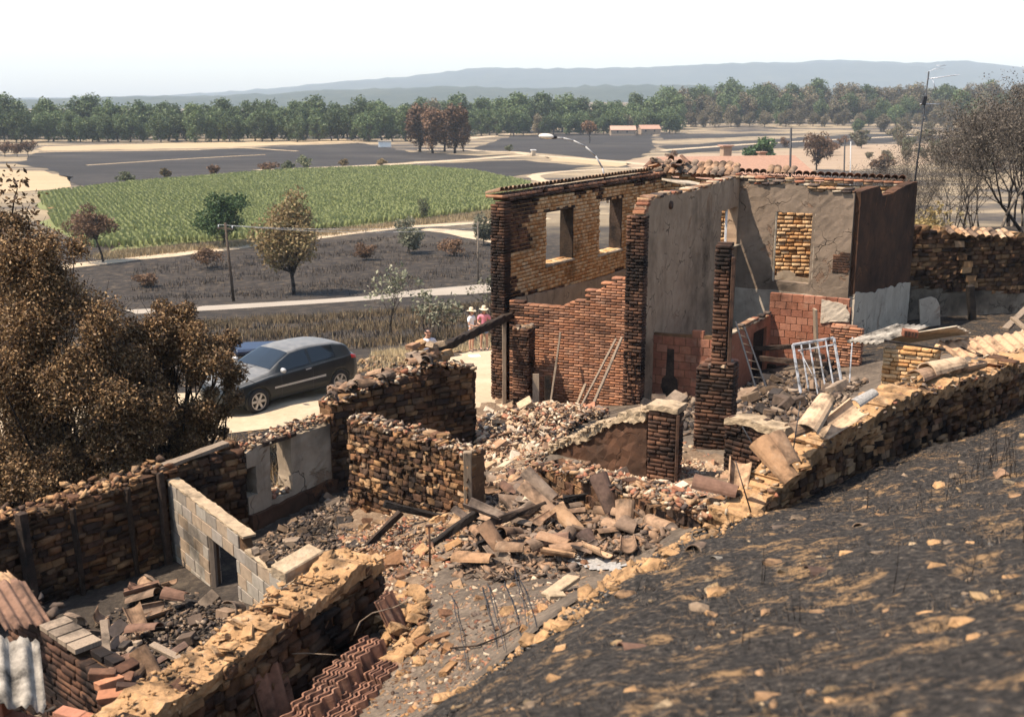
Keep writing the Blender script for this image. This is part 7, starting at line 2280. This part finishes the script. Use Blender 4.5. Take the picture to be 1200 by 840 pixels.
# ---- heap of barrel tiles
def tile_heap():
    P = zone_w([(548, 585), (590, 556), (640, 566), (690, 588), (740, 606), (795, 618), (770, 640), (735, 652), (690, 662), (610, 678), (548, 672), (540, 630)])
    rs = np.random.RandomState(9)
    q = pts_in(P, 80, rs)
    for i in range(80):
        x, y = q[i]
        c = math.exp(-((x - .2) ** 2 + (y - 14.6) ** 2) / 2.2)
        lay = rs.uniform()
        z = gz(x, y) + .05 + c * .26 * lay
        roll = rs.choice([0, 0, math.pi]) + rs.normal() * .35
        dx = rs.choice([-.6, 2.4, 1.2]) + rs.normal() * .6
        m = rs.choice(['clay_tile', 'clay_tile', 'clay_tile', 'sooty_tile', 'pale_tile'], p=[.3, .3, .2, .13, .07])
        k = 0 if rs.uniform() < .72 else 1 + i % 3
        t = tile_obj(m, (x, y, z + (.08 if abs(roll) > 1.5 else 0)), (roll, rs.normal() * .22 - .05, dx), rs.uniform(.85, 1.08), None, k)
        tag(t, ('broken barrel roof tile in the heap on the yard' if k else 'whole barrel roof tile in the heap on the yard'), 'roof tile', 'broken tiles of the heap' if k else 'whole tiles of the heap')
    # tiles read one by one: (px, py, d, direction px end, roll, material)
    for i, (x0, y0, x1, y1, d, up, roll, m, sc, lab) in enumerate([
            (562, 612, 598, 662, 13.9, .10, .0, 'clay_tile', 1.35, 'large brown tile sliding down the front of the heap'),
            (533, 655, 578, 657, 13.6, .05, .0, 'pale_tile', 1.2, 'orange barrel tile lying level at the foot of the heap'),
            (548, 585, 588, 602, 15.0, .12, math.pi, 'clay_tile', 1.25, 'hollow tile lying at the end post of the small-stone wall'),
            (615, 555, 648, 585, 15.6, .30, .0, 'clay_tile', 1.3, 'grey tile at the crest of the heap, upper of two'),
            (612, 572, 646, 600, 15.2, .26, .0, 'clay_tile', 1.3, 'grey tile at the crest of the heap, lower of two'),
            (640, 630, 685, 650, 14.0, .06, .2, 'clay_tile', 1.25, 'long brown tile below the middle of the heap'),
            (655, 600, 680, 625, 14.6, .16, .3, 'pale_tile', 1.2, 'pinkish tile standing out in the middle of the heap'),
            (733, 592, 732, 630, 14.2, .22, .1, 'clay_tile', 1.25, 'grey tile propped upright against the low blackened wall'),
            (688, 632, 705, 655, 13.8, .08, .0, 'sooty_tile', 1.2, 'dark round tile at the right foot of the heap'),
            (702, 560, 716, 596, 15.0, .2, .4, 'sooty_tile', 1.25, 'dark tile leaning near the low blackened wall'),
            (600, 655, 640, 668, 13.4, .03, math.pi, 'clay_tile', 1.2, 'flat tile fragment at the edge of the ashy path')]):
        a, b = at(x0, y0, d + .12), at(x1, y1, d - .12)
        t = tile_obj(m, (a + b) / 2, dir_rot(b - a, roll), sc)
        tag(t, lab, 'roof tile')
    # flat slab and ash on the path
    c = gp(657, 697)
    o = part('stone_slab', box_mesh('stone_slab', (0, 0, 0), (.46, .21, .05), 'pale_mortar', (0, 0, 0), .008)); o.location = (c.x, c.y, c.z + .11); o.rotation_euler = (-.18, -.22, .75)
    tag(o, 'pale flat slab propped up on the ashy path', 'slab')
    c = gp(650, 707)
    o = part('brick', box_mesh('brick', (0, 0, 0), (.2, .12, .07), 'pale_mortar', (0, 0, 0), .008)); o.location = (c.x + .02, c.y + .1, c.z + .04); o.rotation_euler = (0, .1, .3)
    tag(o, 'brick piece under the pale slab on the path', 'brick')
    P = zone_w([(655, 660), (668, 652), (700, 655), (742, 664), (722, 674), (690, 672)])
    o = draped('ash_patch', P, 'ash_white', .05, .05, 7)
tile_heap()
PH = zone_w([(540, 590), (590, 552), (640, 560), (700, 590), (800, 615), (775, 645), (690, 668), (600, 684), (530, 678)])
rubble('tile_shards', 'broken roof tile shards scattered through the tile heap', None, PH, 3600, .04, .17, 'clay_tile', 51, 'chip', 0, cat='rubble', flat=.22, heap=.12)
rubble('charred_splinters', 'charred wood splinters scattered through the tile heap', None, PH, 1500, .03, .14, 'charred_wood', 52, 'chip', 0, cat='rubble', flat=.35, heap=.08)
for i, (x0, y0, x1, y1, d) in enumerate([(575, 612, 640, 590, 14.8), (620, 640, 700, 618, 14.2), (560, 640, 600, 620, 14.0), (660, 585, 735, 575, 15.6), (505, 640, 560, 600, 15.0), (450, 590, 540, 612, 16.2), (430, 640, 470, 600, 15.8)]):
    tag(part('charred_beam', beam_mesh('charred_beam', at(x0, y0, d + .1), at(x1, y1, d + .3), .09, .10, 'charred_wood', .012, .012, i + 30)), 'charred roof timber sticking out of the rubble in the yard', 'beam', 'charred timbers in the yard')
BK = zone_w([(500, 832), (560, 795), (625, 752), (690, 700), (760, 655), (840, 612)]).tolist()
BK = BK + [(a + .55, b - .75) for a, b in BK[::-1]]
rubble('earth_lumps', 'ochre earth lumps along the crumbling edge of the burnt slope', 'stones along the slope edge', BK, 900, .02, .10, 'clay_mortar', 53, 'rock', 26, 'rock', 'clay_mortar', .6, 0, (1.0, 2.0), 'earth', 'ochre stone along the crumbling edge of the burnt slope')
rubble('charcoal_bits', 'charcoal crumbs along the crumbling edge of the burnt slope', None, BK, 2500, .015, .06, 'charcoal', 54, 'chip', 0, cat='charcoal')
# broken tiles and planks in the posted room
def room_debris():
    rs = np.random.RandomState(31)
    P = np.array(R5)
    q = pts_in(P, 44, rs)
    for i, (x, y) in enumerate(q):
        t = tile_obj('clay_tile' if i % 3 else 'sooty_tile', (x, y, gz(x, y) + .12 + .18 * rs.uniform()), (rs.choice([0, math.pi]) + rs.normal() * .5, rs.normal() * .35, rs.uniform(0, 6.3)), 1.1, None, 0 if i % 2 else 1 + i % 3)
        tag(t, 'scorched roof tile fallen onto the floor of the room with charred posts', 'roof tile', 'tiles on the floor of the posted room')
    for i in range(12):
        x, y = pts_in(P, 1, rs)[0]; a = rs.uniform(0, 3.14); L = rs.uniform(.5, 1.1)
        z = gz(x, y) + .2 + .15 * rs.uniform()
        tag(part('plank', beam_mesh('plank', (x, y, z), (x + math.cos(a) * L, y + math.sin(a) * L, z + rs.normal() * .15), .10, .05, 'grey_wood' if i % 2 else 'charred_wood', .006, .005, i)), 'broken plank among the tiles in the room with charred posts', 'plank', 'planks in the posted room')
room_debris()
# rods and wires
def rods():
    p, q = at(503, 616, 14.0), gp(502, 672)
    tag(part('iron_rod', tube_mesh('iron_rod', [(Vector((p.x, p.y, gz(p.x, p.y) - .05)), p, .016, .016), (p - Vector((.05, 0, 0)), p + Vector((.05, 0, 0)), .02, .02)], 'rusty_iron', 6)), 'rusty iron rod standing upright in the yard rubble', 'rod')
    rs = random.Random(4)
    for i, (x0, y0, x1, y1) in enumerate([(566, 690, 582, 762), (572, 690, 590, 770), (590, 680, 612, 752), (602, 672, 618, 742), (606, 676, 630, 738), (530, 705, 548, 790)]):
        pts = []
        for f in np.linspace(0, 1, 9):
            c = gp(x0 + (x1 - x0) * f + rs.uniform(-1.5, 1.5), y0 + (y1 - y0) * f)
            pts.append(c + Vector((0, 0, .03 + .05 * math.sin(f * math.pi) + (.05 if i % 2 else 0))))
        tag(part('burnt_stalk', tube_mesh('burnt_stalk', poly_tube(pts, .007, .004), 'dark_iron', 5)), 'long thin black stalk lying along the ashy path', 'stalk', 'black stalks lying along the path')
    pts = [at(x, y, d) for x, y, d in ((262, 764, 11.2), (280, 771, 11.1), (305, 772, 11.0), (330, 766, 10.9), (360, 765, 10.9), (394, 767, 10.9))]
    tag(part('bent_wire', tube_mesh('bent_wire', poly_tube(pts, .008, .006), 'grey_wood', 5)), 'thin bent stick reaching over the tile stacks from the clay-topped wall', 'stick')
    pts = [at(x, y, d) for x, y, d in ((415, 744, 11.4), (422, 728, 11.4), (436, 718, 11.4), (460, 712, 11.5), (476, 705, 11.6))]
    tag(part('bent_wire', tube_mesh('bent_wire', poly_tube(pts, .008, .006), 'grey_wood', 5)), 'thin bent stick arching between the tile stacks and the ochre stones', 'stick')
    pts = [gp(x, y) + Vector((0, 0, .06)) for x, y in ((528, 765), (560, 762), (590, 750), (612, 738))]
    tag(part('bent_wire', tube_mesh('bent_wire', poly_tube(pts, .012, .008), 'charred_wood', 5)), 'charred curved branch lying at the edge of the slope', 'branch')
    for i, (x0, y0, x1, y1, d, lab) in enumerate([(870, 500, 905, 560, 15.5, 'thin charred stem rising before the stub wall'), (925, 560, 938, 470, 13.2, 'thin charred stem rising over the tiles of the slope wall'), (880, 600, 862, 540, 12.6, 'thin charred stem at the corner of the slope wall')]):
        tag(part('burnt_stalk', tube_mesh('burnt_stalk', [(at(x0, y0, d), at(x1, y1, d), .01, .006)], 'dark_iron', 5)), lab, 'stalk')
rods()

# ---- burnt slope in the foreground
SL = zone_w([(505, 836), (600, 790), (650, 750), (720, 694), (800, 642), (880, 606), (1000, 560), (1100, 524), (1200, 486)]).tolist() + [(9.2, 16.4), (8.5, 9), (5, 3.2), (1, 2.6), (-.6, 4.5)]
draped('burnt_slope', SL, 'scorched_earth', .03, .055, 12, .014)
rubble('pebbles', 'small pebbles strewn over the burnt slope', None, SL, 1500, .012, .06, 'slope_stone', 41, 'rock', 0, cat='gravel', flat=.6)
rubble('charcoal_bits', 'black charcoal crumbs covering the burnt slope', None, SL, 20000, .006, .036, 'charcoal', 42, 'chip', 0, cat='charcoal', flat=.6)
rubble('ash_flakes', 'pale ash flakes strewn over the burnt slope', None, SL, 1500, .006, .016, 'ash_white', 43, 'chip', 0, cat='ash', flat=.3)
def slope_stones():
    rs = random.Random(8)
    # stones that stand out: (px, py, width px)
    L = [(842, 696, 32), (820, 716, 34), (836, 722, 22), (960, 724, 30), (992, 650, 20), (1025, 650, 22), (1052, 660, 16), (918, 672, 22), (1098, 638, 26), (1100, 682, 18), (1094, 688, 16), (1148, 702, 26), (1185, 680, 26), (770, 750, 20), (835, 690, 18), (722, 756, 20), (1130, 732, 40), (1155, 735, 24), (1010, 788, 34), (975, 812, 30), (740, 815, 36), (775, 834, 40), (900, 820, 34), (1060, 560, 14),
         (880, 625, 14), (1120, 560, 20), (1160, 530, 18), (1190, 585, 22), (930, 640, 16), (1070, 640, 14), (860, 660, 14), (1025, 690, 18), (1135, 640, 18), (1040, 720, 24), (880, 745, 22), (690, 790, 24), (650, 800, 26), (620, 830, 26), (1175, 765, 30), (1080, 765, 26), (700, 735, 20), (1015, 596, 14), (960, 600, 12), (1090, 588, 14), (790, 672, 16), (712, 668, 26), (735, 700, 30), (705, 720, 22), (655, 765, 26), (1150, 600, 14), (850, 790, 24), (945, 770, 22)]
    for i in range(150):
        L.append((rs.uniform(600, 1200), rs.uniform(500, 838), 7 + 22 * rs.random() ** 2))
    for i, (px, py, w) in enumerate(L):
        if py < 600 - (px - 870) * .36 + 14 and px > 870: continue
        if py < 838 - (px - 505) * .62 and px < 870: continue
        c = gp(px, py)
        s = w * c.y / F * .8
        o = place('stone', 'rock', i % 8, 'slope_stone' if i % 4 else 'clay_mortar', trs((c.x, c.y, c.z + s * .12), (rs.uniform(-.3, .3), rs.uniform(-.3, .3), rs.uniform(0, 6.3)), (s * rs.uniform(.95, 1.25), s * rs.uniform(.7, 1), s * rs.uniform(.4, .65))))
        tag(o, 'ochre stone half sunk in the black ash of the burnt slope', 'stone', 'stones on the burnt slope')
    for i, (px, py, m, k, rz) in enumerate([(742, 765, 'sooty_tile', 1, .3), (818, 645, 'clay_tile', 1, 1.0), (958, 673, 'sooty_tile', 2, .2), (845, 660, 'fibre_cement', 3, .5), (1012, 620, 'burnt_rubble', 1, .7), (915, 622, 'clay_tile', 2, .1), (1175, 560, 'clay_tile', 2, 1.4)]):
        c = gp(px, py)
        t = tile_obj(m, (c.x, c.y, c.z + .01), (rs.uniform(-.3, .3), rs.uniform(-.2, .2), rz), .62 if i not in (1, 6) else .8, None, k)
        tag(t, ['black-mouthed tile fragment low on the burnt slope', 'brown tile fragment near the edge of the burnt slope', 'dark grey tile fragment on the burnt slope', 'white tile fragment on the burnt slope', 'charred round fragment on the burnt slope', 'thin brown tile fragment near the slope wall', 'brown tile fragment high on the burnt slope'][i], 'tile fragment')
slope_stones()
def stalks():
    rs = np.random.RandomState(77)
    spots = [(1160, 552, 85, 7), (1170, 545, 95, 6), (1186, 560, 80, 6), (1150, 560, 60, 5), (1130, 575, 60, 4), (1105, 590, 70, 3), (1075, 605, 60, 2), (1045, 700, 95, 2), (1010, 600, 60, 2), (935, 735, 60, 3), (898, 690, 70, 2), (870, 770, 50, 2), (1198, 640, 120, 4), (1125, 690, 80, 2), (750, 630, 55, 2), (745, 700, 40, 2), (980, 570, 50, 3), (1040, 560, 70, 3), (905, 600, 40, 3), (850, 625, 40, 2)]
    for i, (px, py, hp, n) in enumerate(spots):
        b = gp(px, py); k = b.y / F
        segs = []
        for j in range(n):
            p = np.array([b.x, b.y, 0]) + rs.normal(size=3) * [.06, .06, 0]; p[2] = gz(p[0], p[1]) - .02
            d = np.array([rs.normal() * .12, rs.normal() * .12, 1.]); h = hp * k * rs.uniform(.5, 1.05)
            cur = p
            for s in range(4):
                d = d + rs.normal(size=3) * .07; nx = cur + d / np.linalg.norm(d) * h / 4
                segs.append((cur, nx, .0045 * (1 - s * .2), .0045 * (.8 - s * .2)))
                if s > 0 and rs.uniform() < .5:
                    e = d + rs.normal(size=3) * .5; segs.append((nx, nx + e / np.linalg.norm(e) * h * .16, .0025, .0015))
                cur = nx
        o = part('burnt_weed', tube_mesh('burnt_weed', segs, 'burnt_bark', 4))
        tag(o, 'thin charred weed stalks standing on the burnt slope', 'weed', 'charred weeds on the burnt slope')
stalks()
tufts('burnt_stubble', 'short black grass stubs on the burnt slope', 'grass', np.array(pts_in(np.array(SL), 9000, np.random.RandomState(3))), .07, 'burnt_grass', 9, 5, .0025, .05, .8)
# ================================================================ big scorched tree on the left
def scorched_tree(name, label, base, blobs_px, n, seed, leaf=.031, stems=5):
    rs = np.random.RandomState(seed)
    root = thing(name, label, 'tree', tuple(base))
    B = []
    for px, py, d, rpx, k in blobs_px:
        c = np.array(at(px, py, d)); r = rpx * d / F
        for _ in range(k):
            o = rs.normal(size=3); o /= np.linalg.norm(o)
            s = rs.uniform(.28, .5)
            B.append((c + o * r * rs.uniform(.2, .75), np.array([r * s, r * s, r * s * .9])))
    segs = []
    b = np.array(base, float)
    for c, r in B:
        a = b + np.array([rs.normal() * .25, rs.normal() * .25, -.2])
        mid = a * .45 + c * .55 + np.array([0, 0, -.3]) + rs.normal(size=3) * .2
        segs.append((a, mid, .045, .022)); segs.append((mid, c, .022, .008))
        for _ in range(22):
            e = c + rs.normal(size=3) * r * .75
            segs.append((c, e, .008, .003))
    part('trunk', tube_mesh('trunk', segs, 'burnt_bark', 5), root)
    P, N = crown_points(rs, B, n, .15)
    V, FV, FN = leaf_cloud(P, N, leaf, rs, .45, .5)
    part('crown', mesh_np('crown', V, FV, FN, 'scorched_leaf'), root)
b = (-8.6, 20.6, gz(-8.6, 20.6))
scorched_tree('scorched_tree', 'large tree with brown scorched leaves standing beside the rubble wall', b,
              [(20, 330, 20.5, 90, 9), (70, 360, 20.0, 85, 9), (110, 400, 19.8, 80, 9), (40, 440, 20, 100, 10), (120, 460, 19.8, 90, 9), (-60, 400, 21, 120, 8), (40, 530, 19.5, 90, 9), (130, 520, 19.6, 70, 7), (-40, 560, 19, 80, 5), (10, 262, 20.5, 36, 4), (60, 300, 20.3, 50, 4), (-50, 300, 21, 60, 5), (80, 560, 19.2, 60, 6), (10, 590, 18.6, 60, 6), (160, 430, 20.6, 55, 7), (150, 480, 20.4, 50, 6)], 190000, 401)
b = (-6.9, 21.0, gz(-6.9, 21))
scorched_tree('scorched_tree', 'smaller bushy tree with tan scorched leaves in front of the dark hatchback', b,
              [(205, 400, 21.5, 58, 8), (240, 430, 21.3, 52, 7), (180, 450, 21, 60, 8), (225, 480, 21, 48, 6), (160, 500, 20.6, 55, 6), (200, 370, 21.6, 36, 4), (255, 400, 21.6, 32, 3), (150, 540, 20.2, 60, 6), (210, 520, 20.6, 45, 5), (262, 455, 21.4, 34, 4), (120, 555, 19.6, 55, 5), (185, 480, 20.8, 45, 5), (225, 530, 20.9, 42, 6), (250, 495, 21.2, 34, 5), (190, 560, 20.4, 42, 5), (160, 400, 21, 45, 6)], 135000, 402)
# twigs sticking out of the top
def top_twigs():
    rs = np.random.RandomState(5)
    for i, (x0, y0, x1, y1) in enumerate([(12, 290, 18, 208), (30, 300, 32, 240), (2, 290, -8, 220)]):
        pts = [at(x0 + (x1 - x0) * f + rs.normal() * 2, y0 + (y1 - y0) * f, 20.4) for f in np.linspace(0, 1, 7)]
        T = thing('scorched_sapling', 'slim scorched shoot rising above the large scorched tree', 'tree', tuple((pts[0].x, pts[0].y, gz(pts[0].x, pts[0].y))), 'shoots above the large scorched tree')
        part('stem', tube_mesh('stem', poly_tube([Vector((pts[0].x, pts[0].y, gz(pts[0].x, pts[0].y) - .1))] + pts, .03, .006), 'burnt_bark', 5), T)
        C = np.array([list(p) for p in pts]); n = 160
        P = C[rs.randint(0, len(C), n)] + rs.normal(size=(n, 3)) * .13
        V, FV, FN = leaf_cloud(P, rs.normal(size=(n, 3)), .05, rs, .4, .5)
        part('leaves', mesh_np('leaves', V, FV, FN, 'scorched_leaf'), T)
top_twigs()
# low scrub between the wall and the road
tufts('dry_scrub', 'dry scrub and leaf litter between the tree and the rubble wall', 'scrub', np.array(pts_in(np.array([(-12, 17), (-6, 18.4), (-4, 20.6), (-2.2, 22.2), (-3.6, 23.2), (-6, 22.6), (-12, 21)]), 1500, np.random.RandomState(6))), .28, 'dry_grass', 8, 5, .014, .15, .6)

# ================================================================ air
def haze():
    me = box_mesh('haze', (0, 3600, 142), (15000, 10000, 310), 'mortar', (0, 0, 0), 0)
    me.materials.clear()
    m = bpy.data.materials.new('haze_air'); m.use_nodes = True
    n = m.node_tree.nodes; n.clear()
    out = n.new('ShaderNodeOutputMaterial'); v = n.new('ShaderNodeVolumePrincipled')
    v.inputs['Color'].default_value = (.80, .90, 1.0, 1)
    v.inputs['Density'].default_value = .00013
    v.inputs['Anisotropy'].default_value = 0.0
    m.node_tree.links.new(v.outputs[0], out.inputs['Volume'])
    me.materials.append(m)
    o = bpy.data.objects.new('haze', me); COL.objects.link(o); o['kind'] = 'stuff'
    tag(o, 'thin blue summer haze lying over the valley', 'haze')
haze()
